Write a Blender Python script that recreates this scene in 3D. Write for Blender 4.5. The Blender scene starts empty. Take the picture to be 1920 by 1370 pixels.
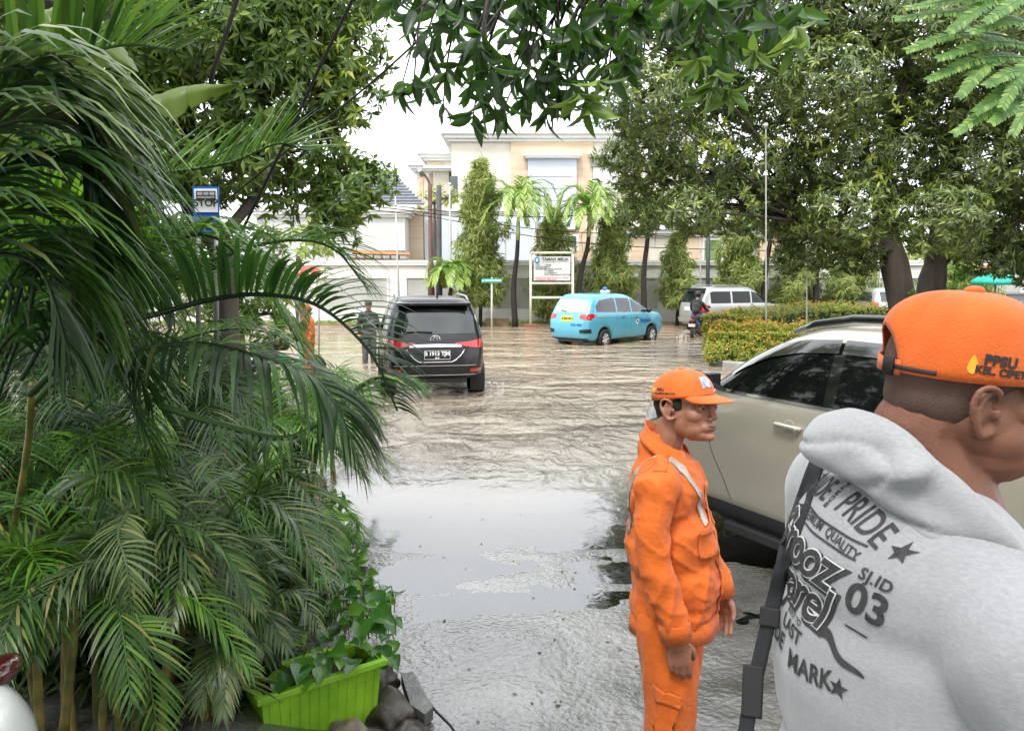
import bpy, bmesh, math, random
import numpy as np
from mathutils import Vector, Matrix, noise
from mathutils.bvhtree import BVHTree
R = math.radians
random.seed(7)
rng = np.random.default_rng(11)
scene = bpy.context.scene
COL = scene.collection

# ------------------------------------------------------------------ camera
CAMZ = 2.1
FPX = 1450.0
PITCH = math.atan(165/FPX)
cam_d = bpy.data.cameras.new('camera'); cam = bpy.data.objects.new('camera', cam_d)
COL.objects.link(cam); scene.camera = cam
cam.location = (0, 0, CAMZ)
cam.rotation_euler = (math.pi/2-PITCH, 0, 0)
cam_d.sensor_width = 36; cam_d.lens = 36*FPX/1920
cam_d.clip_start = 0.05; cam_d.clip_end = 2000
# ------------------------------------------------------------------ world and sun (bright overcast)
SUN_EL, SUN_AZ = R(58), R(205)
w = bpy.data.worlds.new('World'); scene.world = w; w.use_nodes = True
nt = w.node_tree; nt.nodes.clear()
wo = nt.nodes.new('ShaderNodeOutputWorld'); bg = nt.nodes.new('ShaderNodeBackground')
sky = nt.nodes.new('ShaderNodeTexSky'); sky.sky_type = 'NISHITA'; sky.sun_disc = False
sky.sun_elevation = SUN_EL; sky.sun_rotation = SUN_AZ
sky.dust_density = 4.0; sky.air_density = 1.0; sky.ozone_density = 1.0
hs = nt.nodes.new('ShaderNodeHueSaturation'); hs.inputs['Saturation'].default_value = 0.12
tc = nt.nodes.new('ShaderNodeTexCoord')
nz = nt.nodes.new('ShaderNodeTexNoise'); nz.inputs['Scale'].default_value = 2.2; nz.inputs['Detail'].default_value = 5
mp = nt.nodes.new('ShaderNodeMapping'); mp.inputs['Scale'].default_value = (1, 1, 2.5)
rp = nt.nodes.new('ShaderNodeValToRGB')
rp.color_ramp.elements[0].position = .3; rp.color_ramp.elements[0].color = (.80, .86, .93, 1)
rp.color_ramp.elements[1].position = .62; rp.color_ramp.elements[1].color = (1.0, 1.0, 1.0, 1)
mx = nt.nodes.new('ShaderNodeMixRGB'); mx.blend_type = 'MIX'; mx.inputs[0].default_value = .75
cl = nt.nodes.new('ShaderNodeMixRGB'); cl.blend_type = 'MULTIPLY'; cl.inputs[0].default_value = 1
cl.inputs[2].default_value = (8.5, 8.6, 8.8, 1)       # cloud deck radiance in the sky texture's own units
L = nt.links.new
L(tc.outputs['Generated'], mp.inputs[0]); L(mp.outputs[0], nz.inputs['Vector'])
L(nz.outputs['Fac'], rp.inputs[0]); L(rp.outputs[0], cl.inputs[1])
L(sky.outputs[0], hs.inputs['Color']); L(hs.outputs[0], mx.inputs[1]); L(cl.outputs[0], mx.inputs[2])
L(mx.outputs[0], bg.inputs[0]); L(bg.outputs[0], wo.inputs[0])
bg.inputs[1].default_value = 0.13
sd = bpy.data.lights.new('sun', 'SUN'); sd.energy = 1.2; sd.angle = R(16); sd.color = (1, .96, .9)
so = bpy.data.objects.new('sun', sd); COL.objects.link(so)
sv = Vector((math.sin(SUN_AZ)*math.cos(SUN_EL), math.cos(SUN_AZ)*math.cos(SUN_EL), math.sin(SUN_EL)))
so.rotation_euler = sv.to_track_quat('Z', 'Y').to_euler()
so.location = (0, -5, 40)
vs = scene.view_settings
vs.view_transform = 'Standard'; vs.look = 'None'; vs.gamma = 1; vs.exposure = 1.42
scene.render.resolution_x = 1024; scene.render.resolution_y = 730
scene.render.engine = 'CYCLES'
scene.cycles.max_bounces = 6; scene.cycles.transparent_max_bounces = 8
scene.cycles.caustics_reflective = False; scene.cycles.caustics_refractive = False

# ------------------------------------------------------------------ photo pixel (1920 x 1370) -> world point
CP, SP = math.cos(PITCH), math.sin(PITCH)
def ray(px, py):
    a = (px-960)/FPX; b = (685-py)/FPX
    return Vector((a, b*SP+CP, b*CP-SP))
def pt(px, py, Y):
    r = ray(px, py); return Vector((0, 0, CAMZ)) + r*(Y/r.y)
def gp(px, py, z=0.0):
    r = ray(px, py); return Vector((0, 0, CAMZ)) + r*((z-CAMZ)/r.z)

# ------------------------------------------------------------------ materials
MATS = {}
def _base(name):
    m = bpy.data.materials.new(name); m.use_nodes = True
    t = m.node_tree; t.nodes.clear()
    return m, t
def mat(name, col, rough=.6, var=.12, scale=6, bump=0.0, bscale=60, metal=0, spec=.5, coat=0, col2=None, det=4, stretch=(1, 1, 1), rvar=0.0, sheen=0, sub=0, emit=None, bstretch=None):
    if name in MATS: return MATS[name]
    m, t = _base(name); N = t.nodes.new; K = t.links.new
    o = N('ShaderNodeOutputMaterial'); p = N('ShaderNodeBsdfPrincipled'); K(p.outputs[0], o.inputs[0])
    c = N('ShaderNodeTexCoord'); mpn = N('ShaderNodeMapping'); mpn.inputs['Scale'].default_value = stretch
    K(c.outputs['Object'], mpn.inputs[0])
    n = N('ShaderNodeTexNoise'); n.inputs['Scale'].default_value = scale; n.inputs['Detail'].default_value = det
    K(mpn.outputs[0], n.inputs['Vector'])
    r = N('ShaderNodeValToRGB')
    a = [max(0, x*(1-var)) for x in col]; b = [min(1, x*(1+var)) for x in (col2 or col)]
    if col2: a = col
    r.color_ramp.elements[0].position = .33; r.color_ramp.elements[1].position = .67
    r.color_ramp.elements[0].color = (*a, 1); r.color_ramp.elements[1].color = (*b, 1)
    K(n.outputs['Fac'], r.inputs[0]); K(r.outputs[0], p.inputs['Base Color'])
    p.inputs['Roughness'].default_value = rough; p.inputs['Metallic'].default_value = metal
    p.inputs['Specular IOR Level'].default_value = spec
    p.inputs['Coat Weight'].default_value = coat; p.inputs['Coat Roughness'].default_value = .04
    if sheen: p.inputs['Sheen Weight'].default_value = sheen
    if sub: p.inputs['Subsurface Weight'].default_value = sub; p.inputs['Subsurface Radius'].default_value = (.01, .004, .002)
    if rvar:
        mr = N('ShaderNodeMapRange'); mr.inputs[3].default_value = max(.02, rough-rvar); mr.inputs[4].default_value = rough+rvar
        K(n.outputs['Fac'], mr.inputs[0]); K(mr.outputs[0], p.inputs['Roughness'])
    if bump:
        n2 = N('ShaderNodeTexNoise'); n2.inputs['Scale'].default_value = bscale; n2.inputs['Detail'].default_value = 5
        if bstretch:
            m2 = N('ShaderNodeMapping'); m2.inputs['Scale'].default_value = bstretch
            K(c.outputs['Object'], m2.inputs[0]); K(m2.outputs[0], n2.inputs['Vector'])
        else: K(c.outputs['Object'], n2.inputs['Vector'])
        bm_ = N('ShaderNodeBump'); bm_.inputs['Strength'].default_value = min(1, bump); bm_.inputs['Distance'].default_value = .02
        K(n2.outputs['Fac'], bm_.inputs['Height']); K(bm_.outputs[0], p.inputs['Normal'])
    if emit:
        p.inputs['Emission Color'].default_value = (*emit[:3], 1); p.inputs['Emission Strength'].default_value = emit[3]
    MATS[name] = m; return m
def leafmat(name, cols, rough=.38, trans=.3, tcol=(.22, .34, .04), spec=.5):
    """cols: list of (position, rgb) picked per leaf island"""
    if name in MATS: return MATS[name]
    m, t = _base(name); N = t.nodes.new; K = t.links.new
    o = N('ShaderNodeOutputMaterial'); p = N('ShaderNodeBsdfPrincipled')
    g = N('ShaderNodeNewGeometry'); r = N('ShaderNodeValToRGB')
    e = r.color_ramp.elements
    while len(e) < len(cols): e.new(.5)
    for i, (q, cc) in enumerate(cols): e[i].position = q; e[i].color = (*cc, 1)
    K(g.outputs['Random Per Island'], r.inputs[0]); K(r.outputs[0], p.inputs['Base Color'])
    p.inputs['Roughness'].default_value = rough; p.inputs['Specular IOR Level'].default_value = spec
    tr = N('ShaderNodeBsdfTranslucent')
    mm = N('ShaderNodeMixRGB'); mm.blend_type = 'MIX'; mm.inputs[0].default_value = .5; mm.inputs[2].default_value = (*tcol, 1)
    K(r.outputs[0], mm.inputs[1]); K(mm.outputs[0], tr.inputs[0])
    ms = N('ShaderNodeMixShader'); ms.inputs[0].default_value = trans
    K(p.outputs[0], ms.inputs[1]); K(tr.outputs[0], ms.inputs[2]); K(ms.outputs[0], o.inputs[0])
    MATS[name] = m; return m

# ------------------------------------------------------------------ object helpers
def tag(o, label=None, cat=None, group=None, kind=None):
    if label: o['label'] = label
    if cat: o['category'] = cat
    if group: o['group'] = group
    if kind: o['kind'] = kind
    return o
def thing(name, label, cat, loc=(0, 0, 0), rz=0, group=None):
    o = bpy.data.objects.new(name, None); COL.objects.link(o); o.empty_display_size = .1
    o.location = loc; o.rotation_euler = (0, 0, rz)
    return tag(o, label, cat, group)
def link(name, me, m, parent=None, smooth=True, world=False):
    o = bpy.data.objects.new(name, me); COL.objects.link(o)
    if m is not None:
        for q in (m if isinstance(m, (list, tuple)) else [m]): me.materials.append(q)
    if smooth: me.polygons.foreach_set('use_smooth', [True]*len(me.polygons))
    if parent is not None:
        o.parent = parent
        if world:
            root = parent; off = Vector(parent.location)
            while root.parent: root = root.parent; off = off + root.location
            me.transform(Matrix.Translation(-off))
    return o
class MB:
    def __init__(s): s.v = []; s.f = []
    def add(s, vs_, fs):
        n = len(s.v); s.v.extend([tuple(q) for q in vs_]); s.f.extend([tuple(i+n for i in q) for q in fs]); return s
    def box(s, c, d, rz=0, rx=0, ry=0, taper=1.0):
        M_ = Matrix.Translation(c) @ Matrix.Rotation(rz, 4, 'Z') @ Matrix.Rotation(ry, 4, 'Y') @ Matrix.Rotation(rx, 4, 'X')
        p = []
        for k in (-1, 1):
            tq = taper if k > 0 else 1
            for (a, b) in ((-1, -1), (1, -1), (1, 1), (-1, 1)): p.append(M_ @ Vector((a*d[0]/2*tq, b*d[1]/2*tq, k*d[2]/2)))
        return s.add(p, [(3, 2, 1, 0), (4, 5, 6, 7), (0, 1, 5, 4), (1, 2, 6, 5), (2, 3, 7, 6), (3, 0, 4, 7)])
    def tube(s, pts, rad, n=8, cap=True):
        pts = [Vector(q) for q in pts]
        if not hasattr(rad, '__len__'): rad = [rad]*len(pts)
        vs_ = []; prev = None
        for i, q in enumerate(pts):
            a = pts[max(0, i-1)]; b = pts[min(len(pts)-1, i+1)]
            t = (b-a); t = t.normalized() if t.length > 1e-9 else Vector((0, 0, 1))
            if prev is None: u = t.orthogonal().normalized()
            else:
                u = prev - t*prev.dot(t); u = u.normalized() if u.length > 1e-6 else t.orthogonal().normalized()
            prev = u; w_ = t.cross(u)
            for k in range(n):
                an = 2*math.pi*k/n; vs_.append(q + (u*math.cos(an)+w_*math.sin(an))*rad[i])
        fs = [(i*n+k, i*n+(k+1) % n, (i+1)*n+(k+1) % n, (i+1)*n+k) for i in range(len(pts)-1) for k in range(n)]
        if cap: fs += [tuple(range(n-1, -1, -1)), tuple((len(pts)-1)*n+k for k in range(n))]
        return s.add(vs_, fs)
    def lathe(s, prof, axis='Z', n=24, c=(0, 0, 0), cap=False):
        """prof: (radius, height)"""
        vs_ = []
        for (r, h) in prof:
            for k in range(n):
                a = 2*math.pi*k/n; x, y = r*math.cos(a), r*math.sin(a)
                q = {'Z': (x, y, h), 'Y': (x, h, y), 'X': (h, x, y)}[axis]
                vs_.append((q[0]+c[0], q[1]+c[1], q[2]+c[2]))
        fs = [(i*n+k, i*n+(k+1) % n, (i+1)*n+(k+1) % n, (i+1)*n+k) for i in range(len(prof)-1) for k in range(n)]
        if cap: fs += [tuple(range(n-1, -1, -1)), tuple((len(prof)-1)*n+k for k in range(n))]
        return s.add(vs_, fs)
    def ell(s, c, r, rot=None, nu=16, nv=10):
        vs_ = []; fs = []
        for j in range(nv+1):
            ph = math.pi*j/nv
            for i in range(nu):
                th = 2*math.pi*i/nu
                q = Vector((r[0]*math.sin(ph)*math.cos(th), r[1]*math.sin(ph)*math.sin(th), r[2]*math.cos(ph)))
                if rot is not None: q = rot @ q
                vs_.append(q+Vector(c))
        for j in range(nv):
            for i in range(nu):
                a, b = j*nu+i, j*nu+(i+1) % nu
                fs.append((a, a+nu, b+nu, b))
        return s.add(vs_, fs)
    def cap(s, p0, p1, r0, r1=None, n=14):
        r1 = r0 if r1 is None else r1
        p0, p1 = Vector(p0), Vector(p1); t = (p1-p0).normalized()
        P_ = []; Q = []
        for a in (-80, -50, -20): P_.append(p0+t*r0*math.sin(R(a))); Q.append(r0*math.cos(R(a)))
        P_ += [p0, p1]; Q += [r0, r1]
        for a in (20, 50, 80): P_.append(p1+t*r1*math.sin(R(a))); Q.append(r1*math.cos(R(a)))
        return s.tube(P_, Q, n)
    def chain(s, pts, rad, n=14):
        for i in range(len(pts)-1): s.cap(pts[i], pts[i+1], rad[i], rad[i+1], n)
        return s
    def grid(s, rows, closed=False):
        m_ = len(rows[0]); vs_ = [q for r_ in rows for q in r_]
        fs = []
        for i in range(len(rows)-1):
            for k in range(m_ if closed else m_-1):
                fs.append((i*m_+k, i*m_+(k+1) % m_, (i+1)*m_+(k+1) % m_, (i+1)*m_+k))
        return s.add(vs_, fs)
    def mesh(s, name='mesh'):
        me = bpy.data.meshes.new(name); me.from_pydata(s.v, [], s.f); me.update(); return me
    def build(s, name, m, parent=None, smooth=False, world=False, bevel=0, sharp=None):
        me = s.mesh(name)
        if bevel:
            b = bmesh.new(); b.from_mesh(me)
            bmesh.ops.bevel(b, geom=b.edges[:], offset=bevel, segments=2, affect='EDGES', profile=.5)
            b.to_mesh(me); b.free()
        o = link(name, me, m, parent, smooth, world)
        if sharp is not None: me.set_sharp_from_angle(angle=R(sharp))
        return o
def arrmesh(name, V, F, nper):
    """fast mesh from numpy arrays; F: (n, nper)"""
    me = bpy.data.meshes.new(name)
    me.vertices.add(len(V)); me.vertices.foreach_set('co', np.asarray(V, dtype=np.float32).ravel())
    F = np.asarray(F, dtype=np.int32)
    me.loops.add(F.size); me.loops.foreach_set('vertex_index', F.ravel())
    me.polygons.add(len(F)); me.polygons.foreach_set('loop_start', np.arange(len(F), dtype=np.int32)*nper)
    me.update(calc_edges=True); me.validate(); return me
def evalmesh(o):
    dg = bpy.context.evaluated_depsgraph_get(); dg.update()
    me = bpy.data.meshes.new_from_object(o.evaluated_get(dg)); return me
def remesh(mb, voxel, smooth=6, fac=.5):
    """fuse overlapping closed shapes into one skin -> mesh"""
    me = mb.mesh('tmp'); o = bpy.data.objects.new('tmp', me); COL.objects.link(o)
    md = o.modifiers.new('r', 'REMESH'); md.mode = 'VOXEL'; md.voxel_size = voxel; md.adaptivity = 0
    if smooth:
        sm = o.modifiers.new('s', 'SMOOTH'); sm.factor = fac; sm.iterations = smooth
    me2 = evalmesh(o); bpy.data.objects.remove(o); bpy.data.meshes.remove(me)
    return me2
def joinmesh(meshes):
    b = bmesh.new()
    for m_ in meshes: b.from_mesh(m_)
    me = bpy.data.meshes.new('joined'); b.to_mesh(me); b.free(); return me
def displace(me, fn):
    n = len(me.vertices); co = np.empty(n*3, np.float32); me.vertices.foreach_get('co', co); co = co.reshape(-1, 3)
    no = np.array([v.normal[:] for v in me.vertices], np.float32)
    d = np.array([fn(Vector(c)) for c in co], np.float32)
    co += no*d[:, None]; me.vertices.foreach_set('co', co.ravel()); me.update(); return me
def text_mesh(body, size, offset=0.0, extrude=.0, shear=0, align='CENTER', res=3, spacing=1.0):
    cu = bpy.data.curves.new('t', 'FONT'); cu.body = body; cu.size = size; cu.offset = offset; cu.extrude = extrude
    cu.shear = shear; cu.align_x = align; cu.align_y = 'CENTER'; cu.resolution_u = res; cu.space_character = spacing
    o = bpy.data.objects.new('t', cu); COL.objects.link(o)
    me = evalmesh(o); bpy.data.objects.remove(o); return me
def text_obj(name, body, size, m, parent, loc, rot, **k):
    me = text_mesh(body, size, **k); me.materials.clear(); o = link(name, me, m, parent, smooth=False)
    o.location = loc; o.rotation_euler = rot; return o
def children(o): return [c for c in bpy.data.objects if c.parent == o]
def copy_tree(o, parent=None):
    c = o.copy(); COL.objects.link(c)
    if parent: c.parent = parent
    for ch in children(o): copy_tree(ch, c)
    return c
def catmull(P_, n):
    P_ = [Vector(q) for q in P_]; out = []
    Q = [P_[0]*2-P_[1]] + P_ + [P_[-1]*2-P_[-2]]
    m_ = len(P_)-1
    for i in range(n+1):
        u = i/n*m_; k = min(int(u), m_-1); t = u-k
        a, b, c, d = Q[k], Q[k+1], Q[k+2], Q[k+3]
        out.append(.5*((2*b)+(c-a)*t+(2*a-5*b+4*c-d)*t*t+(3*b-a-3*c+d)*t**3))
    return out

# ------------------------------------------------------------------ leaves (numpy)
T_LOW = (np.array([(0, 0, 0), (.4, .5, .05), (.4, -.5, .05), (.42, 0, -.02), (1, 0, -.14)]), np.array([(0, 3, 1), (0, 2, 3), (1, 3, 4), (3, 2, 4)]))
def _tmid(w_, droop=.25, fold=.08):
    xs = np.linspace(0, 1, len(w_)); V = []; F = []
    for x, ww in zip(xs, w_):
        z = -droop*x*x
        V += [(x, ww*.5, z+fold*ww), (x, 0, z), (x, -ww*.5, z+fold*ww)]
    for i in range(len(w_)-1):
        a = i*3
        F += [(a, a+1, a+4), (a, a+4, a+3), (a+1, a+2, a+5), (a+1, a+5, a+4)]
    return np.array(V), np.array(F)
T_MANGO = _tmid([.08, .75, 1, .95, .6, .02], .3)
T_HEART = _tmid([.55, 1.1, 1.05, .8, .4, .02], .25, .12)
T_STRIP = _tmid([.5, 1, .95, .7, .05], .45, .15)
def leaves(C, D, N, Ln, Wd, tpl=T_LOW):
    """C centre, D unit direction, N unit normal (all n x 3), Ln, Wd lengths -> V, F(tri)"""
    C, D, N = (np.asarray(q, float) for q in (C, D, N)); n = len(C)
    D = D/np.linalg.norm(D, axis=1, keepdims=True)
    S = np.cross(N, D); S /= (np.linalg.norm(S, axis=1, keepdims=True)+1e-9); N = np.cross(D, S)
    tv, tf = tpl; Ln = np.broadcast_to(Ln, n)[:, None, None]; Wd = np.broadcast_to(Wd, n)[:, None, None]
    V = C[:, None] + tv[None, :, 0:1]*Ln*D[:, None] + tv[None, :, 1:2]*Wd*S[:, None] + tv[None, :, 2:3]*Ln*N[:, None]
    F = tf[None] + (np.arange(n)*len(tv))[:, None, None]
    return V.reshape(-1, 3), F.reshape(-1, 3)
def rosettes(P_, N, k, Ln, Wd, spread=1.0, droop=.35, tpl=T_LOW, jit=.25, back=.0):
    """k leaves radiating round each twig end"""
    P_ = np.asarray(P_, float); N = np.asarray(N, float); m_ = len(P_)
    A = np.cross(N, rng.normal(size=(m_, 3))); A /= np.linalg.norm(A, axis=1, keepdims=True); B = np.cross(N, A)
    C, D, NN = [], [], []
    for i in range(k):
        an = 2*math.pi*(i/k)+rng.uniform(-.4, .4, m_)
        rad = A*np.cos(an)[:, None]+B*np.sin(an)[:, None]
        d = rad*spread + N*rng.uniform(-.1, .8, m_)[:, None] + np.array([0, 0, -droop]) + rng.normal(size=(m_, 3))*jit*.5
        C.append(P_ - N*rng.uniform(0, back+1e-6, m_)[:, None]); D.append(d); NN.append(N+np.array([0, 0, .5])+rng.normal(size=(m_, 3))*jit)
    C = np.concatenate(C); D = np.concatenate(D); NN = np.concatenate(NN)
    s_ = rng.uniform(.7, 1.15, len(C))
    return leaves(C, D, NN, Ln*s_, Wd*s_, tpl)
def leafobj(name, V, F, m, parent, world=False, smooth=True):
    return link(name, arrmesh(name, V, F, 3), m, parent, smooth=smooth, world=world)
def blobs_pts(blobs, dens, shell=.55):
    """points + outward normals in a union of ellipsoid blobs: (centre, radii)"""
    P_, N = [], []
    for (c, r_) in blobs:
        r_ = np.array(r_ if hasattr(r_, '__len__') else (r_, r_, r_), float)
        n = int(dens*(r_[0]*r_[1]*r_[2])**(2/3))
        d = rng.normal(size=(n, 3)); d /= np.linalg.norm(d, axis=1, keepdims=True)
        q = rng.uniform(shell, 1, n)**.6
        lump = np.array([noise.noise(Vector(dd*2.3)+Vector(c)) for dd in d])
        q = q*(1+.35*lump)
        P_.append(np.array(c)+d*r_*q[:, None]); nn = d/r_; N.append(nn/np.linalg.norm(nn, axis=1, keepdims=True))
    return np.concatenate(P_), np.concatenate(N)
# ================================================================== SETTING
def smooth01(a, b, x): t = min(1, max(0, (x-a)/(b-a))); return t*t*(3-2*t)
def gz(x, y):
    z = float(np.interp(y, [-6, 0, 1.2, 2.6, 3.3, 4.0, 4.6, 5.2, 6.2, 8, 12, 34, 36, 60, 300], [.40, .36, .30, .115, .048, .016, .005, .000, -.005, -.05, -.15, -.15, .05, .1, .1]))
    if y < 12:
        z += .010*noise.noise(Vector((x*.55, y*.9, 3)))*smooth01(12, 6, y) + .015*noise.noise(Vector((x*1.1+4, y*2.2, 1))) + .005*noise.noise(Vector((x*4.5, y*7, 8))) + .0022*noise.noise(Vector((x*13, y*17, 5)))
    # planted bank on the left
    xe = float(np.interp(y, [0, 3.2, 7, 12, 20], [-.15, -.5, -1.55, -3.2, -7]))
    z += .22*smooth01(.12, .75, (xe-x))*smooth01(24, 9, y)
    # pavement on the far right behind the median
    return z
xs = np.unique(np.concatenate([-np.geomspace(3, 400, 40), np.linspace(-3, 3.4, 170), np.geomspace(3.4, 400, 40)]))
ys = np.unique(np.concatenate([np.linspace(-20, 2.4, 30), np.linspace(2.4, 9, 190), np.geomspace(9, 500, 90)]))
V = np.array([(x, y, gz(x, y)) for y in ys for x in xs]); nx = len(xs)
ii = np.arange(len(ys)-1)[:, None]*nx + np.arange(nx-1)[None]
F = np.stack([ii, ii+1, ii+nx+1, ii+nx], -1).reshape(-1, 4)
m, t = _base('wet_concrete'); N = t.nodes.new; K = t.links.new
o = N('ShaderNodeOutputMaterial'); p = N('ShaderNodeBsdfPrincipled'); K(p.outputs[0], o.inputs[0])
g = N('ShaderNodeTexCoord')
n1 = N('ShaderNodeTexNoise'); n1.inputs['Scale'].default_value = 1.3; n1.inputs['Detail'].default_value = 8; K(g.outputs['Object'], n1.inputs['Vector'])
n2 = N('ShaderNodeTexNoise'); n2.inputs['Scale'].default_value = 28; n2.inputs['Detail'].default_value = 8; K(g.outputs['Object'], n2.inputs['Vector'])
r1 = N('ShaderNodeValToRGB'); r1.color_ramp.elements[0].color = (.045, .043, .04, 1); r1.color_ramp.elements[1].color = (.20, .197, .188, 1)
r1.color_ramp.elements[0].position = .35; r1.color_ramp.elements[1].position = .65
K(n1.outputs['Fac'], r1.inputs[0])
r2 = N('ShaderNodeMixRGB'); r2.blend_type = 'MULTIPLY'; r2.inputs[0].default_value = .5
K(r1.outputs[0], r2.inputs[1]); K(n2.outputs['Fac'], r2.inputs[2]); K(r2.outputs[0], p.inputs['Base Color'])
rr = N('ShaderNodeMapRange'); rr.inputs[1].default_value = .35; rr.inputs[2].default_value = .65; rr.inputs[3].default_value = .06; rr.inputs[4].default_value = .28
K(n1.outputs['Fac'], rr.inputs[0]); K(rr.outputs[0], p.inputs['Roughness'])
# raked grooves in the slab
mp_ = N('ShaderNodeMapping'); mp_.inputs['Rotation'].default_value = (0, 0, R(62)); K(g.outputs['Object'], mp_.inputs[0])
wv = N('ShaderNodeTexWave'); wv.inputs['Scale'].default_value = 9; wv.inputs['Distortion'].default_value = 2.5; wv.inputs['Detail'].default_value = 2; wv.inputs['Detail Scale'].default_value = 2; K(mp_.outputs[0], wv.inputs['Vector'])
ad = N('ShaderNodeMath'); ad.operation = 'MULTIPLY_ADD'; ad.inputs[1].default_value = .05
K(wv.outputs['Fac'], ad.inputs[0]); K(n2.outputs['Fac'], ad.inputs[2])
n3 = N('ShaderNodeTexNoise'); n3.inputs['Scale'].default_value = 5; n3.inputs['Detail'].default_value = 6; K(g.outputs['Object'], n3.inputs['Vector'])
ad2 = N('ShaderNodeMath'); ad2.operation = 'MULTIPLY_ADD'; ad2.inputs[1].default_value = 1.0; K(n3.outputs['Fac'], ad2.inputs[0]); K(ad.outputs[0], ad2.inputs[2])
bp = N('ShaderNodeBump'); p.inputs['Coat Weight'].default_value = 1; p.inputs['Coat Roughness'].default_value = .07; p.inputs['Coat IOR'].default_value = 1.6
bp.inputs['Strength'].default_value = .75; bp.inputs['Distance'].default_value = .011
K(ad2.outputs[0], bp.inputs['Height']); K(bp.outputs[0], p.inputs['Normal']); K(bp.outputs[0], p.inputs['Coat Normal'])
MATS['wet_concrete'] = m
tag(link('ground', arrmesh('ground', V, F, 4), m), kind='structure')

# flood water: one flat sheet, ripples as bump; muddy, clearing to a thin film over the slab
m, t = _base('flood_water'); N = t.nodes.new; K = t.links.new
o = N('ShaderNodeOutputMaterial'); p = N('ShaderNodeBsdfPrincipled')
g = N('ShaderNodeTexCoord'); sx = N('ShaderNodeSeparateXYZ'); K(g.outputs['Object'], sx.inputs[0])
nA = N('ShaderNodeTexNoise'); nA.inputs['Scale'].default_value = .35; nA.inputs['Detail'].default_value = 3; K(g.outputs['Object'], nA.inputs['Vector'])
dm = N('ShaderNodeMapRange'); dm.inputs[1].default_value = 7; dm.inputs[2].default_value = 17; K(sx.outputs[1], dm.inputs[0])
cr = N('ShaderNodeValToRGB'); e = cr.color_ramp.elements
e[0].color = (.23, .215, .185, 1); e[1].color = (.37, .285, .19, 1); e[1].position = 1
K(dm.outputs[0], cr.inputs[0])
mulc = N('ShaderNodeMixRGB'); mulc.blend_type = 'MULTIPLY'; mulc.inputs[0].default_value = .6
rA = N('ShaderNodeValToRGB'); rA.color_ramp.elements[0].position = .35; rA.color_ramp.elements[1].position = .65
rA.color_ramp.elements[0].color = (.6, .58, .55, 1); K(nA.outputs['Fac'], rA.inputs[0])
K(cr.outputs[0], mulc.inputs[1]); K(rA.outputs[0], mulc.inputs[2]); K(mulc.outputs[0], p.inputs['Base Color'])
p.inputs['Roughness'].default_value = .03; p.inputs['IOR'].default_value = 1.6; p.inputs['Specular IOR Level'].default_value = .8
# ripple heights
def wnoise(scale, stretch, det=3, rot=0, dist=0.0):
    mpp = N('ShaderNodeMapping'); mpp.inputs['Scale'].default_value = stretch; mpp.inputs['Rotation'].default_value = (0, 0, R(rot)); K(g.outputs['Object'], mpp.inputs[0])
    q = N('ShaderNodeTexNoise'); q.inputs['Scale'].default_value = scale; q.inputs['Detail'].default_value = det; q.inputs['Distortion'].default_value = dist; K(mpp.outputs[0], q.inputs['Vector']); return q
w1 = wnoise(2.1, (1.5, .8, 1), 5, 20, 1.6); w2 = wnoise(7.5, (1.4, .8, 1), 4, -18, 1.0)
rg = N('ShaderNodeTexWave'); rg.wave_type = 'RINGS'; rg.rings_direction = 'Z'; rg.inputs['Scale'].default_value = .95; rg.inputs['Distortion'].default_value = 3.5; rg.inputs['Detail'].default_value = 2; rg.inputs['Detail Scale'].default_value = 1.2
mr_ = N('ShaderNodeMapping'); mr_.inputs['Location'].default_value = (-1.0, -15.5, 0); mr_.inputs['Scale'].default_value = (.6, 1, 1); K(g.outputs['Object'], mr_.inputs[0]); K(mr_.outputs[0], rg.inputs['Vector'])
s1 = N('ShaderNodeMath'); s1.operation = 'MULTIPLY_ADD'; s1.inputs[1].default_value = .24; K(w2.outputs['Fac'], s1.inputs[0]); K(w1.outputs['Fac'], s1.inputs[2])
s2 = N('ShaderNodeMath'); s2.operation = 'MULTIPLY_ADD'; s2.inputs[1].default_value = .05; K(rg.outputs['Fac'], s2.inputs[0]); K(s1.outputs[0], s2.inputs[2])
am = N('ShaderNodeMapRange'); am.inputs[1].default_value = 7.0; am.inputs[2].default_value = 11; am.inputs[3].default_value = .015; am.inputs[4].default_value = 1; am.interpolation_type = 'SMOOTHSTEP'
K(sx.outputs[1], am.inputs[0])
# patchy calm
nC = wnoise(.5, (1, 1.6, 1), 2); rC = N('ShaderNodeMapRange'); rC.inputs[1].default_value = .35; rC.inputs[2].default_value = .6; rC.inputs[3].default_value = .18; rC.inputs[4].default_value = 1.0; K(nC.outputs['Fac'], rC.inputs[0])
ml = N('ShaderNodeMath'); ml.operation = 'MULTIPLY'; K(am.outputs[0], ml.inputs[0]); K(rC.outputs[0], ml.inputs[1])
ml2 = N('ShaderNodeMath'); ml2.operation = 'MULTIPLY'; K(s2.outputs[0], ml2.inputs[0]); K(ml.outputs[0], ml2.inputs[1])
bp = N('ShaderNodeBump'); bp.inputs['Strength'].default_value = 1; bp.inputs['Distance'].default_value = .32
K(ml2.outputs[0], bp.inputs['Height']); K(bp.outputs[0], p.inputs['Normal'])
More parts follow.
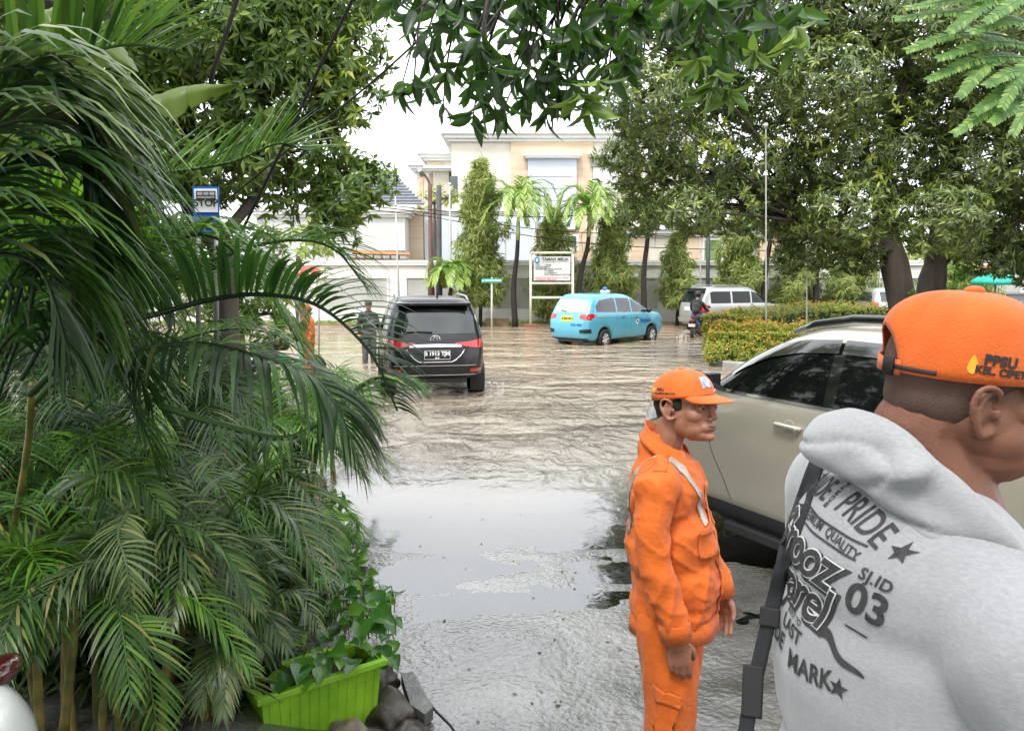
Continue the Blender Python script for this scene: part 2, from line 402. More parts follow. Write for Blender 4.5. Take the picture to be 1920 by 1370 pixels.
# thin film: see the slab through it
tr = N('ShaderNodeBsdfTransparent'); tr.inputs[0].default_value = (.95, .95, .93, 1)
gl = N('ShaderNodeBsdfGlossy'); gl.inputs['Roughness'].default_value = .012; K(bp.outputs[0], gl.inputs['Normal'])
fr = N('ShaderNodeFresnel'); fr.inputs['IOR'].default_value = 3.0
film = N('ShaderNodeMixShader'); K(fr.outputs[0], film.inputs[0]); K(tr.outputs[0], film.inputs[1]); K(gl.outputs[0], film.inputs[2])
am2 = N('ShaderNodeMapRange'); am2.inputs[1].default_value = 5.6; am2.inputs[2].default_value = 9; K(sx.outputs[1], am2.inputs[0])
ms = N('ShaderNodeMixShader'); K(am2.outputs[0], ms.inputs[0]); K(film.outputs[0], ms.inputs[1]); K(p.outputs[0], ms.inputs[2]); K(ms.outputs[0], o.inputs[0])
WATER_BUMP = bp
me = MB().grid([[(-120, -2, 0), (160, -2, 0)], [(-120, 35.4, 0), (160, 35.4, 0)]]).mesh('water')
tag(link('water', me, m, smooth=False), kind='structure')

# ---------------------------------------------------------------- materials used by the buildings
render_w = mat('painted_render', (.52, .52, .50), .8, .05, 1.5, .15, 40)
wall_c = mat('boundary_paint', (.64, .635, .60), .8, .10, .8, .2, 30)
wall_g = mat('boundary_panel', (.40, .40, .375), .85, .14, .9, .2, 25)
stone_w = mat('cream_stone', (.62, .57, .48), .7, .10, .6, .1, 20, stretch=(1, 1, 3))
trav = mat('travertine', (.50, .37, .25), .6, .0, 1.0, .1, 30, col2=(.62, .49, .35), stretch=(.4, .4, 4), det=6)
blu_w = mat('pale_blue_panel', (.55, .60, .68), .5, .03, 1)
glassd = mat('window_glass', (.05, .06, .065), .05, .3, 2, spec=.8)
steel_g = mat('galvanised', (.35, .35, .34), .45, .1, 8, metal=.6)
timber = mat('scaffold_timber', (.36, .17, .07), .75, .2, 6)
rooft = mat('roof_tile', (.13, .14, .16), .6, .2, 4)
rust = mat('rusty_post', (.10, .05, .04), .7, .25, 6, .2, 60)
whitep = mat('white_paint', (.68, .68, .66), .45, .06, 5)
dk = mat('dark_plastic', (.012, .012, .013), .45, .2, 20)

# boundary wall along the far side of the street
WY = 35.8
bw = thing('boundary_wall', 'long pale grey plastered wall with framed panels along the far side of the street', 'wall', (4, WY, 0))
q = MB(); q.box((-1, 0, 1.35), (52, .25, 2.85)); q.build('wall_body', wall_c, bw)
q = MB(); q.box((-1, -.03, 2.82), (52.3, .42, .12)); q.box((-1, -.06, 2.70), (52.2, .34, .1)); q.build('coping', whitep, bw)
q = MB(); q.box((-1, -.16, .32), (52, .10, .5)); q.build('plinth', wall_c, bw)
x = -25.5
frames = MB()
while x < 24:
    L_ = 3.4
    if not (6.2 < x < 6.3):
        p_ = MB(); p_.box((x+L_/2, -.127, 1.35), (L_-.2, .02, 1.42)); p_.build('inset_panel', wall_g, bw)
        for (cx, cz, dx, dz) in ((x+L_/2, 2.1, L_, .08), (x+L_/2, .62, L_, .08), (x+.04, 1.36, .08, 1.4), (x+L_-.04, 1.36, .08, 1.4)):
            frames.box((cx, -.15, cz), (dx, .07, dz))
    x += L_+.75
frames.build('panel_frame', wall_c, bw)

# mansion behind the wall
def bpx(px, py, Y): v_ = pt(px, py, Y); return v_.x, v_.z
mn = thing('mansion', 'large cream and travertine two storey villa with white cornices behind the wall', 'building', (3, 44, 0))
def block(px0, px1, py0, py1, Y, dep, name, m_, z0=None, parent=None, bev=0):
    x0, z1 = bpx(px0, py0, Y); x1, zb = bpx(px1, py1, Y)
    if z0 is not None: zb = z0
    b_ = MB(); b_.box(((x0+x1)/2, Y+dep/2, (z1+zb)/2), (x1-x0, dep, z1-zb))
    return b_.build(name, m_, parent or mn, world=True)
def cornice(px0, px1, py0, Y, dep, parent=None, hs_=(.28, .2, .16), outs=(.55, .38, .2)):
    x0, z = bpx(px0, py0, Y); x1, _ = bpx(px1, py0, Y); b_ = MB()
    for h_, o_ in zip(hs_, outs):
        b_.box(((x0+x1)/2, Y+dep/2, z-h_/2), (x1-x0+2*o_, dep+2*o_, h_)); z -= h_
    return b_.build('cornice', whitep, parent or mn, world=True)
block(846, 1300, 258, 560, 44, 12, 'upper_wall', stone_w, z0=0)
cornice(846, 1300, 244, 44, 12)
# left wing steps back
for (a, b_, Y_, top) in ((800, 850, 49, 290), (780, 812, 54, 312)):
    block(a, b_, top, 560, Y_, 8, 'side_wing', stone_w, z0=0); cornice(a, b_, top-8, Y_, 8)
    block(a+6, b_-18, top+14, top+70, Y_-.06, .2, 'stone_panel', trav)
block(812, 842, 318, 400, 47.4, 3, 'side_wing', stone_w); cornice(806, 846, 312, 47.2, 4, hs_=(.15, .12), outs=(.35, .2))
w_ = block(843, 858, 330, 372, 43.95, .2, 'window', glassd)
block(958, 1108, 258, 560, 43.85, .3, 'stone_panel', trav, z0=1)
block(990, 1080, 297, 430, 43.6, .3, 'window_bay', blu_w)
for py_ in (330, 352, 375, 398): block(996, 1074, py_, py_+1, 43.57, .05, 'bay_groove', wall_g)
cornice(984, 1088, 288, 43.3, .8, hs_=(.12, .1), outs=(.06, .0))
block(1112, 1180, 292, 360, 43.8, .3, 'balcony', whitep); block(1108, 1185, 300, 312, 43.7, .2, 'balcony_grey_band', wall_g)  # grey band set in front of the white balcony
cornice(1108, 1290, 286, 43.4, .8, hs_=(.12, .1), outs=(.1, .05))
# flat and tiled roof above the mansion
rb = MB(); x0, z0_ = bpx(1060, 244, 46); x1, z1_ = bpx(1330, 170, 46)
for k in range(9):
    f_ = k/9; rb.box(((x0+x1)/2, 46+k*.55, z0_+f_*3.0), ((x1-x0)-k*.5, .6, .12), rx=R(12))
rb.build('tiled_roof', mat('grey_blue_tile', (.34, .38, .43), .6, .12, 3), mn, world=True)
# garage annex with pale blue-white doors
an = thing('garage_annex', 'low white annex with tall pale blue panels in front of the villa', 'building', (-3, 40.5, 0))
block(795, 1005, 392, 560, 40.5, 3, 'wall', whitep, z0=0, parent=an)
cornice(795, 1005, 392, 40.5, 3, an, (.12, .1), (.15, .08))
for k in range(4): block(800+k*50, 846+k*50, 412, 500, 40.42, .1, 'door_panel', blu_w, parent=an)
for k in range(11): block(806+k*17.5, 807+k*17.5, 412, 500, 40.39, .02, 'door_rib', whitep, parent=an)
block(762, 795, 396, 560, 40.3, .8, 'stone_pillar', trav, z0=0, parent=an)
# right part of the compound
ra = thing('pool_pavilion', 'long low wing with white banded cornice and travertine piers right of the villa', 'building', (12, 41, 0))
block(1180, 1640, 430, 560, 41, 6, 'wall', stone_w, z0=0, parent=ra)
cornice(1180, 1640, 420, 41, 6, ra, (.3, .2, .16), (.5, .35, .2))
for a in (1184, 1285, 1425, 1560): block(a, a+30, 446, 560, 40.9, .2, 'stone_pier', trav, z0=0, parent=ra)
for a in (1322, 1470): 
    fr_ = block(a-4, a+34, 446, 492, 40.88, .12, 'window', whitep, parent=ra); block(a, a+30, 450, 488, 40.84, .1, 'glass', mat('green_glass', (.16, .24, .10), .1, .4, 1.5), parent=ra)
block(1055, 1085, 440, 470, 40.0, .2, 'window', whitep, parent=mn); block(1058, 1080, 443, 462, 39.95, .1, 'glass', glassd, parent=mn)
# bungalow on the left with tiled roof
hb = thing('tiled_bungalow', 'low white house with dark tiled hip roof left of the villa', 'building', (-10, 39, 0))
block(480, 762, 396, 560, 39, 5, 'wall', render_w, z0=0, parent=hb)
cornice(480, 762, 388, 39, 5, hb, (.22, .16, .12), (.35, .25, .12))
block(672, 760, 418, 470, 38.9, .15, 'blind_panel', mat('grey_render', (.50, .52, .50), .8, .06, 1), parent=hb)
rb = MB(); nrow = 11
xa, za = bpx(560, 384, 39); xb, _ = bpx(795, 384, 39)
for k in range(nrow):
    f_ = k/nrow; rb.box(((xa+xb)/2+.0, 39.2+k*.42, za+.1+k*.19), ((xb-xa)*(1-f_*.72), .5, .07), rx=R(16))
rb.build('roof', rooft, hb, world=True)
# timber scaffold in front of the bungalow
sc = thing('timber_scaffold', 'small orange brown timber frame leaning against the bungalow', 'scaffold', tuple(pt(715, 495, 38.2)))
sb = MB()
for px_ in (668, 684, 700, 716, 732, 748): a = pt(px_, 474, 38.2); b_ = pt(px_, 520, 38.2); sb.tube([a, b_], .04, 6)
for py_ in (475, 486, 500): a = pt(660, py_-1, 38.15); b_ = pt(765, py_+2, 38.15); sb.tube([a, b_], .05, 6)
sb.build('frame_bars', timber, sc, world=True)
a = MB(); a.grid([[pt(660, 470, 38.6), pt(768, 475, 38.6)], [pt(660, 477, 37.8), pt(768, 480, 37.8)]]); a.grid([[pt(660, 470, 38.62)+Vector((0, 0, .05)), pt(768, 475, 38.62)+Vector((0, 0, .05))], [pt(660, 477, 37.8)+Vector((0, 0, .05)), pt(768, 480, 37.8)+Vector((0, 0, .05))]])
a.build('board', timber, sc, world=True)
# distant greenery masses so no bare horizon shows between things
# ================================================================== VEGETATION
bark = mat('bark', (.03, .024, .02), .9, .0, 3, .9, 14, col2=(.09, .07, .055), stretch=(1, 1, .25), bstretch=(1, 1, .3))
bark_d = mat('bark_dark', (.025, .02, .018), .9, .3, 4, .6, 20)
stem_y = mat('palm_stem', (.07, .085, .02), .5, .0, 5, .2, 30, col2=(.26, .20, .05), stretch=(1, 1, 2.2))
mango_m = leafmat('mango_leaf', [(0, (.055, .080, .030)), (.5, (.10, .145, .040)), (.8, (.17, .22, .055)), (1, (.30, .36, .07))], .34, .25)
mango_l = leafmat('mango_leaf_bright', [(0, (.055, .10, .022)), (.5, (.11, .19, .035)), (.85, (.20, .30, .05)), (1, (.34, .42, .07))], .33, .35)
young_m = leafmat('young_leaf', [(0, (.20, .32, .04)), (.6, (.32, .40, .05)), (1, (.45, .42, .06))], .4, .4)
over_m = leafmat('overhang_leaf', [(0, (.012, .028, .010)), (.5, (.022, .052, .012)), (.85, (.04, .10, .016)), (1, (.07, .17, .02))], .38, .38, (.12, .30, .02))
poly_m = leafmat('drooping_leaf', [(0, (.15, .22, .06)), (.5, (.30, .38, .10)), (.85, (.46, .50, .15)), (1, (.60, .54, .2))], .45, .45)
palm_f = leafmat('manila_leaf', [(0, (.12, .24, .05)), (.6, (.24, .40, .08)), (1, (.48, .56, .14))], .4, .3)
dead_f = leafmat('dead_frond', [(0, (.13, .05, .035)), (1, (.30, .14, .10))], .8, .1, (.3, .12, .08))
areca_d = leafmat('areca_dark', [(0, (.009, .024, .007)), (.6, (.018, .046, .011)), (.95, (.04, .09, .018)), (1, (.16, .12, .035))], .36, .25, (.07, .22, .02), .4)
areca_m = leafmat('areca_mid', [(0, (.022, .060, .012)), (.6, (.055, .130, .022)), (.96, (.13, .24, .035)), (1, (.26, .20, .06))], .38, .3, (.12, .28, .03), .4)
areca_b = leafmat('areca_bright_backlit', [(0, (.05, .14, .02)), (.6, (.10, .25, .022)), (1, (.20, .38, .03))], .34, .45, (.25, .5, .03))  # bright leaf green, light through the palm fronds painted into it
areca_s = leafmat('areca_sage', [(0, (.045, .085, .032)), (.6, (.09, .14, .05)), (.96, (.17, .22, .07)), (1, (.34, .28, .10))], .38, .22, (.2, .3, .08))
hedge_m = leafmat('hedge_leaf', [(0, (.07, .13, .03)), (.4, (.20, .28, .03)), (.8, (.45, .48, .05)), (1, (.62, .50, .08))], .4, .3, (.5, .5, .05))
hedge_o = leafmat('hedge_shoot', [(0, (.60, .46, .07)), (.5, (.66, .34, .09)), (1, (.66, .22, .10))], .45, .3, (.7, .3, .1))
banana_m = leafmat('banana_leaf', [(0, (.08, .13, .025)), (1, (.13, .19, .035))], .4, .4, (.35, .45, .05))
feath_m = leafmat('feathery_leaf', [(0, (.07, .16, .04)), (.7, (.13, .25, .055)), (1, (.28, .38, .09))], .42, .35, (.2, .45, .1))
pothos_m = leafmat('pothos_leaf', [(0, (.025, .10, .015)), (.5, (.05, .17, .02)), (.85, (.12, .30, .03)), (1, (.30, .52, .05))], .22, .25, (.15, .35, .02), .7)
litter_m = leafmat('leaf_litter', [(0, (.03, .025, .015)), (1, (.12, .08, .04))], .8, .1)

def rtube(P_, r_, n=7):
    """triangulated tube arrays"""
    b_ = MB(); b_.tube(P_, r_, n, cap=False); F_ = []
    for f in b_.f: F_ += [(f[0], f[1], f[2]), (f[0], f[2], f[3])]
    return np.array([tuple(v) for v in b_.v], float), np.array(F_)
def merge(parts):
    V_, F_, k = [], [], 0
    for v, f in parts: V_.append(v); F_.append(f+k); k += len(v)
    return np.concatenate(V_), np.concatenate(F_)
def frond_arr(ctrl, n=30, L0=.4, W0=.022, up=(0, 0, 1), ang=48, lift=.1, grav=.35, s0=.12, rr=.009, seg=5, tipf=.35, jit=.06, twist=0):
    C = catmull(ctrl, 40); S_ = np.array([tuple(c) for c in C])
    parts = [rtube(C, [rr*(1-.85*i/40)+.0012 for i in range(41)], 5)]
    s = np.linspace(s0, .985, n); s = np.concatenate([s, s+.4/n]); sg = np.concatenate([np.ones(n), -np.ones(n)])
    s = np.clip(s+rng.normal(size=2*n)*.003, 0, 1); q = s*40; i0 = np.clip(q.astype(int), 0, 39); fr_ = (q-i0)[:, None]
    P_ = S_[i0]*(1-fr_)+S_[i0+1]*fr_; T = S_[i0+1]-S_[i0]; T /= np.linalg.norm(T, axis=1, keepdims=True)+1e-9
    U = np.array(up, float)[None]; side = np.cross(T, U); side /= np.linalg.norm(side, axis=1, keepdims=True)+1e-9
    Un = np.cross(side, T)
    a = R(ang)*(1-.45*s)+rng.normal(size=2*n)*jit
    d = side*(sg*np.sin(a))[:, None]+T*np.cos(a)[:, None]+Un*(lift+rng.normal(size=2*n)*jit)[:, None]
    d /= np.linalg.norm(d, axis=1, keepdims=True)
    Ls = L0*np.where(s < .35, .65+s, 1.0)*(1-(1-tipf)*np.clip((s-.5)/.5, 0, 1)**1.6)*(1+rng.normal(size=2*n)*.05)
    wd = W0*(.75+.25*Ls/L0); V_ = []; pos = P_.copy(); nrm = Un.copy()
    for k in range(seg+1):
        u = k/seg; ww = wd*[.45, 1, 1.05, .85, .5, .04][min(5, round(u*5))]
        sd_ = np.cross(nrm, d); sd_ /= np.linalg.norm(sd_, axis=1, keepdims=True)+1e-9
        V_.append(pos+sd_*ww[:, None]*.5); V_.append(pos-sd_*ww[:, None]*.5)
        pos = pos+d*(Ls/seg)[:, None]; d = d+np.array([0, 0, -grav/seg])*(1+u); d /= np.linalg.norm(d, axis=1, keepdims=True)
    V_ = np.stack(V_, 1); m_ = 2*(seg+1); F_ = []
    for k in range(seg): F_ += [(2*k, 2*k+1, 2*k+3), (2*k, 2*k+3, 2*k+2)]
    F_ = np.array(F_)[None]+(np.arange(2*n)*m_)[:, None, None]
    parts.append((V_.reshape(-1, 3), F_.reshape(-1, 3)))
    return merge(parts)

def tree(name, label, cat, blobs, trunks, dens, Ln, Wd, m_, k=9, tpl=T_LOW, group=None, barkm=None, extra=None, limbs=True, droop=.35, shell=.55):
    """blobs, trunks in world coordinates"""
    b0 = Vector(trunks[0][0][0]); root = thing(name, label, cat, (b0.x, b0.y, b0.z), 0, group)
    tb = MB()
    for (P_, r_) in trunks: 
        C = catmull(P_, 14); tb.tube(C, [np.interp(i/14, np.linspace(0, 1, len(r_)), r_)*(1+.10*math.sin(i*2.1)) for i in range(15)], 12)
    if limbs:
        tips = [Vector(t_[0][-1]) for t_ in trunks]+[Vector(t_[0][-2]) for t_ in trunks]
        for (c, r_) in blobs:
            c = Vector(c); a = min(tips, key=lambda q: (q-c).length); mid = (a+c)/2+Vector((random.uniform(-.3, .3), random.uniform(-.3, .3), random.uniform(-.2, .3)))
            tb.tube(catmull([a, mid, c], 6), [.055, .05, .042, .035, .028, .02, .012], 6)
            rr_ = r_ if not hasattr(r_, '__len__') else min(r_)
            for j in range(4):
                e_ = c+Vector((random.gauss(0, 1), random.gauss(0, 1), random.gauss(0, 1))).normalized()*rr_*.9
                tb.tube([mid.lerp(c, .6), (c+e_)/2, e_], [.03, .02, .008], 5)
    tb.build('trunk', barkm or bark, root, smooth=True, world=True)
    P_, N_ = blobs_pts(blobs, dens, shell)
    V_, F_ = rosettes(P_, N_, k, Ln, Wd, tpl=tpl, droop=droop)
    leafobj('crown', V_, F_, m_, root, world=True)
    if extra:
        P_, N_ = blobs_pts(extra[0], extra[1], .85)
        V_, F_ = rosettes(P_, N_, 8, Ln*.95, Wd, tpl=tpl, droop=.2); leafobj('young_leaves', V_, F_, extra[2], root, world=True)
    return root

# ---- right mango tree on the median
bl = []
random.seed(3)
for (px, py, r_) in [(1235, 55, 1.15), (1350, 40, 1.3), (1480, 60, 1.4), (1610, 40, 1.4), (1750, 60, 1.5), (1890, 80, 1.5), (1205, 190, 1.05), (1310, 170, 1.2), (1430, 185, 1.25), (1560, 160, 1.3), (1690, 190, 1.3), (1830, 190, 1.4), (1960, 180, 1.4), (1190, 300, .95), (1300, 300, 1.2), (1440, 310, 1.35), (1570, 300, 1.35), (1700, 310, 1.3), (1840, 310, 1.4), (1970, 330, 1.4), (1200, 395, .75), (1290, 395, .7), (1370, 380, 1.0), (1480, 400, 1.0), (1590, 400, 1.1), (1770, 410, 1.05), (1890, 430, 1.1), (1480, 480, .5), (1550, 470, .65), (1620, 480, .6), (1850, 480, .7), (1935, 490, .8), (1800, 450, .6),
                     (1400, -90, 1.6), (1600, -110, 1.6), (1800, -90, 1.6), (1960, 0, 1.6), (2080, 150, 1.6), (2080, 350, 1.6), (1240, -60, 1.2)]:
    bl.append((tuple(pt(px, py, random.uniform(20.4, 21.6) if 1370 < px < 1500 else random.uniform(17.6, 21))), (r_*.98, r_*1.0, r_*.8)))
T0 = gp(1712, 640, .1); T0 = Vector((T0.x, 20.2, .1)); TX = pt(1715, 590, 20.2).x
tr_ = [([(TX, 20.2, -.1), pt(1690, 560, 20.2), pt(1672, 470, 20.5), pt(1655, 380, 21.2), pt(1665, 260, 21.4), pt(1690, 180, 20.2), pt(1706, 100, 20.2)], [.48, .36, .31, .28, .22, .17, .1]),
       ([(TX+.25, 20.3, -.1), pt(1742, 560, 20.4), pt(1757, 480, 20.5), pt(1775, 380, 20.6), pt(1790, 260, 20.8), pt(1830, 120, 21)], [.46, .34, .30, .25, .2, .14]),
       ([pt(1672, 470, 20.3), pt(1620, 462, 20.4), pt(1570, 440, 20.4), pt(1520, 420, 20.6)], [.13, .10, .07, .04]),
       ([pt(1757, 500, 20.5), pt(1800, 460, 20.3), pt(1870, 430, 20)], [.17, .12, .07])]
tree('mango_tree', 'large spreading mango tree with forked trunk on the hedged median at the right', 'tree', bl, tr_, 310, .215, .060, mango_m, 9,
     extra=([(tuple(pt(x, y, 18.6)), .38) for (x, y) in [(1460, 250), (1530, 260), (1590, 265), (1330, 240), (1360, 260), (1640, 320), (1250, 150), (1390, 60), (1610, 370), (1500, 60), (1680, 210), (1310, 280)]], 55, young_m))
# ---- left mango tree behind the palms
bl = []
for (px, py, r_, Y) in [(450, 40, 1.0, 11), (560, 50, 1.0, 12), (650, 100, .62, 12), (655, 185, .5, 12), (570, 170, .9, 12), (470, 170, 1.0, 11.5), (370, 140, 1.0, 11), (570, 290, .8, 12), (650, 350, .62, 12), (600, 400, .45, 12), (690, 340, .42, 12), (480, 300, .9, 11.5), (350, 40, 1.0, 10.5), (250, 90, 1.1, 10.5), (120, 100, 1.2, 10), (0, 160, 1.2, 10), (80, 320, 1.2, 10), (250, 260, 1.1, 10.5), (370, 300, .7, 11), (150, 480, 1.0, 9.5), (0, 520, 1.0, 9.5), (600, -30, 1.0, 12), (400, -90, 1.3, 11), (200, -80, 1.3, 11), (640, 440, .25, 12), (300, 470, .6, 11), (640, 10, .55, 12)]:
    bl.append((tuple(pt(px, py, Y)), (r_, r_, r_*.85)))
tr_ = [([(pt(420, 600, 11).x, 11, 0), pt(425, 540, 11), pt(405, 455, 11), pt(360, 400, 11), pt(330, 250, 11), pt(340, 80, 11)], [.2, .16, .14, .13, .12, .1]),
       ([pt(405, 455, 11), pt(470, 380, 11.2), pt(540, 280, 11.6), pt(600, 180, 12), pt(640, 90, 12)], [.09, .08, .06, .05, .03])]
tree('mango_tree', 'dark leafy mango tree rising behind the palms on the left', 'tree', bl, tr_, 230, .20, .058, mango_l, 9, tpl=T_LOW,
     extra=([(tuple(pt(x, y, 11.6)), .3) for (x, y) in [(620, 60), (640, 110), (610, 140), (650, 210), (630, 240), (660, 160)]], 60, young_m))
# dense garden trees on the left bank
tree('garden_tree', 'dense dark garden tree filling the gap behind the palms at the far left', 'tree', [((-5.2, 6.5, 2.2), 1.5), ((-5.6, 7.5, 4.2), 1.6), ((-4.6, 5.2, 3.6), 1.1), ((-6.5, 5, 5.0), 1.8), ((-5.0, 8.2, 1.2), 1.2)], [([(-5.6, 6.4, .1), (-5.5, 6.5, 1.5), (-5.6, 6.6, 3.2), (-5.7, 6.6, 5)], [.2, .17, .14, .08])], 170, .19, .06, mango_m, 8)
tree('garden_tree', 'unseen broad garden tree added beside the camera, left of the palms', 'tree', [((-5.5, 2.0, 3.0), 1.7), ((-5.5, 3.2, 5.2), 1.8), ((-6.0, 0, 4.5), 2.0), ((-5.8, 2.0, 1.4), 1.2)], [([(-5.8, 2, .2), (-5.8, 2, 2), (-5.8, 2, 4), (-5.8, 1.8, 5.5)], [.2, .17, .13, .08])], 110, .22, .075, mango_m, 8)  # out of view, added so the car windows reflect dark foliage
tree('shade_tree', 'unseen wide shade tree added behind the camera, its canopy shading the driveway', 'tree', [((0, -4, 6.2), 2.6), ((4, -3.2, 6.4), 2.6), ((-3.6, -3, 6.8), 2.4), ((2, -7, 4), 2.8), ((-3, -7.5, 4), 2.8), ((6.5, -5.5, 4), 2.6), ((7.5, -.5, 6), 2.2), ((-7, -4, 4.5), 2.6)], [([(1, -6.5, .3), (1, -6.5, 2), (.8, -6, 4), (.5, -5, 6)], [.3, .26, .22, .12])], 26, .34, .13, mango_m, 8)  # out of view, added to darken car reflections and shade the foreground
tree('garden_tree', 'leafy bush-like tree behind the arching frond, left of the black suv', 'tree', [(tuple(pt(450, 540, 14)), .8), (tuple(pt(380, 500, 14)), .8), (tuple(pt(520, 590, 14.5)), .6), (tuple(pt(400, 610, 13.5)), .7), (tuple(pt(480, 455, 14)), .45)], [([(pt(450, 540, 14).x, 14, -.1), pt(450, 600, 14), pt(450, 520, 14)], [.09, .07, .04])], 190, .19, .06, mango_l, 8)
# thick dark trunk behind the palm crown, top left
tree('shade_tree', 'thick dark trunk rising behind the palm fronds at the top left', 'tree', [(tuple(pt(150, -150, 7)), .8), (tuple(pt(30, -120, 7)), .8)], [([(pt(130, 300, 7).x-.1, 7, .2), pt(130, 300, 7), pt(125, 60, 7), pt(120, -120, 7)], [.2, .17, .16, .14])], 150, .2, .06, mango_m, 8, barkm=bark_d, limbs=False)

# ---- slim columnar trees with drooping leaves along the wall
def columnar(px, ptop, pbot, hw, Y, label, full=1.0):
    top = pt(px, ptop, Y); bot = pt(px, pbot, Y); X = bot.x; h = top.z-bot.z; w_ = hw*.92*Y/FPX
    g0 = .12; root = thing('columnar_tree', label, 'tree', (X, Y, g0), 0, 'slim columnar trees along the boundary wall')
    b_ = MB(); b_.tube([(X, Y, g0-.2), (X+.04, Y, g0+1), (X, Y, bot.z+h*.6), (top.x, Y, top.z-.2)], [.085, .075, .045, .015], 8); b_.build('trunk', bark_d, root, True, True)
    n = int(330*full*h*max(.35, w_)); u = rng.beta(1.0, 1.2, n); an = rng.uniform(0, 2*math.pi, n)
    prof = np.interp(u, [0, .08, .3, .6, .85, 1], [.75, .95, 1, .78, .50, .18])
    lump = np.array([noise.noise(Vector((math.cos(a)*1.3, math.sin(a)*1.3+px, q*h*1.1))) for a, q in zip(an, u)])
    rad = w_*prof*(rng.uniform(.15, 1, n)**.7)*(1+1.2*lump)
    P_ = np.stack([X+(top.x-X)*u+rad*np.cos(an), Y+rad*np.sin(an), bot.z+u*h], 1)
    N_ = np.stack([np.cos(an), np.sin(an), np.full(n, .1)], 1)
    V_, F_ = rosettes(P_, N_, 7, .34, .05, spread=.8, droop=.8, jit=.6)
    leafobj('crown', V_, F_, poly_m, root, world=True)
for a in [(900, 298, 568, 44, 33.6, 'tallest columnar tree, between the lamp posts and the notice board'), (1037, 388, 590, 40, 34.6, 'columnar tree directly behind the white notice board'),
          (1145, 402, 572, 46, 34, 'full columnar tree behind the blue taxi'), (1270, 436, 572, 34, 34, 'short columnar tree left of the silver van'),
          (1386, 398, 545, 44, 33.8, 'columnar tree above the silver van roof'), (1490, 455, 575, 46, 33.8, 'columnar tree behind the bonnet of the silver van'),
          (1592, 490, 572, 58, 33.4, 'low broad columnar tree left of the forked mango trunk'), (1790, 455, 560, 60, 33, 'pale columnar tree right of the forked mango trunk')]: columnar(*a)

# ---- manila palms
def manila(pts_, Y, crown_r, label, dead=None, seed=0):
    random.seed(seed); P_ = [pt(a, b, Y) for a, b in pts_]; P_[0].z = 0.0
    root = thing('palm_tree', label, 'palm', tuple(P_[0]), 0, 'palm trees along the boundary wall')
    C = catmull(P_, 16); b_ = MB(); b_.tube(C[:13], [.14-.055*i/12 for i in range(13)], 9); b_.build('trunk', bark_d, root, True, True)
    b_ = MB(); b_.tube(C[12:], [.09, .10, .085, .06, .03], 9); b_.build('crownshaft', mat('crownshaft', (.30, .36, .16), .5, .2, 3), root, True, True)
    top = C[-1]
    for i in range(19):
        an = i*2.4+random.uniform(-.2, .2); el = random.uniform(.35, 1.15) if i > 5 else 1.5
        d = Vector((math.cos(an), math.sin(an), 0)); r_ = crown_r*random.uniform(.85, 1.1)
        c_ = [top, top+d*r_*.35+Vector((0, 0, r_*.42*el)), top+d*r_*.8+Vector((0, 0, r_*(.5*el-.15))), top+d*r_*1.1+Vector((0, 0, r_*(.25*el-.55)))]
        V_, F_ = frond_arr(c_, 24, .52, .075, ang=52, lift=.15, grav=.6, rr=.02, seg=3, s0=.12)
        leafobj('frond', V_, F_, palm_f, root, world=True)
    if dead:
        c_ = [pt(a, b, Y-.1) for a, b in dead]; V_, F_ = frond_arr(c_, 16, .35, .03, ang=30, lift=0, grav=1.2, rr=.02, seg=3)
        leafobj('dead_frond', V_, F_, dead_f, root, world=True)
manila([(966, 612), (963, 540), (970, 470), (972, 392)], 33, 1.6, 'palm with dark thin trunk left of the white notice board', [(980, 400), (1000, 410), (1004, 430), (1000, 462)], 2)
manila([(1082, 600), (1088, 520), (1102, 460), (1106, 398)], 33, 1.45, 'leaning palm right of the white notice board', [(1108, 420), (1100, 430), (1090, 445), (1096, 490)], 5)
manila([(1210, 585), (1207, 520), (1214, 450), (1220, 395)], 33, 1.1, 'palm with bare dark trunk between the taxi and the silver van', [(1226, 420), (1230, 430), (1229, 440), (1228, 462)], 8)
manila([(1430, 590), (1434, 520), (1444, 455), (1450, 400)], 33, 1.2, 'leaning palm behind the silver van, its trunk beside the white flagpole', [(1450, 410), (1450, 430), (1446, 445), (1440, 470)], 9)
manila([(1530, 590), (1530, 530), (1534, 480), (1530, 430)], 33, 1.1, 'palm whose trunk stands right of the silver van bonnet', None, 12)
manila([(840, 600), (842, 570), (845, 545), (846, 520)], 32.5, .95, 'young short palm at the foot of the lamp posts', None, 15)
# small tree with yellowish leaves behind the lamp posts
tree('garden_tree', 'small yellow green tree inside the villa garden beside the lamp posts', 'tree', [(tuple(pt(810, 375, 38)), (.9, .6, .6)), (tuple(pt(845, 372, 38)), (.7, .6, .5)), (tuple(pt(820, 362, 38)), .5)], [([(pt(815, 420, 38).x, 38, .1), pt(815, 420, 38), pt(815, 380, 38)], [.1, .08, .05])], 40, .25, .09, leafmat('lime_leaf', [(0, (.16, .26, .04)), (.7, (.36, .42, .07)), (1, (.55, .48, .08))]), 7)
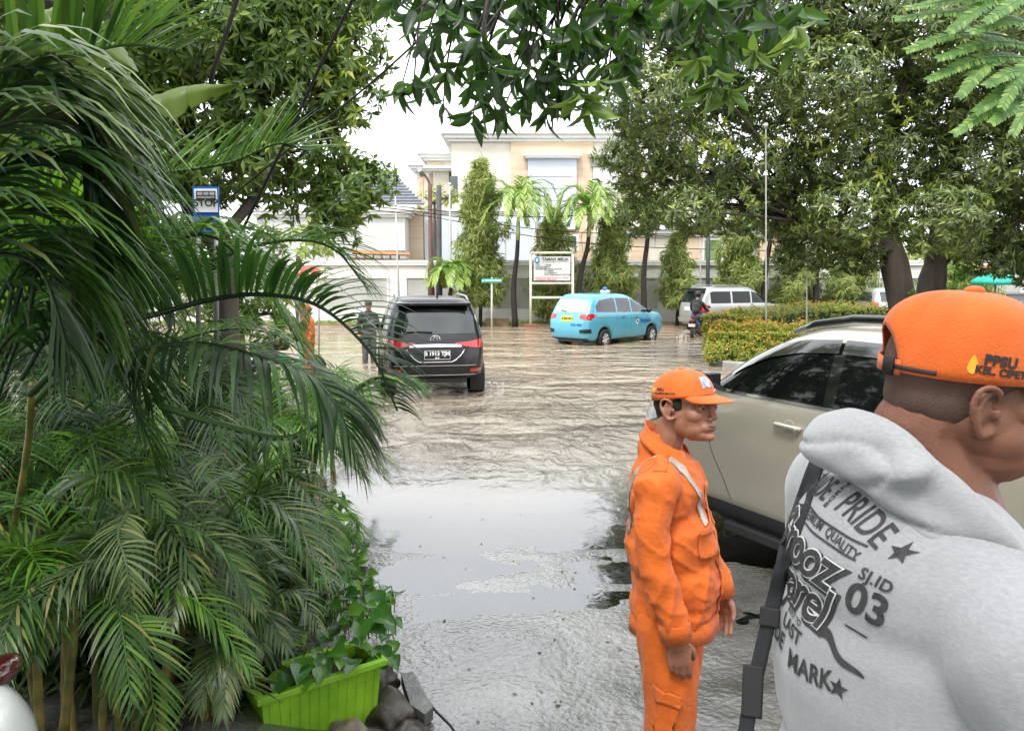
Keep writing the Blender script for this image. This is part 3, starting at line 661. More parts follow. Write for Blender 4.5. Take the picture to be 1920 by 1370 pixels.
# greenery far behind
bb = []; random.seed(21)
for i, (px, py, r_) in enumerate([(1700, 520, 2.4), (1780, 500, 2.6), (1860, 520, 2.2), (1920, 500, 2.6), (2000, 520, 3), (2100, 500, 3.4), (1640, 440, 2.4), (1900, 420, 3), (560, 480, 1.2)]):
    Y = random.uniform(44, 52) if px > 1000 else 30; c = pt(px, py, Y)
    tree('street_tree', ['bushy tree far along the street behind the mango trunk', 'tall leafy tree far along the street at the right', 'rounded tree beyond the green awning', 'dense tree far right beyond the parked vehicles', 'distant street tree past the right edge of the median', 'outermost distant tree at the right', 'high crown far behind the mango leaves', 'tall far crown above the green awning', 'small bush-like tree in front of the bungalow wall'][i], 'tree', [(tuple(c), (r_, r_, r_*.9)), (tuple(c+Vector((r_*.6, 0, r_*.6))), r_*.7)], [([(c.x, Y, 0), (c.x, Y, c.z*.5+.3), (c.x, Y, c.z)], [.2, .17, .1])], 22, .42, .16, poly_m if i % 2 == 0 else mango_l, 7, limbs=False, group='trees far along the street' if px > 1000 else None)

# ---- median island: kerb, grass, hedges
ker = [(24, 17.4), (12, 17.5), (8, 17.55), (5.9, 17.6), (5.2, 17.8), (4.82, 18.3), (4.8, 19.0), (5.05, 20.2), (5.9, 22.3), (8.8, 26.6), (11, 28.0), (16, 28.8), (26, 29.2)]
C = catmull([(a, b, 0) for a, b in ker], 150)
kb = bpy.data.meshes.new('kerb'); b_ = bmesh.new(); prev = None
acc = 0; mi = []
for i, c in enumerate(C):
    a = C[max(0, i-1)]; d = (C[min(150, i+1)]-a).normalized(); nrm = Vector((-d.y, d.x, 0))
    r_ = [b_.verts.new(c+nrm*o_+Vector((0, 0, z_))) for (o_, z_) in ((0, -.25), (0, .13), (-.02, .155), (-.16, .155), (-.16, -.1))]
    if prev:
        acc += (C[i]-C[i-1]).length
        for k in range(4):
            f = b_.faces.new((prev[k], prev[k+1], r_[k+1], r_[k])); f.material_index = int(acc/.62) % 2
    prev = r_
bmesh.ops.recalc_face_normals(b_, faces=b_.faces[:])
b_.to_mesh(kb); b_.free()
tag(link('kerb', kb, [mat('kerb_white', (.30, .29, .27), .7, .2, 4, .2), mat('kerb_black', (.05, .05, .05), .7, .3, 4, .2)], smooth=False), kind='structure')
b_ = MB(); b_.add([(c.x-.0, c.y+.0, .12) for c in C[::3]], [tuple(range(51))])
tag(b_.build('island_grass', mat('grass_ground', (.045, .08, .02), .9, .3, 3, .5, 80)), kind='structure')
def hedge(path, half, z0, z1, n, label, shoots, Ln=.055):
    C = catmull([(a, b, 0) for a, b in path], 60); A = np.array([tuple(c) for c in C])
    root = thing('hedge', label, 'hedge', (A[0, 0], A[0, 1], z0))
    rows = []
    for i in range(61):
        d = A[min(60, i+1)]-A[max(0, i-1)]; d /= np.linalg.norm(d); nr = np.array([-d[1], d[0], 0]); h_ = half*.8*(min(1, (i+1)/4)**.5)
        rows.append([tuple(A[i]+nr*h_+[0, 0, z0]), tuple(A[i]+nr*h_*.95+[0, 0, z1-.14]), tuple(A[i]-nr*h_*.95+[0, 0, z1-.14]), tuple(A[i]-nr*h_+[0, 0, z0])])
    q = MB(); q.grid(rows); q.add(rows[0], [(0, 1, 2, 3)]); q.build('branch_core', mat('hedge_core', (.03, .045, .015), .9, .4, 12, .9, 30), root, world=True)
    s = rng.uniform(0, 60, n); i0 = np.clip(s.astype(int), 0, 59); f_ = (s-i0)[:, None]
    P_ = A[i0]*(1-f_)+A[i0+1]*f_; d = A[i0+1]-A[i0]; d /= np.linalg.norm(d, axis=1, keepdims=True); nr = np.stack([-d[:, 1], d[:, 0], 0*d[:, 0]], 1)
    endf = np.minimum(1, ((s+1)/4))**.5
    which = rng.uniform(0, 1, n); hgt = z1-z0; ptop = 2*half/(2*half+2*hgt)
    side = np.where(which < ptop, 0, np.where(which < ptop+(1-ptop)/2, 1, -1))
    off = np.where(side == 0, rng.uniform(-1, 1, n)*half, side*half)*endf
    zz = np.where(side == 0, z1, z0+rng.uniform(0, 1, n)*hgt)
    rnd = np.maximum(0, np.abs(off)/half+np.maximum(0, (zz-z1+.25)/.25)-1.3)
    P_ = P_+nr*off[:, None]; P_[:, 2] = zz-rnd*.22
    lm = np.array([noise.noise(Vector(p_)*1.9) for p_ in P_])*.17
    N_ = nr*np.sign(side)[:, None]+np.where(side == 0, 1, .15)[:, None]*np.array([0, 0, 1.]); N_ += np.where((s < 1.2), 1, 0)[:, None]*(-d)*.8
    N_ /= np.linalg.norm(N_, axis=1, keepdims=True); P_ = P_+N_*(lm+rng.normal(size=n)*.025)[:, None]
    V_, F_ = rosettes(P_, N_, 5, Ln, Ln*.42, spread=1, droop=0, jit=.6, back=.05); leafobj('leaves', V_, F_, hedge_m, root, world=True)
    sel = (side == 0) & (rng.uniform(0, 1, n) < shoots) | (side != 0) & (rng.uniform(0, 1, n) < shoots*.25)
    V_, F_ = rosettes(P_[sel]+N_[sel]*.04, N_[sel]+[0, 0, .6], 4, Ln, Ln*.4, spread=.5, droop=-.5, jit=.4); leafobj('shoots', V_, F_, hedge_o, root, world=True)
hedge([(5.0, 19.0), (5.55, 18.6), (6.6, 18.5), (9, 18.5), (14, 18.45)], .62, .1, .97, 9500, 'near clipped hedge with orange young leaves beside the striped kerb', .15, .062)
hedge([(5.5, 20.3), (6.4, 21.6), (9.4, 25.6), (12, 27.1), (18, 27.6), (24, 28)], .55, .1, 1.18, 7500, 'far clipped yellow green hedge running behind the flagpole and mango trunk', .1, .075)
# climbing shrub at foot of the mango trunk
def shrub(name, label, blobs, n, Ln, Wd, m_, tpl=T_MANGO, group=None, cat='plant', k=6, droop=.2):
    c = blobs[0][0]; root = thing(name, label, cat, (c[0], c[1], 0.05), 0, group)
    b_ = MB()
    for (c_, r_) in blobs:
        for j in range(4): b_.tube([(c_[0]+random.uniform(-.05, .05), c_[1], gz(c_[0], c_[1])-.05), (c_[0]+random.uniform(-.1, .1), c_[1], c_[2]*.6), (c_[0]+random.uniform(-.15, .15), c_[1]+random.uniform(-.1, .1), c_[2]+.1)], [.012, .01, .005], 5)
    b_.build('stem', bark, root, True, True)
    P_, N_ = blobs_pts(blobs, n, .3); V_, F_ = rosettes(P_, N_, k, Ln, Wd, tpl=tpl, droop=droop); leafobj('leaves', V_, F_, m_, root, world=True)
    return root
shrub('creeper', 'bright green creeper at the foot of the forked mango trunk', [(tuple(pt(1712, 565, 19.6)), (.3, .2, .35)), (tuple(pt(1730, 590, 19.6)), (.4, .25, .3)), (tuple(pt(1690, 595, 19.5)), (.3, .2, .2))], 90, .14, .09, areca_b, group=None)
shrub('papaya_plant', 'bright lime green broad leaved plant behind the big cap', [(tuple(pt(1790, 515, 22)), (.35, .3, .3)), (tuple(pt(1775, 545, 22)), (.3, .3, .3))], 60, .3, .12, areca_b)

# ---- branches overhanging from above the camera
root = thing('overhanging_branch', 'dark green leafy branches hanging into the top centre of the view', 'branch', tuple(pt(1000, -160, 4.2)))
tw = MB(); random.seed(5); ends = []
main = catmull([pt(560, -150, 4.6), pt(800, -70, 4.3), pt(1050, -60, 4.1), pt(1300, -50, 4.2), pt(1560, -90, 4.5)], 24)
tw.tube(main, [.035-.001*i for i in range(25)], 8)
cl_ = [(760, 40), (800, 110), (775, 165), (860, 60), (850, 140), (830, 205), (900, 100), (905, 185), (885, 235), (950, 60), (960, 150), (940, 215), (1000, 90), (1010, 180), (1025, 225), (1060, 60), (1080, 140), (1115, 185), (1110, 60), (1140, 145), (1180, 60), (1170, 115), (1200, 20), (1250, 50), (1290, 30), (1330, 20), (1310, 110), (1345, 130), (1365, 165), (1400, 60), (1440, 35), (1470, 70), (1385, 100), (1440, 95), (740, 0), (820, 0), (900, 0), (980, 0), (1040, 5), (1120, 0), (1000, 30), (1070, 100), (1030, 140), (870, 20), (1060, 190), (930, 30), (1150, 30), (880, 165), (800, 60), (1100, 110), (980, 200), (1240, -20), (1380, 0), (1500, 20)]
for (px, py) in cl_:
    Y = random.uniform(3.7, 4.7); e_ = pt(px, py, Y); a = min(main, key=lambda q: abs(q.x-e_.x-.15)+abs(q.y-e_.y)*.2)
    mid = a.lerp(e_, .55)+Vector((random.uniform(-.06, .06), random.uniform(-.1, .1), random.uniform(-.02, .08)))
    tw.tube(catmull([a, mid, e_], 8), [.010, .009, .008, .007, .006, .005, .0045, .004, .003], 6)
    ends.append((e_, (e_-mid).normalized())); 
    if random.random() < .7: ends.append((mid.lerp(e_, .5), (e_-mid).normalized()))
    e2 = e_+Vector((random.uniform(-.12, .12), random.uniform(-.2, .2), random.uniform(-.02, .12)))
    tw.tube([mid, e2], [.005, .003], 5); ends.append((e2, (e2-mid).normalized()))
tw.build('twigs', bark_d, root, True, True)
P_ = np.array([tuple(e[0]) for e in ends]); N_ = np.array([tuple(e[1]) for e in ends])
V_, F_ = rosettes(P_, N_, 6, .155, .046, spread=.75, droop=.5, tpl=T_MANGO, jit=.6, back=.08)
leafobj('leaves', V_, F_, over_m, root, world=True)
# brighter sprig on the right
sp = [(1310, 110), (1345, 130), (1330, 165), (1370, 170), (1415, 95), (1490, 50), (1480, 85), (1100, 200), (1120, 150), (1085, 175)]
P_ = np.array([tuple(pt(a, b, 3.6)) for a, b in sp]); N_ = np.tile([.2, -.2, -1.], (len(sp), 1))
V_, F_ = rosettes(P_, N_, 7, .14, .045, spread=.9, droop=.4, tpl=T_MANGO, jit=.5); leafobj('bright_leaves', V_, F_, mango_l, root, world=True)
# feathery branch top right
root = thing('feathery_branch', 'pale green feathery branch at the top right corner', 'branch', tuple(pt(1980, 60, 7.5)))
b_ = MB(); b_.tube(catmull([pt(2100, 60, 7.6), pt(1960, 120, 7.5), pt(1880, 130, 7.4), pt(1800, 90, 7.4)], 12), [.05-.003*i for i in range(13)], 7); b_.build('twigs', bark_d, root, True, True)
prt = []
for i, (a, b, c, d) in enumerate([(1960, 20, 1700, 15), (1960, 50, 1680, 35), (1900, 70, 1700, 95), (1950, 90, 1760, 110), (1940, 110, 1740, 150), (1900, 100, 1800, 180), (1960, 150, 1850, 160), (1950, 170, 1830, 210), (1960, 200, 1860, 230), (1940, 10, 1760, -20), (1980, 0, 1850, 40), (1990, 130, 1900, 250), (1970, 60, 1820, 60), (1960, 180, 1790, 250), (1930, -10, 1780, 60), (1960, 100, 1880, 200)]):
    A, B = pt(a, b, 7.5), pt(c, d, 7.1); m_ = (A+B)/2+Vector((0, 0, .1))
    prt.append(frond_arr([A, m_, B], 44, .105, .030, up=(0, -.75, .65), ang=72, lift=0, grav=.25, rr=.008, seg=3, s0=.1, tipf=.6))
V_, F_ = merge(prt); leafobj('leaves', V_, F_, feath_m, root, world=True)
# ================================================================== FOREGROUND PALMS AND PLANTER
PB = {}
def palm_root(key, px, py, Y, label, grp='areca palms along the left edge'):
    p_ = pt(px, py, Y); z = gz(p_.x, p_.y); r_ = thing('areca_palm', label, 'palm', (p_.x, p_.y, z), 0, grp); PB[key] = r_; return r_
def add_frond(key, ctrl, m_, **kw):
    c_ = [pt(*q) for q in ctrl]; V_, F_ = frond_arr(c_, **kw); return leafobj('frond', V_, F_, m_, PB[key], world=True)
def stem(key, ctrl, r0, r1):
    c_ = [pt(*q) for q in ctrl]; b_ = MB(); n = 24; C = catmull(c_, n)
    b_.tube(C, [(r0+(r1-r0)*i/n)*(1.12 if i % 4 == 0 else 1) for i in range(n+1)], 9); return b_.build('stem', stem_y, PB[key], True, True)
palm_root('big', 40, 1200, 2.6, 'tall dark green areca palm arching far over the water from the left')
stem('big', [(-30, 1500, 3.2), (10, 1100, 3.0), (50, 850, 2.7), (60, 720, 2.4)], .013, .010)
stem('big', [(-60, 1420, 2.6), (-40, 1000, 2.5), (-30, 700, 2.4)], .04, .03)
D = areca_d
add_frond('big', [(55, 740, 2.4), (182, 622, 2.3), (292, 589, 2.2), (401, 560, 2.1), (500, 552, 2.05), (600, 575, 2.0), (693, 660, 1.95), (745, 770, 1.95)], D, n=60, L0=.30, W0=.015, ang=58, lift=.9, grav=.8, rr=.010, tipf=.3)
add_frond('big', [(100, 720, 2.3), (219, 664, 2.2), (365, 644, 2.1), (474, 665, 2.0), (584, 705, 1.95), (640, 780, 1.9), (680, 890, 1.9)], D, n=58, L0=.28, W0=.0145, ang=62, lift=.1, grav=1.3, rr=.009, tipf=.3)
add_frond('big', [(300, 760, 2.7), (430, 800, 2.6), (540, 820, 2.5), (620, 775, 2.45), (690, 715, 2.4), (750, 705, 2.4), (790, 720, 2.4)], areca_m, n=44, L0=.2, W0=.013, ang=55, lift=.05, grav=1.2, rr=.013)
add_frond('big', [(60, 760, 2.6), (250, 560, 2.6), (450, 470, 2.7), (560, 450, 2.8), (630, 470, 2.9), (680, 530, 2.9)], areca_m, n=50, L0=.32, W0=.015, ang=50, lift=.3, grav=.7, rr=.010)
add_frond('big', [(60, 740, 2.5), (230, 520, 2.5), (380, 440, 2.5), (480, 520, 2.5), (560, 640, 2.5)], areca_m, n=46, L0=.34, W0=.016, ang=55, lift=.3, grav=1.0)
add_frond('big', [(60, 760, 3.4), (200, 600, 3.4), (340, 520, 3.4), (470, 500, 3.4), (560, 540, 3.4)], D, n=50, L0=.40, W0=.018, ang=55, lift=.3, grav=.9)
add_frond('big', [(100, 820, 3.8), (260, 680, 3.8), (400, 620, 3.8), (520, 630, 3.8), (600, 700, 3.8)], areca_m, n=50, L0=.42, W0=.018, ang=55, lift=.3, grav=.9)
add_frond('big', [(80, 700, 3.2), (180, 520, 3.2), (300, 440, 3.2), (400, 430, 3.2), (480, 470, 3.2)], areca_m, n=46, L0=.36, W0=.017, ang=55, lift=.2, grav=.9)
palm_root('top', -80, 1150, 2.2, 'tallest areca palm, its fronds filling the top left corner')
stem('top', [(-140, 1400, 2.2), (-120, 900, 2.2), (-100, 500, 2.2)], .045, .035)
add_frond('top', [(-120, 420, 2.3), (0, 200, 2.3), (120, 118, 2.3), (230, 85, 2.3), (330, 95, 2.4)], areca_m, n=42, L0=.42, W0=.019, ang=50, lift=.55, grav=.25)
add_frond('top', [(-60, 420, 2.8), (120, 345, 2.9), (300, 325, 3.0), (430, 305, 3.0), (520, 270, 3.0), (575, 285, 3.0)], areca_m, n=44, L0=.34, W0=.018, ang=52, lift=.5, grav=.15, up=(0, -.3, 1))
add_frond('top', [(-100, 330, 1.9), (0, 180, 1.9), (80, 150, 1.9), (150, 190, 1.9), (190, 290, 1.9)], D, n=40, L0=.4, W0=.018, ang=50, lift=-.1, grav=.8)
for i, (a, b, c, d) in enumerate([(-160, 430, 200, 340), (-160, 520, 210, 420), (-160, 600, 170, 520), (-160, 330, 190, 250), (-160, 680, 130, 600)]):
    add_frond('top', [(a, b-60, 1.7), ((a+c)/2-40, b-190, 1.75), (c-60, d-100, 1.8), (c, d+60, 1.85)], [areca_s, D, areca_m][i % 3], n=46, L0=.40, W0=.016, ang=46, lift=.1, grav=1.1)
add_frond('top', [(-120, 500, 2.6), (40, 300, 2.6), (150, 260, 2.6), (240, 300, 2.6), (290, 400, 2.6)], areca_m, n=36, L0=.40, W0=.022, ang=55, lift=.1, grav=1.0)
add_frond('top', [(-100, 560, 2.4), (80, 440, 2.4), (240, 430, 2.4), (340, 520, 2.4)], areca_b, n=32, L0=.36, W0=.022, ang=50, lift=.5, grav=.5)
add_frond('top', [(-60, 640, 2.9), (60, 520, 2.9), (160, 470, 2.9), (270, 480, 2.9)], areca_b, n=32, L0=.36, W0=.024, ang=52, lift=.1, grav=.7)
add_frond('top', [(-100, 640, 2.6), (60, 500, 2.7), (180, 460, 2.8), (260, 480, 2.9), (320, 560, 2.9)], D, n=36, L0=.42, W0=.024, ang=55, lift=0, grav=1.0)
random.seed(9)
for i in range(14):
    a, b = random.uniform(-80, 60), random.uniform(450, 800); ex = random.uniform(150, 330); ey = random.uniform(b-150, b+180)
    Y = random.uniform(2.6, 3.6)
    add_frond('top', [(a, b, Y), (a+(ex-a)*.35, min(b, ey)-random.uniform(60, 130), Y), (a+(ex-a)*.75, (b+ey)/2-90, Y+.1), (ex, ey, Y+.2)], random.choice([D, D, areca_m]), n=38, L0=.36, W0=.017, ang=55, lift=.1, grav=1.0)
# lower arecas: clumps of thin yellow stems
def clump(key, bx, by, Y, label, stems, fronds, m_, size=.62, seed=0):
    random.seed(seed); palm_root(key, bx, by, Y, label)
    base = Vector(PB[key].location)
    for i in range(stems):
        o_ = Vector((random.uniform(-.18, .18), random.uniform(-.18, .18), 0)); h_ = random.uniform(.45, .85)*size/.62
        lean = Vector((random.uniform(-.12, .16), random.uniform(-.12, .05), 0)); top = base+o_+lean+Vector((0, 0, h_))
        b_ = MB(); C = catmull([base+o_-Vector((0, 0, .1)), base+o_+lean*.4+Vector((0, 0, h_*.5)), top], 18)
        b_.tube(C, [(.017-.006*k/18)*(1.15 if k % 3 == 0 else 1) for k in range(19)], 8); b_.build('stem', stem_y, PB[key], True, True)
        for j in range(fronds):
            an = random.uniform(0, 6.28); d = Vector((math.cos(an), math.sin(an)*.9-.15, 0)); s = size*random.uniform(.75, 1.2)
            up_ = random.uniform(.25, .75)
            c_ = [top-Vector((0, 0, .05)), top+d*s*.3+Vector((0, 0, s*up_*.7)), top+d*s*.75+Vector((0, 0, s*up_*.62)), top+d*s*1.1+Vector((0, 0, s*(up_*.3-.2)))]
            V_, F_ = frond_arr(c_, 32, .25*size/.62, .0105, ang=52, lift=random.uniform(-.1, .3), grav=.7, rr=.0045, seg=4, jit=.08)
            leafobj('frond', V_, F_, random.choice(m_), PB[key], world=True)
S_ = areca_s
clump('a', 100, 1340, 2.75, 'low areca clump nearest the white parked car', 4, 5, [areca_m, S_, areca_b], .5, 1)
clump('b', 300, 1330, 3.0, 'low areca clump with yellow canes left of the lime planter', 5, 6, [areca_m, S_], .5, 2)
clump('c', 180, 1150, 3.7, 'areca clump behind the yellow canes', 5, 6, [areca_m, D, areca_b], .62, 3)
clump('d', 420, 1120, 4.0, 'feathery areca clump behind the lime planter', 5, 6, [areca_m, S_, areca_b], .58, 4)
clump('e', 30, 1080, 4.2, 'areca clump beside the bank rocks at the left edge', 5, 6, [D, areca_m], .75, 5)
clump('f', 560, 960, 5.6, 'areca clump leaning to the water behind the rocks', 6, 6, [areca_m, areca_b, S_], .62, 6)
clump('g', 330, 930, 5.4, 'areca clump in the middle of the left bank', 6, 6, [D, areca_m, D], .9, 7)
clump('h', 150, 900, 5.8, 'dark areca clump deep in the left bank', 6, 6, [D], 1.0, 8)
clump('i', 440, 1330, 3.1, 'small areca shoot with grey green fronds by the planter end', 2, 4, [S_], .36, 9)
clump('j', 600, 830, 8.0, 'areca clump farthest along the bank near the black car', 5, 6, [areca_m, areca_b], .7, 10)
# explicit pendant fronds seen against the stems
PBk = 'b'
add_frond('b', [(240, 960, 2.7), (222, 1000, 2.6), (237, 1060, 2.5), (250, 1170, 2.5)], S_, n=26, L0=.17, W0=.010, ang=62, lift=0, grav=.5, rr=.005, up=(0, -1, .3), s0=.02)
add_frond('b', [(255, 1150, 2.5), (272, 1200, 2.45), (282, 1280, 2.4), (300, 1400, 2.35)], areca_m, n=24, L0=.19, W0=.010, ang=60, lift=0, grav=.4, rr=.005, up=(0, -1, .3), s0=.02)
add_frond('b', [(290, 910, 3.0), (370, 970, 2.9), (430, 1050, 2.8), (480, 1140, 2.75)], S_, n=28, L0=.17, W0=.010, ang=55, lift=0, grav=.7, rr=.005, up=(0, -.7, .7), s0=.05)
add_frond('b', [(150, 900, 2.9), (205, 880, 2.8), (260, 900, 2.8), (310, 960, 2.8)], areca_m, n=24, L0=.17, W0=.010, ang=60, lift=0, grav=.8, rr=.005, up=(0, -.5, .8), s0=.02)
add_frond('c', [(205, 930, 2.9), (190, 900, 2.8), (150, 890, 2.8), (90, 930, 2.8)], areca_m, n=24, L0=.17, W0=.010, ang=60, lift=0, grav=.8, rr=.005, up=(0, -.5, .8), s0=.02)
add_frond('d', [(480, 1180, 3.0), (500, 1130, 2.9), (560, 1110, 2.85), (600, 1180, 2.8)], S_, n=24, L0=.16, W0=.009, ang=58, lift=0, grav=.8, rr=.005, s0=.02)
for i, Q in enumerate([[(120, 1370, 2.6), (140, 1150, 2.6), (115, 1060, 2.6)], [(75, 1400, 2.5), (70, 1250, 2.5), (62, 1100, 2.5)], [(300, 1400, 2.8), (320, 1180, 2.8), (345, 1050, 2.8)], [(315, 1290, 3.0), (350, 1150, 3.0), (372, 1040, 3.0)], [(185, 1400, 3.0), (178, 1180, 3.0), (182, 1000, 3.1)], [(228, 1400, 2.8), (215, 1280, 2.8), (222, 1180, 2.8)]]):
    stem('b' if i > 1 else 'a', Q, .017, .012)
# banana leaf
ba = thing('banana_plant', 'pale yellow green banana leaves behind the tall palms', 'plant', tuple(gp(60, 900, .25)))
for Q, w_ in (([(-40, 130, 4.2), (100, 60, 4.2), (180, 75, 4.2), (250, 130, 4.2)], .15), ([(230, 150, 4.4), (260, 190, 4.4), (350, 165, 4.4), (440, 158, 4.3)], .13), ([(-60, 300, 4.0), (60, 60, 4.0), (110, 20, 4.0), (120, 50, 3.9)], .2)):
    C = catmull([pt(*q) for q in Q], 30); rows = []
    for i, c in enumerate(C):
        d = (C[min(30, i+1)]-C[max(0, i-1)]).normalized(); s_ = d.cross(Vector((0, -.8, .6))).normalized(); ww = w_*math.sin(min(1, (i+1)/8)*math.pi/2)*(1-(i/30)**3)*(1-.25*(i % 5 == 0)); dn = Vector((0, .03, -.25*ww))
        rows.append([c+s_*ww+dn*2, c+s_*ww*.5+dn*.5, c, c-s_*ww*.5+dn*.5, c-s_*ww+dn*2])
    q = MB(); q.grid(rows); q.build('leaf_blade', banana_m, ba, True, True)
q = MB(); q.tube([gp(0, 900, .2), pt(-20, 500, 4.2), pt(-30, 140, 4.2)], [.09, .08, .05], 10); q.build('stalk', stem_y, ba, True, True)
# dense dark undergrowth at the back of the bank
P_ = []; 
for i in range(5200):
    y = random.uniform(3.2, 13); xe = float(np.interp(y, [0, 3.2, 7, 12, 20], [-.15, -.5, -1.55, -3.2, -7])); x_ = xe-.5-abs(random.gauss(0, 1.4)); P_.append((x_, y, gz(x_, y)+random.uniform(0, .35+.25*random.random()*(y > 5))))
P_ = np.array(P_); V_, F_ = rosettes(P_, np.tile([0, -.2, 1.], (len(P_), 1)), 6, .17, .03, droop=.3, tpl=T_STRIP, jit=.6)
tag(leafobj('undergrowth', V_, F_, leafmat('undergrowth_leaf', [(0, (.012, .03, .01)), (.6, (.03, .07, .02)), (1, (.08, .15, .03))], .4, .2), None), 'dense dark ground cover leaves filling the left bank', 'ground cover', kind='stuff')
for (px, py, r_, lab) in [(300, 1090, .3, 'grassy shrub between the areca stems'), (500, 1180, .2, 'leafy plant behind the lime planter'), (630, 1010, .25, 'small leafy bush at the water edge above the planter'), (600, 1090, .25, 'bush spilling over the bank above the planter')]:
    c = gp(px, py, .35); shrub('shrub', lab, [((c.x, c.y, c.z), (r_, r_, r_)), ((c.x-.15, c.y+.1, c.z+.1), (r_*.8, r_*.8, r_*.8))], 260, .12, .035, areca_m if px != 630 else areca_b, group='low shrubs on the left bank')

# rocks
rock_m = mat('rock', (.09, .075, .06), .85, .0, 3, .8, 9, col2=(.32, .26, .20), det=6)
rock_w = mat('rock_wet', (.025, .022, .018), .45, .0, 4, .8, 12, col2=(.09, .075, .06))
def rock(c, r_, label, m_, seed, grp='rocks lining the left bank'):
    b_ = bmesh.new(); bmesh.ops.create_icosphere(b_, subdivisions=4, radius=1)
    for v in b_.verts:
        n_ = noise.noise(v.co*1.3+Vector((seed, 0, 0)))*.38+noise.noise(v.co*3.1+Vector((0, seed, 0)))*.16+noise.noise(v.co*8)*.05
        v.co = Vector((v.co.x*r_[0], v.co.y*r_[1], v.co.z*r_[2]))*(1+n_)
    me = bpy.data.meshes.new('rock'); b_.to_mesh(me); b_.free(); o_ = link('rock', me, m_); o_.location = c; o_.rotation_euler.z = seed
    tag(o_, label, 'rock', grp)
for i, (px, py, z, r_, m_, lab) in enumerate([(540, 950, .25, (.45, .4, .28), rock_m, 'largest pale rock on the bank under the long palm frond'), (600, 1010, .15, (.2, .2, .16), rock_m, 'pale rounded rock at the water edge'), (40, 850, .6, (.9, .6, .4), rock_m, 'big brown boulder at the left edge of the view'), (90, 1010, .3, (.4, .3, .2), rock_m, 'grey rock among the palm stems at the left'),
                                     (725, 1330, .09, (.13, .16, .11), rock_w, 'dark wet rock against the right end of the lime planter'), (650, 1375, .12, (.10, .09, .08), rock_m, 'rounded brown stone in front of the lime planter'), (760, 1385, .06, (.14, .12, .09), rock_w, 'flat black rock below the lime planter'), (700, 1270, .1, (.12, .14, .10), rock_w, 'dark rock tucked behind the planter corner'), (690, 1385, .08, (.08, .10, .07), rock_w, 'small dark wedge of rock beside the brown stone'), (560, 1040, .2, (.28, .2, .2), rock_m, 'weathered rock behind the planter leaves'), (440, 1000, .35, (.35, .3, .25), rock_m, 'mossy rock below the arching fronds')]):
    c = gp(px, py, z); rock((c.x, c.y, z-.03), r_, lab, m_, i*1.7+.3)
# concrete edge slab next to the drain
sl = thing('drain_slab', 'broken flat concrete slab beside a narrow gutter near the planter', 'slab', tuple(gp(790, 1310, .09)))
q = MB(); A_ = [gp(a, b, .115) for a, b in ((752, 1262), (775, 1258), (812, 1325), (796, 1338), (770, 1320))]
q.add([v for v in A_]+[v-Vector((0, 0, .06)) for v in A_], [(4, 3, 2, 1, 0)]+[(i, (i+1) % 5, 5+(i+1) % 5, 5+i) for i in range(5)])
q.build('slab', mat('slab_concrete', (.12, .12, .115), .35, .3, 8, .5, 40), sl, world=True)
q = MB(); G = [gp(a, b, .103) for a, b in ((770, 1262), (790, 1295), (815, 1330), (845, 1360), (865, 1390))]
q.tube(G, .006, 6); q.build('gutter_gap', dk, sl, world=True)

# lime green planter box
A = gp(487, 1312, .36); B = gp(719, 1238, .36); u_ = (B-A); u_.z = 0; Lp = u_.length; u_.normalize(); v_ = Vector((-u_.y, u_.x, 0)); Wp = .24; Hp = .32
pl = thing('planter_box', 'lime green rectangular plastic planter box with a thick rim', 'planter', (A.x+u_.x*Lp/2+v_.x*Wp/2, A.y+u_.y*Lp/2+v_.y*Wp/2, .04), math.atan2(u_.y, u_.x))
lime = mat('lime_plastic', (.17, .40, .015), .45, .0, 5, .12, 90, col2=(.31, .60, .03), rvar=.12, det=9)
def rect(l, w_, z): return [Vector((-l/2, -w_/2, z)), Vector((l/2, -w_/2, z)), Vector((l/2, w_/2, z)), Vector((-l/2, w_/2, z))]
q = MB(); rws = [rect(Lp-.07, Wp-.06, 0), rect(Lp-.02, Wp-.01, Hp-.03), rect(Lp-.02, Wp-.01, Hp), rect(Lp-.05, Wp-.04, Hp), rect(Lp-.08, Wp-.07, .04)]
q.grid([r__ + [r__[0]] for r__ in rws]); q.add(rect(Lp-.07, Wp-.06, 0), [(3, 2, 1, 0)]); q.build('tub', lime, pl)
q = MB()
for (c, d) in (((0, -Wp/2, Hp-.005), (Lp+.03, .03, .03)), ((0, Wp/2, Hp-.005), (Lp+.03, .03, .03)), ((-Lp/2, 0, Hp-.005), (.03, Wp-.03, .03)), ((Lp/2, 0, Hp-.005), (.03, Wp-.03, .03))): q.box(c, d)
q.build('rim', lime, pl, bevel=.004)
q = MB()
for k in range(12): x_ = -Lp/2+.04+k*(Lp-.08)/11; q.tube([(x_*.93, -Wp/2+.026, .005), (x_, -Wp/2+.002, Hp-.03)], .0011, 5)
q.build('moulded_ribs', lime, pl)
q = MB(); q.box((0, 0, Hp-.06), (Lp-.07, Wp-.06, .02)); q.build('soil', mat('soil', (.02, .014, .01), .95, .4, 20, .8, 60), pl)
C0 = pl.matrix_basis
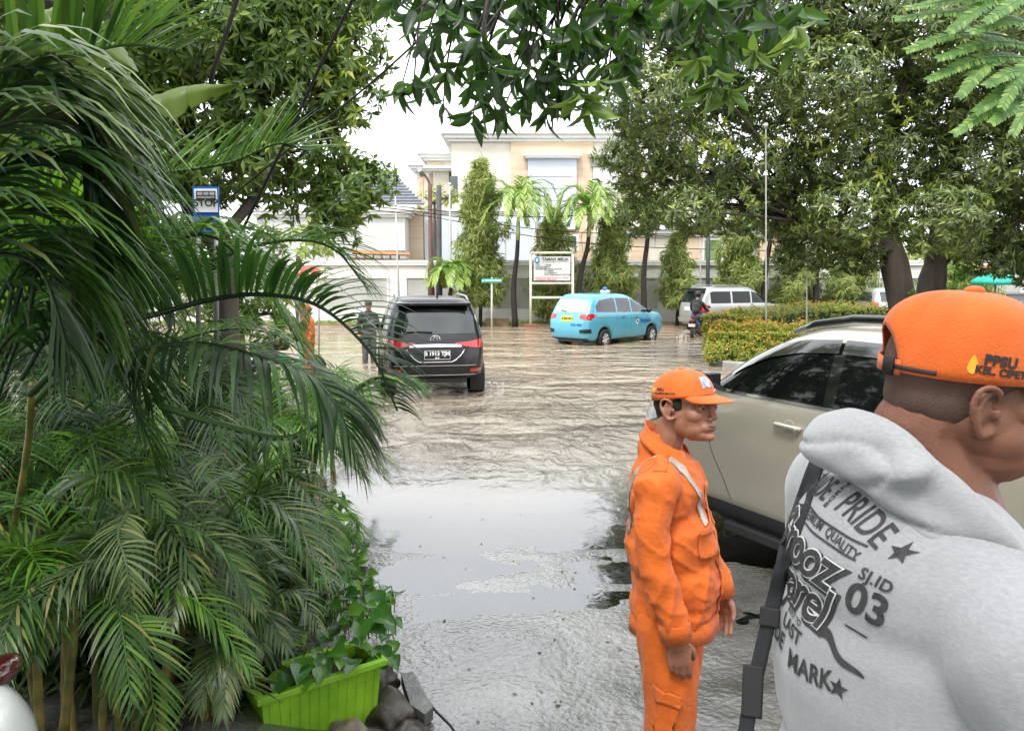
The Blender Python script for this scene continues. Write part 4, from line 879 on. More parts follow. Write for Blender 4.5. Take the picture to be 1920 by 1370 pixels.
# pothos in and behind the planter
def leafy(name, label, spots, Ln, Wd, m_, tpl, cat='plant', grp=None, stemm=None):
    root = thing(name, label, cat, spots[0][0], 0, grp); st = MB(); C_, D_, N_ = [], [], []; one = len(spots) <= 60
    for (b, e_, dn) in spots:
        if one: st = MB()
        b, e_ = Vector(b), Vector(e_); st.tube(catmull([b, (b+e_)/2+Vector((0, 0, .04)), e_], 6), .0028, 5); C_.append(tuple(e_)); D_.append(tuple((e_-b)*Vector((1, 1, 0))+Vector(dn))); N_.append((random.uniform(-.3, .3), -.7+random.uniform(-.4, .4), .8))
        if one: st.build('stem', stemm or stem_y, root, True, True)
    if not one: tag(st.build('stems', stemm or stem_y, root, True, True), kind='stuff')
    s_ = rng.uniform(.45, 1.3, len(C_)); V_, F_ = leaves(C_, D_, N_, Ln*s_, Wd*s_*rng.uniform(.75, 1.1, len(C_)), tpl); leafobj('leaves', V_, F_, m_, root, world=True); return root
random.seed(13); sp = []
for (px, py, Y) in [(625, 1215, 3.25), (600, 1250, 3.2), (640, 1190, 3.3), (690, 1130, 3.55), (670, 1150, 3.5), (700, 1170, 3.5), (730, 1190, 3.5), (735, 1230, 3.4), (715, 1210, 3.45), (660, 1200, 3.35), (575, 1235, 3.25), (610, 1180, 3.4), (740, 1160, 3.6), (700, 1110, 3.65), (720, 1130, 3.6), (560, 1200, 3.4), (650, 1110, 3.7), (745, 1110, 3.7), (730, 1100, 3.8), (680, 1190, 3.4), (585, 1265, 3.2), (640, 1240, 3.25), (660, 1235, 3.3), (520, 1280, 3.15), (545, 1265, 3.15), (690, 1215, 3.4), (700, 1230, 3.4), (615, 1195, 3.3), (635, 1165, 3.4), (675, 1120, 3.55), (655, 1140, 3.5), (705, 1140, 3.5), (685, 1160, 3.45), (730, 1215, 3.45), (590, 1215, 3.3), (565, 1245, 3.2), (605, 1225, 3.25), (725, 1160, 3.55), (740, 1200, 3.5)]:
    e_ = pt(px, py, Y); sp.append((e_+Vector((random.uniform(-.1, .02), random.uniform(.02, .12), -.12)), e_, (random.uniform(-.09, .12), -.06, random.uniform(-.10, .07))))
leafy('pothos_plant', 'glossy heart shaped leaves growing out of the lime planter', sp, .105, .082, pothos_m, T_HEART)
sp = []
for i in range(120):
    px, py = random.uniform(590, 745), random.uniform(1070, 1175)
    if px > 760-(1170-py)*.55: continue
    e_ = pt(px, py, random.uniform(3.7, 4.4)); sp.append((e_+Vector((random.uniform(-.05, .03), .05, -.12)), e_, (random.uniform(-.08, .10), -.05, random.uniform(-.07, .06))))
leafy('pothos_plant', 'mass of smaller green leaves trailing on the bank behind the planter', sp, .075, .05, pothos_m, T_HEART)
# striped spider plant
C_, D_, N_ = [], [], []; c = pt(410, 1285, 3.0)
for i in range(46):
    an = random.uniform(0, 6.28); C_.append(tuple(c+Vector((random.uniform(-.03, .03), random.uniform(-.03, .03), 0)))); D_.append((math.cos(an), math.sin(an), random.uniform(.1, .9))); N_.append((0, 0, 1))
root = thing('spider_plant', 'cream and green striped grassy plant at the left end of the planter', 'plant', tuple(c-Vector((0, 0, .25))))
V_, F_ = leaves(C_, D_, N_, rng.uniform(.16, .28, 46), .014, _tmid([.6, 1, 1, .8, .5, .05], .6, .1)); leafobj('leaves', V_, F_, leafmat('striped_leaf', [(0, (.10, .20, .04)), (.5, (.30, .38, .12)), (1, (.55, .58, .25))], .4, .3), root, world=True)
C_, D_, N_ = [], [], []; c = pt(385, 1200, 3.2)
for i in range(60):
    an = random.uniform(0, 6.28); C_.append(tuple(c+Vector((random.uniform(-.1, .1), random.uniform(-.05, .1), random.uniform(-.1, .05))))); D_.append((math.cos(an), math.sin(an), random.uniform(.5, 1.9))); N_.append((math.cos(an+1), math.sin(an), 1))
root = thing('dracaena_plant', 'upright broad bladed green plant between the canes and the planter', 'plant', tuple(c-Vector((0, 0, .3))))
V_, F_ = leaves(C_, D_, N_, rng.uniform(.2, .32, 60), .035, _tmid([.5, 1, 1, .85, .5, .05], .45, .1)); leafobj('leaves', V_, F_, areca_m, root, world=True)
# floating leaf litter on the slab
C_, D_, N_ = [], [], []
for i in range(46):
    a, b = random.uniform(700, 1300), random.uniform(960, 1360); q = gp(a, b, 0); q = gp(a, b, gz(q.x, q.y)); q.z = max(gz(q.x, q.y), 0)+.004; C_.append(tuple(q)); an = random.uniform(0, 6.28); D_.append((math.cos(an), math.sin(an), 0)); N_.append((random.uniform(-.2, .2), 0, 1))
V_, F_ = leaves(C_, D_, N_, rng.uniform(.015, .045, 46), rng.uniform(.008, .02, 46), T_LOW)
tag(leafobj('leaf_litter', V_, F_, litter_m, None), 'scattered bits of dark leaf litter on the wet slab', 'litter', kind='stuff')
# ================================================================== VEHICLES
def paint(name, col, metal=.25, rough=.32, coat=.9): return mat(name, col, rough, .05, 2, 0, metal=metal, coat=coat, rvar=.04)
tyre_m = mat('tyre_rubber', (.012, .012, .012), .75, .3, 10, .4, 60)
alloy_m = mat('alloy', (.42, .42, .42), .3, .1, 5, metal=.9)
tint_m = mat('tinted_glass', (.004, .005, .005), .03, .2, 2, spec=.35, coat=.1)
tint_l = mat('light_tint_glass', (.02, .026, .026), .04, .5, 2.2, spec=.7, coat=.25)
red_m = mat('red_lens', (.45, .01, .015), .12, .1, 20, coat=1)
redd_m = mat('dark_red_lens', (.05, .003, .005), .12, .1, 20, coat=1)
chrome_m = mat('chrome', (.7, .7, .7), .12, .05, 5, metal=1)
seam_m = mat('panel_gap', (.015, .015, .015), .6, .1, 5)
class Car:
    def __init__(s, rows, n=6.5, wheels=(1.4, -1.4), wr=.34, zref=.80, arch=.42):
        P_ = [(r_[0], r_[1], r_[2], r_[3]) for r_ in rows]
        A = np.array(P_); k = len(A); u = np.linspace(0, k-1, (k-1)*5+1); s.n = n
        s.A = np.stack([np.interp(u, np.arange(k), A[:, j]) for j in range(4)], 1)
        for _ in range(3): s.A[1:-1] = s.A[1:-1]*.5+(s.A[:-2]+s.A[2:])*.25
        s.z, s.xr, s.xf, s.w = s.A.T; s.wh = wheels; s.wr = wr; s.zref = zref; s.ar = arch; s.z0 = rows[0][0]
    def at(s, z): return np.interp(z, s.z, s.xr), np.interp(z, s.z, s.xf), np.interp(z, s.z, s.w)
    def y(s, x, z):
        a, b, w_ = s.at(z); u = min(.9999, abs((x-(a+b)/2)/((b-a)/2))); return w_*(1-u**s.n)**(1/s.n)
    def xe(s, y, z, sg):
        a, b, w_ = s.at(z); v = min(.999, abs(y/w_)); return (a+b)/2+sg*(b-a)/2*(1-v**s.n)**(1/s.n)
    def body(s, m_, parent):
        rows = []
        for (z, a, b, w_) in s.A:
            c, h = (a+b)/2, (b-a)/2; uu = np.concatenate([np.linspace(-.965, .965, 90)])
            side = [(c+h*u, w_*(1-abs(u)**s.n)**(1/s.n)) for u in uu]; ye = side[0][1]
            fy = np.linspace(ye, -ye, 14)[1:-1]; ring = [(x, y) for x, y in side]+[(c+h*(1-abs(y/w_)**s.n)**(1/s.n), y) for y in fy]+[(x, -y) for x, y in side[::-1]]+[(c-h*(1-abs(y/w_)**s.n)**(1/s.n), y) for y in fy[::-1]]
            rr = []
            for x, y in ring:
                zz = z
                if z < s.zref and abs(y) > w_*.55:
                    for xw in s.wh:
                        dx = abs(x-xw)
                        if dx < s.ar:
                            zl = s.wr+math.sqrt(s.ar**2-dx**2)*1.0
                            if zl > s.z0: zz = max(zz, zl+(z-s.z0)/(s.zref-s.z0)*(s.zref-zl)) if zl < s.zref else zz
                rr.append((x, y, zz))
            rows.append(rr)
        q = MB(); q.grid(rows, closed=True); t_ = rows[-1]; cx = sum(p[0] for p in t_)/len(t_); k = len(q.v); q.v.append((cx, 0, s.A[-1, 0]+.004)); n0 = k-len(t_)
        q.f += [(n0+i, n0+(i+1) % len(t_), k) for i in range(len(t_))]
        o_ = q.build('body', m_, parent, smooth=True, sharp=50); return o_
    def side(s, name, m_, parent, top, bot, off=.006, sides=(1, -1), nx=36, nz=8, x0=None, x1=None):
        tx, tz = zip(*sorted(top)); bx_, bz = zip(*sorted(bot)); a = x0 if x0 is not None else max(tx[0], bx_[0]); b = x1 if x1 is not None else min(tx[-1], bx_[-1]); out = []
        for sg in sides:
            rows = []
            for i in range(nx+1):
                x = a+(b-a)*i/nx; zt = np.interp(x, tx, tz); zb = np.interp(x, bx_, bz)
                rows.append([(x, sg*(s.y(x, zb+(zt-zb)*j/nz)+off), zb+(zt-zb)*j/nz) for j in range(nz+1)])
            q = MB(); q.grid(rows if sg > 0 else rows[::-1]); out.append(q.build(name, m_, parent, smooth=True))
        return out
    def end(s, name, m_, parent, top, bot, sg=-1, off=.006, ny=24, nz=8, y0=None, y1=None):
        ty, tz = zip(*sorted(top)); by, bz = zip(*sorted(bot)); a = y0 if y0 is not None else max(ty[0], by[0]); b = y1 if y1 is not None else min(ty[-1], by[-1]); rows = []
        for i in range(ny+1):
            y = a+(b-a)*i/ny; zt = np.interp(y, ty, tz); zb = np.interp(y, by, bz)
            rows.append([(s.xe(y, zb+(zt-zb)*j/nz, sg)+sg*off, y, zb+(zt-zb)*j/nz) for j in range(nz+1)])
        q = MB(); q.grid(rows); return q.build(name, m_, parent, smooth=True)
    def line(s, name, m_, parent, pts_, r_=.006, sides=(1,)):
        for sg in sides:
            C = catmull([(x, 0, z) for x, z in pts_], 24); q = MB(); q.tube([(c.x, sg*(s.y(c.x, c.z)), c.z) for c in C], r_, 5); q.build(name, m_, parent, smooth=True)
    def under(s, parent):
        q = MB(); zz = s.z0; a, b, w_ = s.at(s.z0+.1)
        q.box(((a+b)/2, 0, zz+.16), (b-a-.25, w_*1.25, .42)); q.box(((a+b)/2, 0, zz+.08), (abs(s.wh[0]-s.wh[1])-2*s.ar-.02, w_*1.9, .18))
        q.build('underbody', dk, parent)
def wheel(parent, x, y, r_, w_=.22, spokes=5, rimm=None, double=True, cover=False):
    rimm = rimm or alloy_m; sg = 1 if y > 0 else -1; q = MB()
    q.lathe([(r_*.62, -w_/2), (r_*.9, -w_/2), (r_*.985, -w_*.38), (r_, -w_*.2), (r_, w_*.2), (r_*.985, w_*.38), (r_*.9, w_/2), (r_*.62, w_/2)], 'Y', 32)
    o_ = q.build('wheel', tyre_m, parent, smooth=True, sharp=40); o_.location = (x, y, r_)
    q = MB(); yo = sg*(w_*.5-.02)
    q.lathe([(r_*.66, sg*w_*.5), (r_*.62, sg*w_*.5), (r_*.58, yo-sg*.05), (r_*.5, yo-sg*.08), (.02, yo-sg*.09)], 'Y', 28)
    k = 'rim_dark'; q.build('rim', alloy_m if cover else mat('rim_dish_dark', (.05, .05, .05), .5, .1, 4, metal=.5), o_, smooth=True)  # dark grey dish behind the spokes
    q = MB()
    for i in range(spokes):
        a = 2*math.pi*i/spokes
        for da in ((-.12, .12) if double else (0,)):
            p0 = Vector((math.cos(a)*r_*.08, yo-sg*.01, math.sin(a)*r_*.08)); p1 = Vector((math.cos(a+da)*r_*.6, yo, math.sin(a+da)*r_*.6)); q.tube([p0, (p0+p1)/2, p1], [r_*.09, r_*.07, r_*.055], 6)
    q.lathe([(.005, yo+sg*.012), (r_*.16, yo+sg*.005), (r_*.17, yo-sg*.02)], 'Y', 16); q.lathe([(r_*.57, yo), (r_*.60, yo+sg*.01), (r_*.63, yo)], 'Y', 28)
    q.build('spokes', rimm, o_, smooth=True); return o_
def plate(parent, loc, rz, w_, h_, bgc, txt, size, tcol, _sp=0, small=None, tilt=0, border=None):
    q = MB(); q.box((0, 0, 0), (.012, w_, h_)); o_ = q.build('number_plate', bgc, parent, bevel=.003); o_.location = loc; o_.rotation_euler = (0, tilt, rz)
    if txt:
        t1 = text_obj('plate_text', txt, size, tcol, o_, (-.008, 0, h_*.12 if small else 0), (math.pi/2, 0, -math.pi/2), offset=.004, extrude=.001)
    if small: text_obj('plate_date', small, size*.35, tcol, o_, (-.008, 0, -h_*.32), (math.pi/2, 0, -math.pi/2), offset=.002, extrude=.001)
    if border:
        q = MB()
        for (yy, zz, a, b) in ((0, h_/2-.008, w_-.01, .006), (0, -h_/2+.008, w_-.01, .006), (w_/2-.008, 0, .006, h_-.01), (-w_/2+.008, 0, .006, h_-.01)): q.box((-.008, yy, zz), (.004, a, b))
        q.build('plate_border', border, o_)
    return o_
white_t = mat('lettering_white', (.85, .85, .85), .5, .02, 5)
black_t = mat('lettering_black', (.015, .015, .015), .6, .02, 5)

# ---------------- black suv driving away
cb = thing('suv', 'black suv seen from behind driving through the flood water', 'car', (0, 0, 0)); p_ = gp(852, 716, 0)
cb.location = (-1.74, 15.6, -.11); cb.rotation_euler = (0, 0, R(90+10.5))
c = Car([(.42, -2.1, 2.2, .80), (.49, -2.27, 2.32, .89), (.64, -2.34, 2.38, .925), (.85, -2.34, 2.38, .93), (1.02, -2.30, 2.28, .93), (1.14, -2.26, 1.95, .915), (1.20, -2.23, 1.2, .90), (1.5, -2.06, .75, .82), (1.72, -1.92, .35, .74), (1.80, -1.84, .15, .68), (1.845, -1.7, -.05, .56), (1.86, -1.2, -.4, .25)], wheels=(1.42, -1.35), wr=.38, arch=.46, zref=.90)
bk = paint('black_paint', (.005, .005, .006), 0, .25, .12); c.body(bk, cb); c.under(cb)
for x in (1.42, -1.35):
    for y in (.82, -.82): wheel(cb, x, y, .38, .26, 6)
c.end('rear_window', tint_l, cb, [(-.70, 1.60), (0, 1.66), (.70, 1.60)], [(-.80, 1.24), (-.5, 1.235), (0, 1.23), (.5, 1.235), (.80, 1.24)])
c.end('spoiler', bk, cb, [(-.66, 1.79), (.66, 1.79)], [(-.70, 1.70), (0, 1.73), (.70, 1.70)], off=.12)
q = MB(); q.box((-1.95, 0, 1.755), (.26, 1.30, .05), ry=R(-6)); q.build('spoiler', bk, cb, bevel=.015)
for sg in (1, -1):
    c.end('tail_lamp', red_m, cb, [(sg*.34, 1.085), (sg*.55, 1.10), (sg*.86, 1.15), (sg*.905, 1.15)], [(sg*.34, 1.07), (sg*.55, 1.01), (sg*.86, .98), (sg*.905, .98)], off=.02)
    c.side('tail_lamp', red_m, cb, [(-2.15, 1.12), (-1.82, 1.07)], [(-2.15, .98), (-1.82, 1.06)], off=.012, sides=(sg,))
    c.end('reflector', red_m, cb, [(sg*.58, .63), (sg*.84, .63)], [(sg*.60, .565), (sg*.82, .57)], off=.012)
    q = MB(); q.box((-1.75, sg*.80, .32), (.02, .26, .30)); q.build('mud_flap', tyre_m, cb)
c.end('chrome_bar', chrome_m, cb, [(-.45, 1.055), (0, 1.065), (.45, 1.055)], [(-.56, 1.01), (0, 1.015), (.56, 1.01)], off=.016)
c.end('plate_recess', bk, cb, [(-.42, .97), (.42, .97)], [(-.34, .75), (.34, .75)], off=.004)
q = MB(); q.tube([(c.xe(y, z, -1)-.012, y, z) for y, z in ((-.50, .97), (-.46, .9), (-.36, .80), (-.28, .755), (.28, .755), (.36, .80), (.46, .9), (.50, .97))], .010, 6); q.build('chrome_trim', chrome_m, cb, smooth=True)
plate(cb, (c.xe(0, .87, -1)-.03, -.02, .88), 0, .46, .165, mat('plate_black', (.01, .01, .01), .4, .1, 5), 'B 1913 TJM', .092, white_t, .11, '08·27', border=white_t)
for z, r_ in ((.69, .006), (.52, .007)):
    q = MB(); q.tube([(c.xe(y, z, -1)-.006, y, z) for y in np.linspace(-.82, .82, 13)], r_, 5); q.build('bumper_trim', chrome_m if z < .5 else alloy_m, cb, smooth=True)
q = MB(); q.lathe([(.055, 0), (.062, .006), (.068, 0)], 'X', 24); q.lathe([(.025, 0), (.03, .005), (.034, 0)], 'X', 20); o_ = q.build('emblem', chrome_m, cb, smooth=True); o_.location = (c.xe(0, 1.15, -1)-.012, 0, 1.15); o_.scale = (1, 1.35, 1)
q = MB(); q.tube([(c.xe(.05, 1.26, -1)-.03, .05, 1.265), (c.xe(.3, 1.28, -1)-.03, .3, 1.275), (c.xe(.48, 1.27, -1)-.03, .50, 1.27)], .012, 6); q.build('rear_wiper', dk, cb, smooth=True)
c.side('side_window', tint_l, cb, [(-1.95, 1.5), (-1.75, 1.62), (-.5, 1.68), (.2, 1.66), (.9, 1.32), (1.05, 1.24)], [(-2.0, 1.28), (1.05, 1.22)])
q = MB()
for sg in (1, -1): q.tube([(-1.7, sg*.64, 1.80), (-1.5, sg*.63, 1.87), (-.2, sg*.62, 1.885), (.1, sg*.62, 1.83)], .018, 6)
q.build('roof_rails', alloy_m, cb, smooth=True)
q = MB(); q.tube([(-1.5, -.1, 1.83), (-1.62, -.1, 1.93)], [.02, .008], 6); q.build('antenna', dk, cb)
for sg in (1, -1):
    q = MB(); q.ell((.95, sg*1.02, 1.25), (.07, .12, .09)); q.build('mirror', bk, cb, smooth=True)
for i, y in enumerate((.35, -.35)):
    q = MB(); q.ell((-1.0, y, 1.52), (.06, .13, .09)); q.build('headrest', dk, cb, smooth=True)

# ---------------- blue taxi
ct = thing('taxi', 'light blue taxi estate car with white wheel covers and yellow plate', 'car'); p_ = gp(1128, 638, 0)
ct.location = (p_.x+.18, 25.6, -.13); ct.rotation_euler = (0, 0, R(90-43)); ct.scale = (1, 1, 1.05)
c = Car([(.27, -2.0, 2.0, .76), (.34, -2.12, 2.12, .82), (.55, -2.19, 2.18, .845), (.85, -2.19, 2.14, .85), (1.0, -2.12, 1.95, .84), (1.06, -2.08, 1.35, .83), (1.35, -1.90, .72, .76), (1.52, -1.75, .32, .69), (1.60, -1.64, .08, .62), (1.635, -1.5, -.15, .5), (1.65, -1.0, -.45, .2)], wheels=(1.35, -1.3), wr=.30, arch=.36, zref=.74, n=9)
bp_ = paint('taxi_blue', (.085, .40, .56), .1, .35); c.body(bp_, ct); c.under(ct)
for x in (1.35, -1.3):
    for y in (.76, -.76): wheel(ct, x, y, .30, .2, 7, mat('wheel_cover', (.6, .6, .6), .35, .05, 5, metal=.3), True)
c.end('rear_window', mat('pale_glass', (.30, .38, .38), .06, .3, 1.6, spec=1, coat=1), ct, [(-.60, 1.46), (0, 1.49), (.60, 1.46)], [(-.68, 1.10), (.68, 1.10)])
c.side('side_window', tint_l, ct, [(-1.72, 1.30), (-1.5, 1.45), (-.9, 1.51), (-.72, 1.51)], [(-1.78, 1.12), (-.72, 1.09)])
c.side('side_window', tint_l, ct, [(-.64, 1.51), (.08, 1.49)], [(-.64, 1.09), (.08, 1.07)])
c.side('side_window', tint_l, ct, [(.16, 1.48), (.35, 1.42), (.95, 1.15), (1.05, 1.07)], [(.16, 1.07), (1.05, 1.06)])
for sg in (1, -1):
    c.end('tail_lamp', red_m, ct, [(sg*.42, 1.04), (sg*.82, 1.07)], [(sg*.46, .93), (sg*.80, .88)], off=.012)
    c.side('tail_lamp', red_m, ct, [(-2.05, 1.06), (-1.72, 1.03)], [(-2.05, .90), (-1.72, 1.01)], off=.012, sides=(sg,))
    c.end('bumper_vent', dk, ct, [(sg*.50, .60), (sg*.80, .63)], [(sg*.44, .50), (sg*.80, .50)], off=.01)
plate(ct, (c.xe(0, .9, -1)-.02, .0, .92), 0, .44, .16, mat('plate_yellow', (.80, .55, .02), .45, .05, 5), 'B 2206 BIU', .085, black_t, .1)
c.end('lower_trim', dk, ct, [(-.7, .34), (.7, .34)], [(-.7, .28), (.7, .28)], off=.008)
for s_ in (1, -1): c.side('door_handle', dk, ct, [(-.45, .93), (-.30, .93)], [(-.45, .905), (-.30, .905)], off=.03, sides=(s_,)); c.side('door_handle', dk, ct, [(.28, .90), (.45, .90)], [(.28, .875), (.45, .875)], off=.03, sides=(s_,))
for P__ in ([(.12, 1.06), (.10, .7), (.08, .32)], [(-.68, 1.06), (-.72, .8), (-.9, .6), (-.96, .36)], [(.98, 1.0), (1.02, .75), (.95, .45)], [(-1.9, .95), (-1.0, .93), (.3, .86), (1.1, .80)]): c.line('door_seam', mat('seam_blue', (.05, .2, .28), .5, .1, 5), ct, P__, .004, (1, -1))
q = MB(); q.tube([(c.xe(.12, 1.12, -1)-.02, .12, 1.12), (c.xe(.3, 1.16, -1)-.02, .34, 1.15)], .012, 5); q.build('rear_wiper', dk, ct)
for sg in (1, -1):
    q = MB(); q.ell((.98, sg*.93, 1.10), (.07, .11, .08)); q.build('mirror', dk, ct, smooth=True)
q = MB(); q.ell((-.2, 0, 1.69), (.08, .20, .05)); o_ = q.build('roof_sign', white_t, ct, smooth=True)
q = MB(); q.ell((-.22, 0, 1.76), (.07, .09, .07)); q.build('roof_sign_emblem', mat('taxi_navy', (.01, .12, .45), .3, .5, 8), ct, smooth=True)
navy = MATS['taxi_navy']
def side_text(car, body, size, x, z, parent, m_, sg=-1, **k):
    me = text_mesh(body, size, **k)
    me.transform(Matrix.Identity(4))
    for v in me.vertices: X = x+v.co.x*(1 if sg < 0 else -1); Z = z+v.co.y; v.co = (X, sg*(car.y(X, Z)+.012), Z)
    me.materials.clear(); return link('door_lettering', me, m_, parent, smooth=False)
side_text(c, 'Bluebird', .17, .92, .78, ct, navy, offset=.006)
q = MB(); o__ = c.side('door_logo', white_t, ct, [(.32, .80), (.42, .86), (.52, .80)], [(.32, .76), (.42, .66), (.52, .76)], off=.012, sides=(-1,))
c.side('door_logo_bird', navy, ct, [(.36, .84), (.44, .80), (.49, .78)], [(.36, .78), (.44, .72), (.49, .76)], off=.016, sides=(-1,))
me = text_mesh('BLUE  BIRD', .085, offset=.004)
for v in me.vertices: Y_ = -.38-v.co.x; Z_ = .74+v.co.y; v.co = (c.xe(Y_, Z_, -1)-.012, Y_, Z_)
me.materials.clear(); link('boot_lettering', me, navy, ct, smooth=False)

# ---------------- silver van
cv = thing('minivan', 'silver boxy van behind the scooter rider, partly hidden by the hedge', 'car'); p_ = gp(1325, 612, 0)
cv.location = (p_.x+.75, p_.y-1.0, -.10); cv.rotation_euler = (0, 0, R(90-64))
c = Car([(.30, -2.1, 2.1, .76), (.42, -2.22, 2.22, .82), (.65, -2.26, 2.26, .845), (.95, -2.24, 2.24, .85), (1.08, -2.20, 2.1, .845), (1.14, -2.17, 1.5, .83), (1.5, -2.02, .95, .77), (1.70, -1.92, .68, .71), (1.78, -1.86, .5, .65), (1.82, -1.75, .35, .55), (1.84, -1.2, 0, .25)], wheels=(1.4, -1.35), wr=.34, arch=.40, zref=.80)
sv_ = paint('silver_paint', (.42, .44, .43), .35, .3); c.body(sv_, cv); c.under(cv)
c.side('lower_band', paint('grey_green_paint', (.16, .20, .18), .3, .4), cv, [(-2.0, .78), (2.0, .78)], [(-2.0, .55), (-1.8, .55), (2.0, .55)])
for x in (1.4, -1.35):
    for y in (.76, -.76): wheel(cv, x, y, .34, .22, 5)
c.end('rear_window', tint_l, cv, [(-.62, 1.64), (.62, 1.64)], [(-.70, 1.20), (.70, 1.20)])
q = MB(); q.box((-1.98, 0, 1.74), (.22, 1.30, .06), ry=R(-8)); q.build('spoiler', dk, cv, bevel=.015)
for a, b, t0, t1 in ((-1.75, -.75, 1.60, 1.64), (-.66, .28, 1.64, 1.64)): c.side('side_window', tint_m, cv, [(a, t0), (a+.15, 1.64), (b, t1)], [(a-.04, 1.17), (b, 1.17)])
c.side('side_window', tint_m, cv, [(.36, 1.64), (.75, 1.55), (1.25, 1.25), (1.35, 1.18)], [(.36, 1.17), (1.35, 1.16)])
for sg in (1, -1):
    c.end('tail_lamp', red_m, cv, [(sg*.66, 1.10), (sg*.80, 1.12)], [(sg*.66, .80), (sg*.80, .80)], off=.014)
    c.side('tail_lamp', red_m, cv, [(-2.10, 1.1), (-2.0, 1.1)], [(-2.10, .8), (-2.0, .8)], off=.012, sides=(sg,))
c.end('rear_bumper', sv_, cv, [(-.8, .60), (.8, .60)], [(-.8, .40), (.8, .40)], off=.08)
plate(cv, (c.xe(0, .95, -1)-.02, .0, .95), 0, .42, .15, white_t, '', .085, black_t, .1)
q = MB()
for sg in (1, -1): q.tube([(-1.6, sg*.60, 1.82), (-1.4, sg*.6, 1.88), (.0, sg*.58, 1.88), (.2, sg*.58, 1.82)], .015, 6)
q.build('roof_rails', alloy_m, cv, smooth=True)
for sg in (1, -1):
    q = MB(); q.ell((1.3, sg*.96, 1.22), (.07, .12, .09)); q.build('mirror', dk, cv, smooth=True)
q = MB(); q.tube([(c.xe(.0, 1.22, -1)-.03, .0, 1.24), (c.xe(-.3, 1.3, -1)-.03, -.35, 1.32)], .014, 5); q.build('rear_wiper', dk, cv)

# ---------------- far silver hatchback and dark vehicles
def far_hatch(name, label, px, py, Y, rz, pm, sc_=1.0):
    o_ = thing(name, label, 'car'); p = pt(px, py, Y); o_.location = (p.x, Y, -.05); o_.rotation_euler = (0, 0, R(rz))
    c = Car([(.22, -1.7, 1.8, .72), (.35, -1.82, 1.9, .79), (.6, -1.88, 1.92, .82), (.88, -1.85, 1.85, .82), (1.0, -1.80, 1.5, .80), (1.05, -1.77, 1.1, .79), (1.35, -1.55, .55, .70), (1.47, -1.42, .25, .63), (1.52, -1.25, .05, .5), (1.53, -.9, -.2, .25)], wheels=(1.2, -1.2), wr=.29, arch=.35, zref=.72)
    c.body(pm, o_); c.under(o_)
    for x in (1.2, -1.2):
        for y in (.72, -.72): wheel(o_, x, y, .29, .19, 5)
    c.end('rear_window', tint_l, o_, [(-.52, 1.40), (.52, 1.40)], [(-.66, 1.08), (.66, 1.08)])
    c.side('side_window', tint_l, o_, [(-1.4, 1.2), (-1.1, 1.38), (.2, 1.40), (.95, 1.08)], [(-1.5, 1.07), (.95, 1.06)])
    for sg in (1, -1):
        c.end('tail_lamp', red_m, o_, [(sg*.60, 1.04), (sg*.79, 1.08)], [(sg*.60, .82), (sg*.78, .80)], off=.012); c.side('tail_lamp', red_m, o_, [(-1.78, 1.06), (-1.55, .98)], [(-1.78, .84), (-1.55, .92)], off=.012, sides=(sg,))
    plate(o_, (c.xe(0, .8, -1)-.02, 0, .72), 0, .42, .14, white_t, '', .08, black_t, .1)
    for sg in (1, -1): q = MB(); q.ell((.9, sg*.88, 1.08), (.06, .1, .07)); q.build('mirror', dk, o_, smooth=True)
    return o_
far_hatch('hatchback', 'silver hatchback far off, half hidden by the mango trunk', 1658, 560, 31.5, 90-12, sv_).scale = (1.14, 1.14, 1.14)
far_hatch('hatchback', 'dark hatchback far along the street at the right edge', 1905, 560, 33, 90-30, bk)
far_hatch('hatchback', 'white car roof showing between the two mango trunks', 1735, 560, 36, 90-80, paint('white_car', (.6, .6, .6), .1, .3))

# ---------------- cream suv close on the right
cc = thing('suv', 'cream suv parked close on the right behind the men', 'car', (2.70, 5.15, .03), math.atan2(.885, -.465))
c = Car([(.30, -2.02, 1.95, .76), (.38, -2.12, 2.02, .82), (.6, -2.16, 2.06, .848), (.92, -2.16, 2.07, .855), (1.08, -2.14, 1.98, .85), (1.18, -2.10, 1.70, .842), (1.24, -2.08, 1.25, .832), (1.5, -1.96, .88, .765), (1.66, -1.86, .56, .705), (1.74, -1.78, .36, .655), (1.785, -1.62, .12, .56), (1.805, -1.1, -.3, .25)], wheels=(1.50, -1.30), wr=.33, arch=.38, zref=.86, n=7)
cr_ = paint('cream_paint', (.52, .48, .39), .4, .24); c.body(cr_, cc); c.under(cc)
for x in (1.50, -1.30):
    for y in (.77, -.77): wheel(cc, x, y, .33, .22, 6)
top = [(-1.78, 1.42), (-1.6, 1.56), (-1.2, 1.625), (-.4, 1.655), (.0, 1.66), (.3, 1.64), (.55, 1.59), (.78, 1.50), (1.0, 1.38), (1.16, 1.27)]
c.side('window_surround', mat('gloss_black_trim', (.008, .008, .008), .1, .1, 5, coat=1), cc, top, [(-1.85, 1.262), (1.18, 1.262)], off=.004, nx=60)
def cut(P_, a, b):
    xs_, zs_ = zip(*sorted(P_)); return [(a, float(np.interp(a, xs_, zs_))-.012)]+[(x, z-.012) for x, z in sorted(P_) if a < x < b]+[(b, float(np.interp(b, xs_, zs_))-.012)]
c.side('front_window', tint_m, cc, cut(top, .04, 1.08), [(.04, 1.275), (1.10, 1.275)], off=.008)
c.side('rear_door_window', tint_m, cc, cut(top, -.95, -.05), [(-.95, 1.275), (-.05, 1.275)], off=.008)
c.side('quarter_window', tint_m, cc, cut(top, -1.72, -1.05), [(-1.78, 1.275), (-1.05, 1.275)], off=.008)
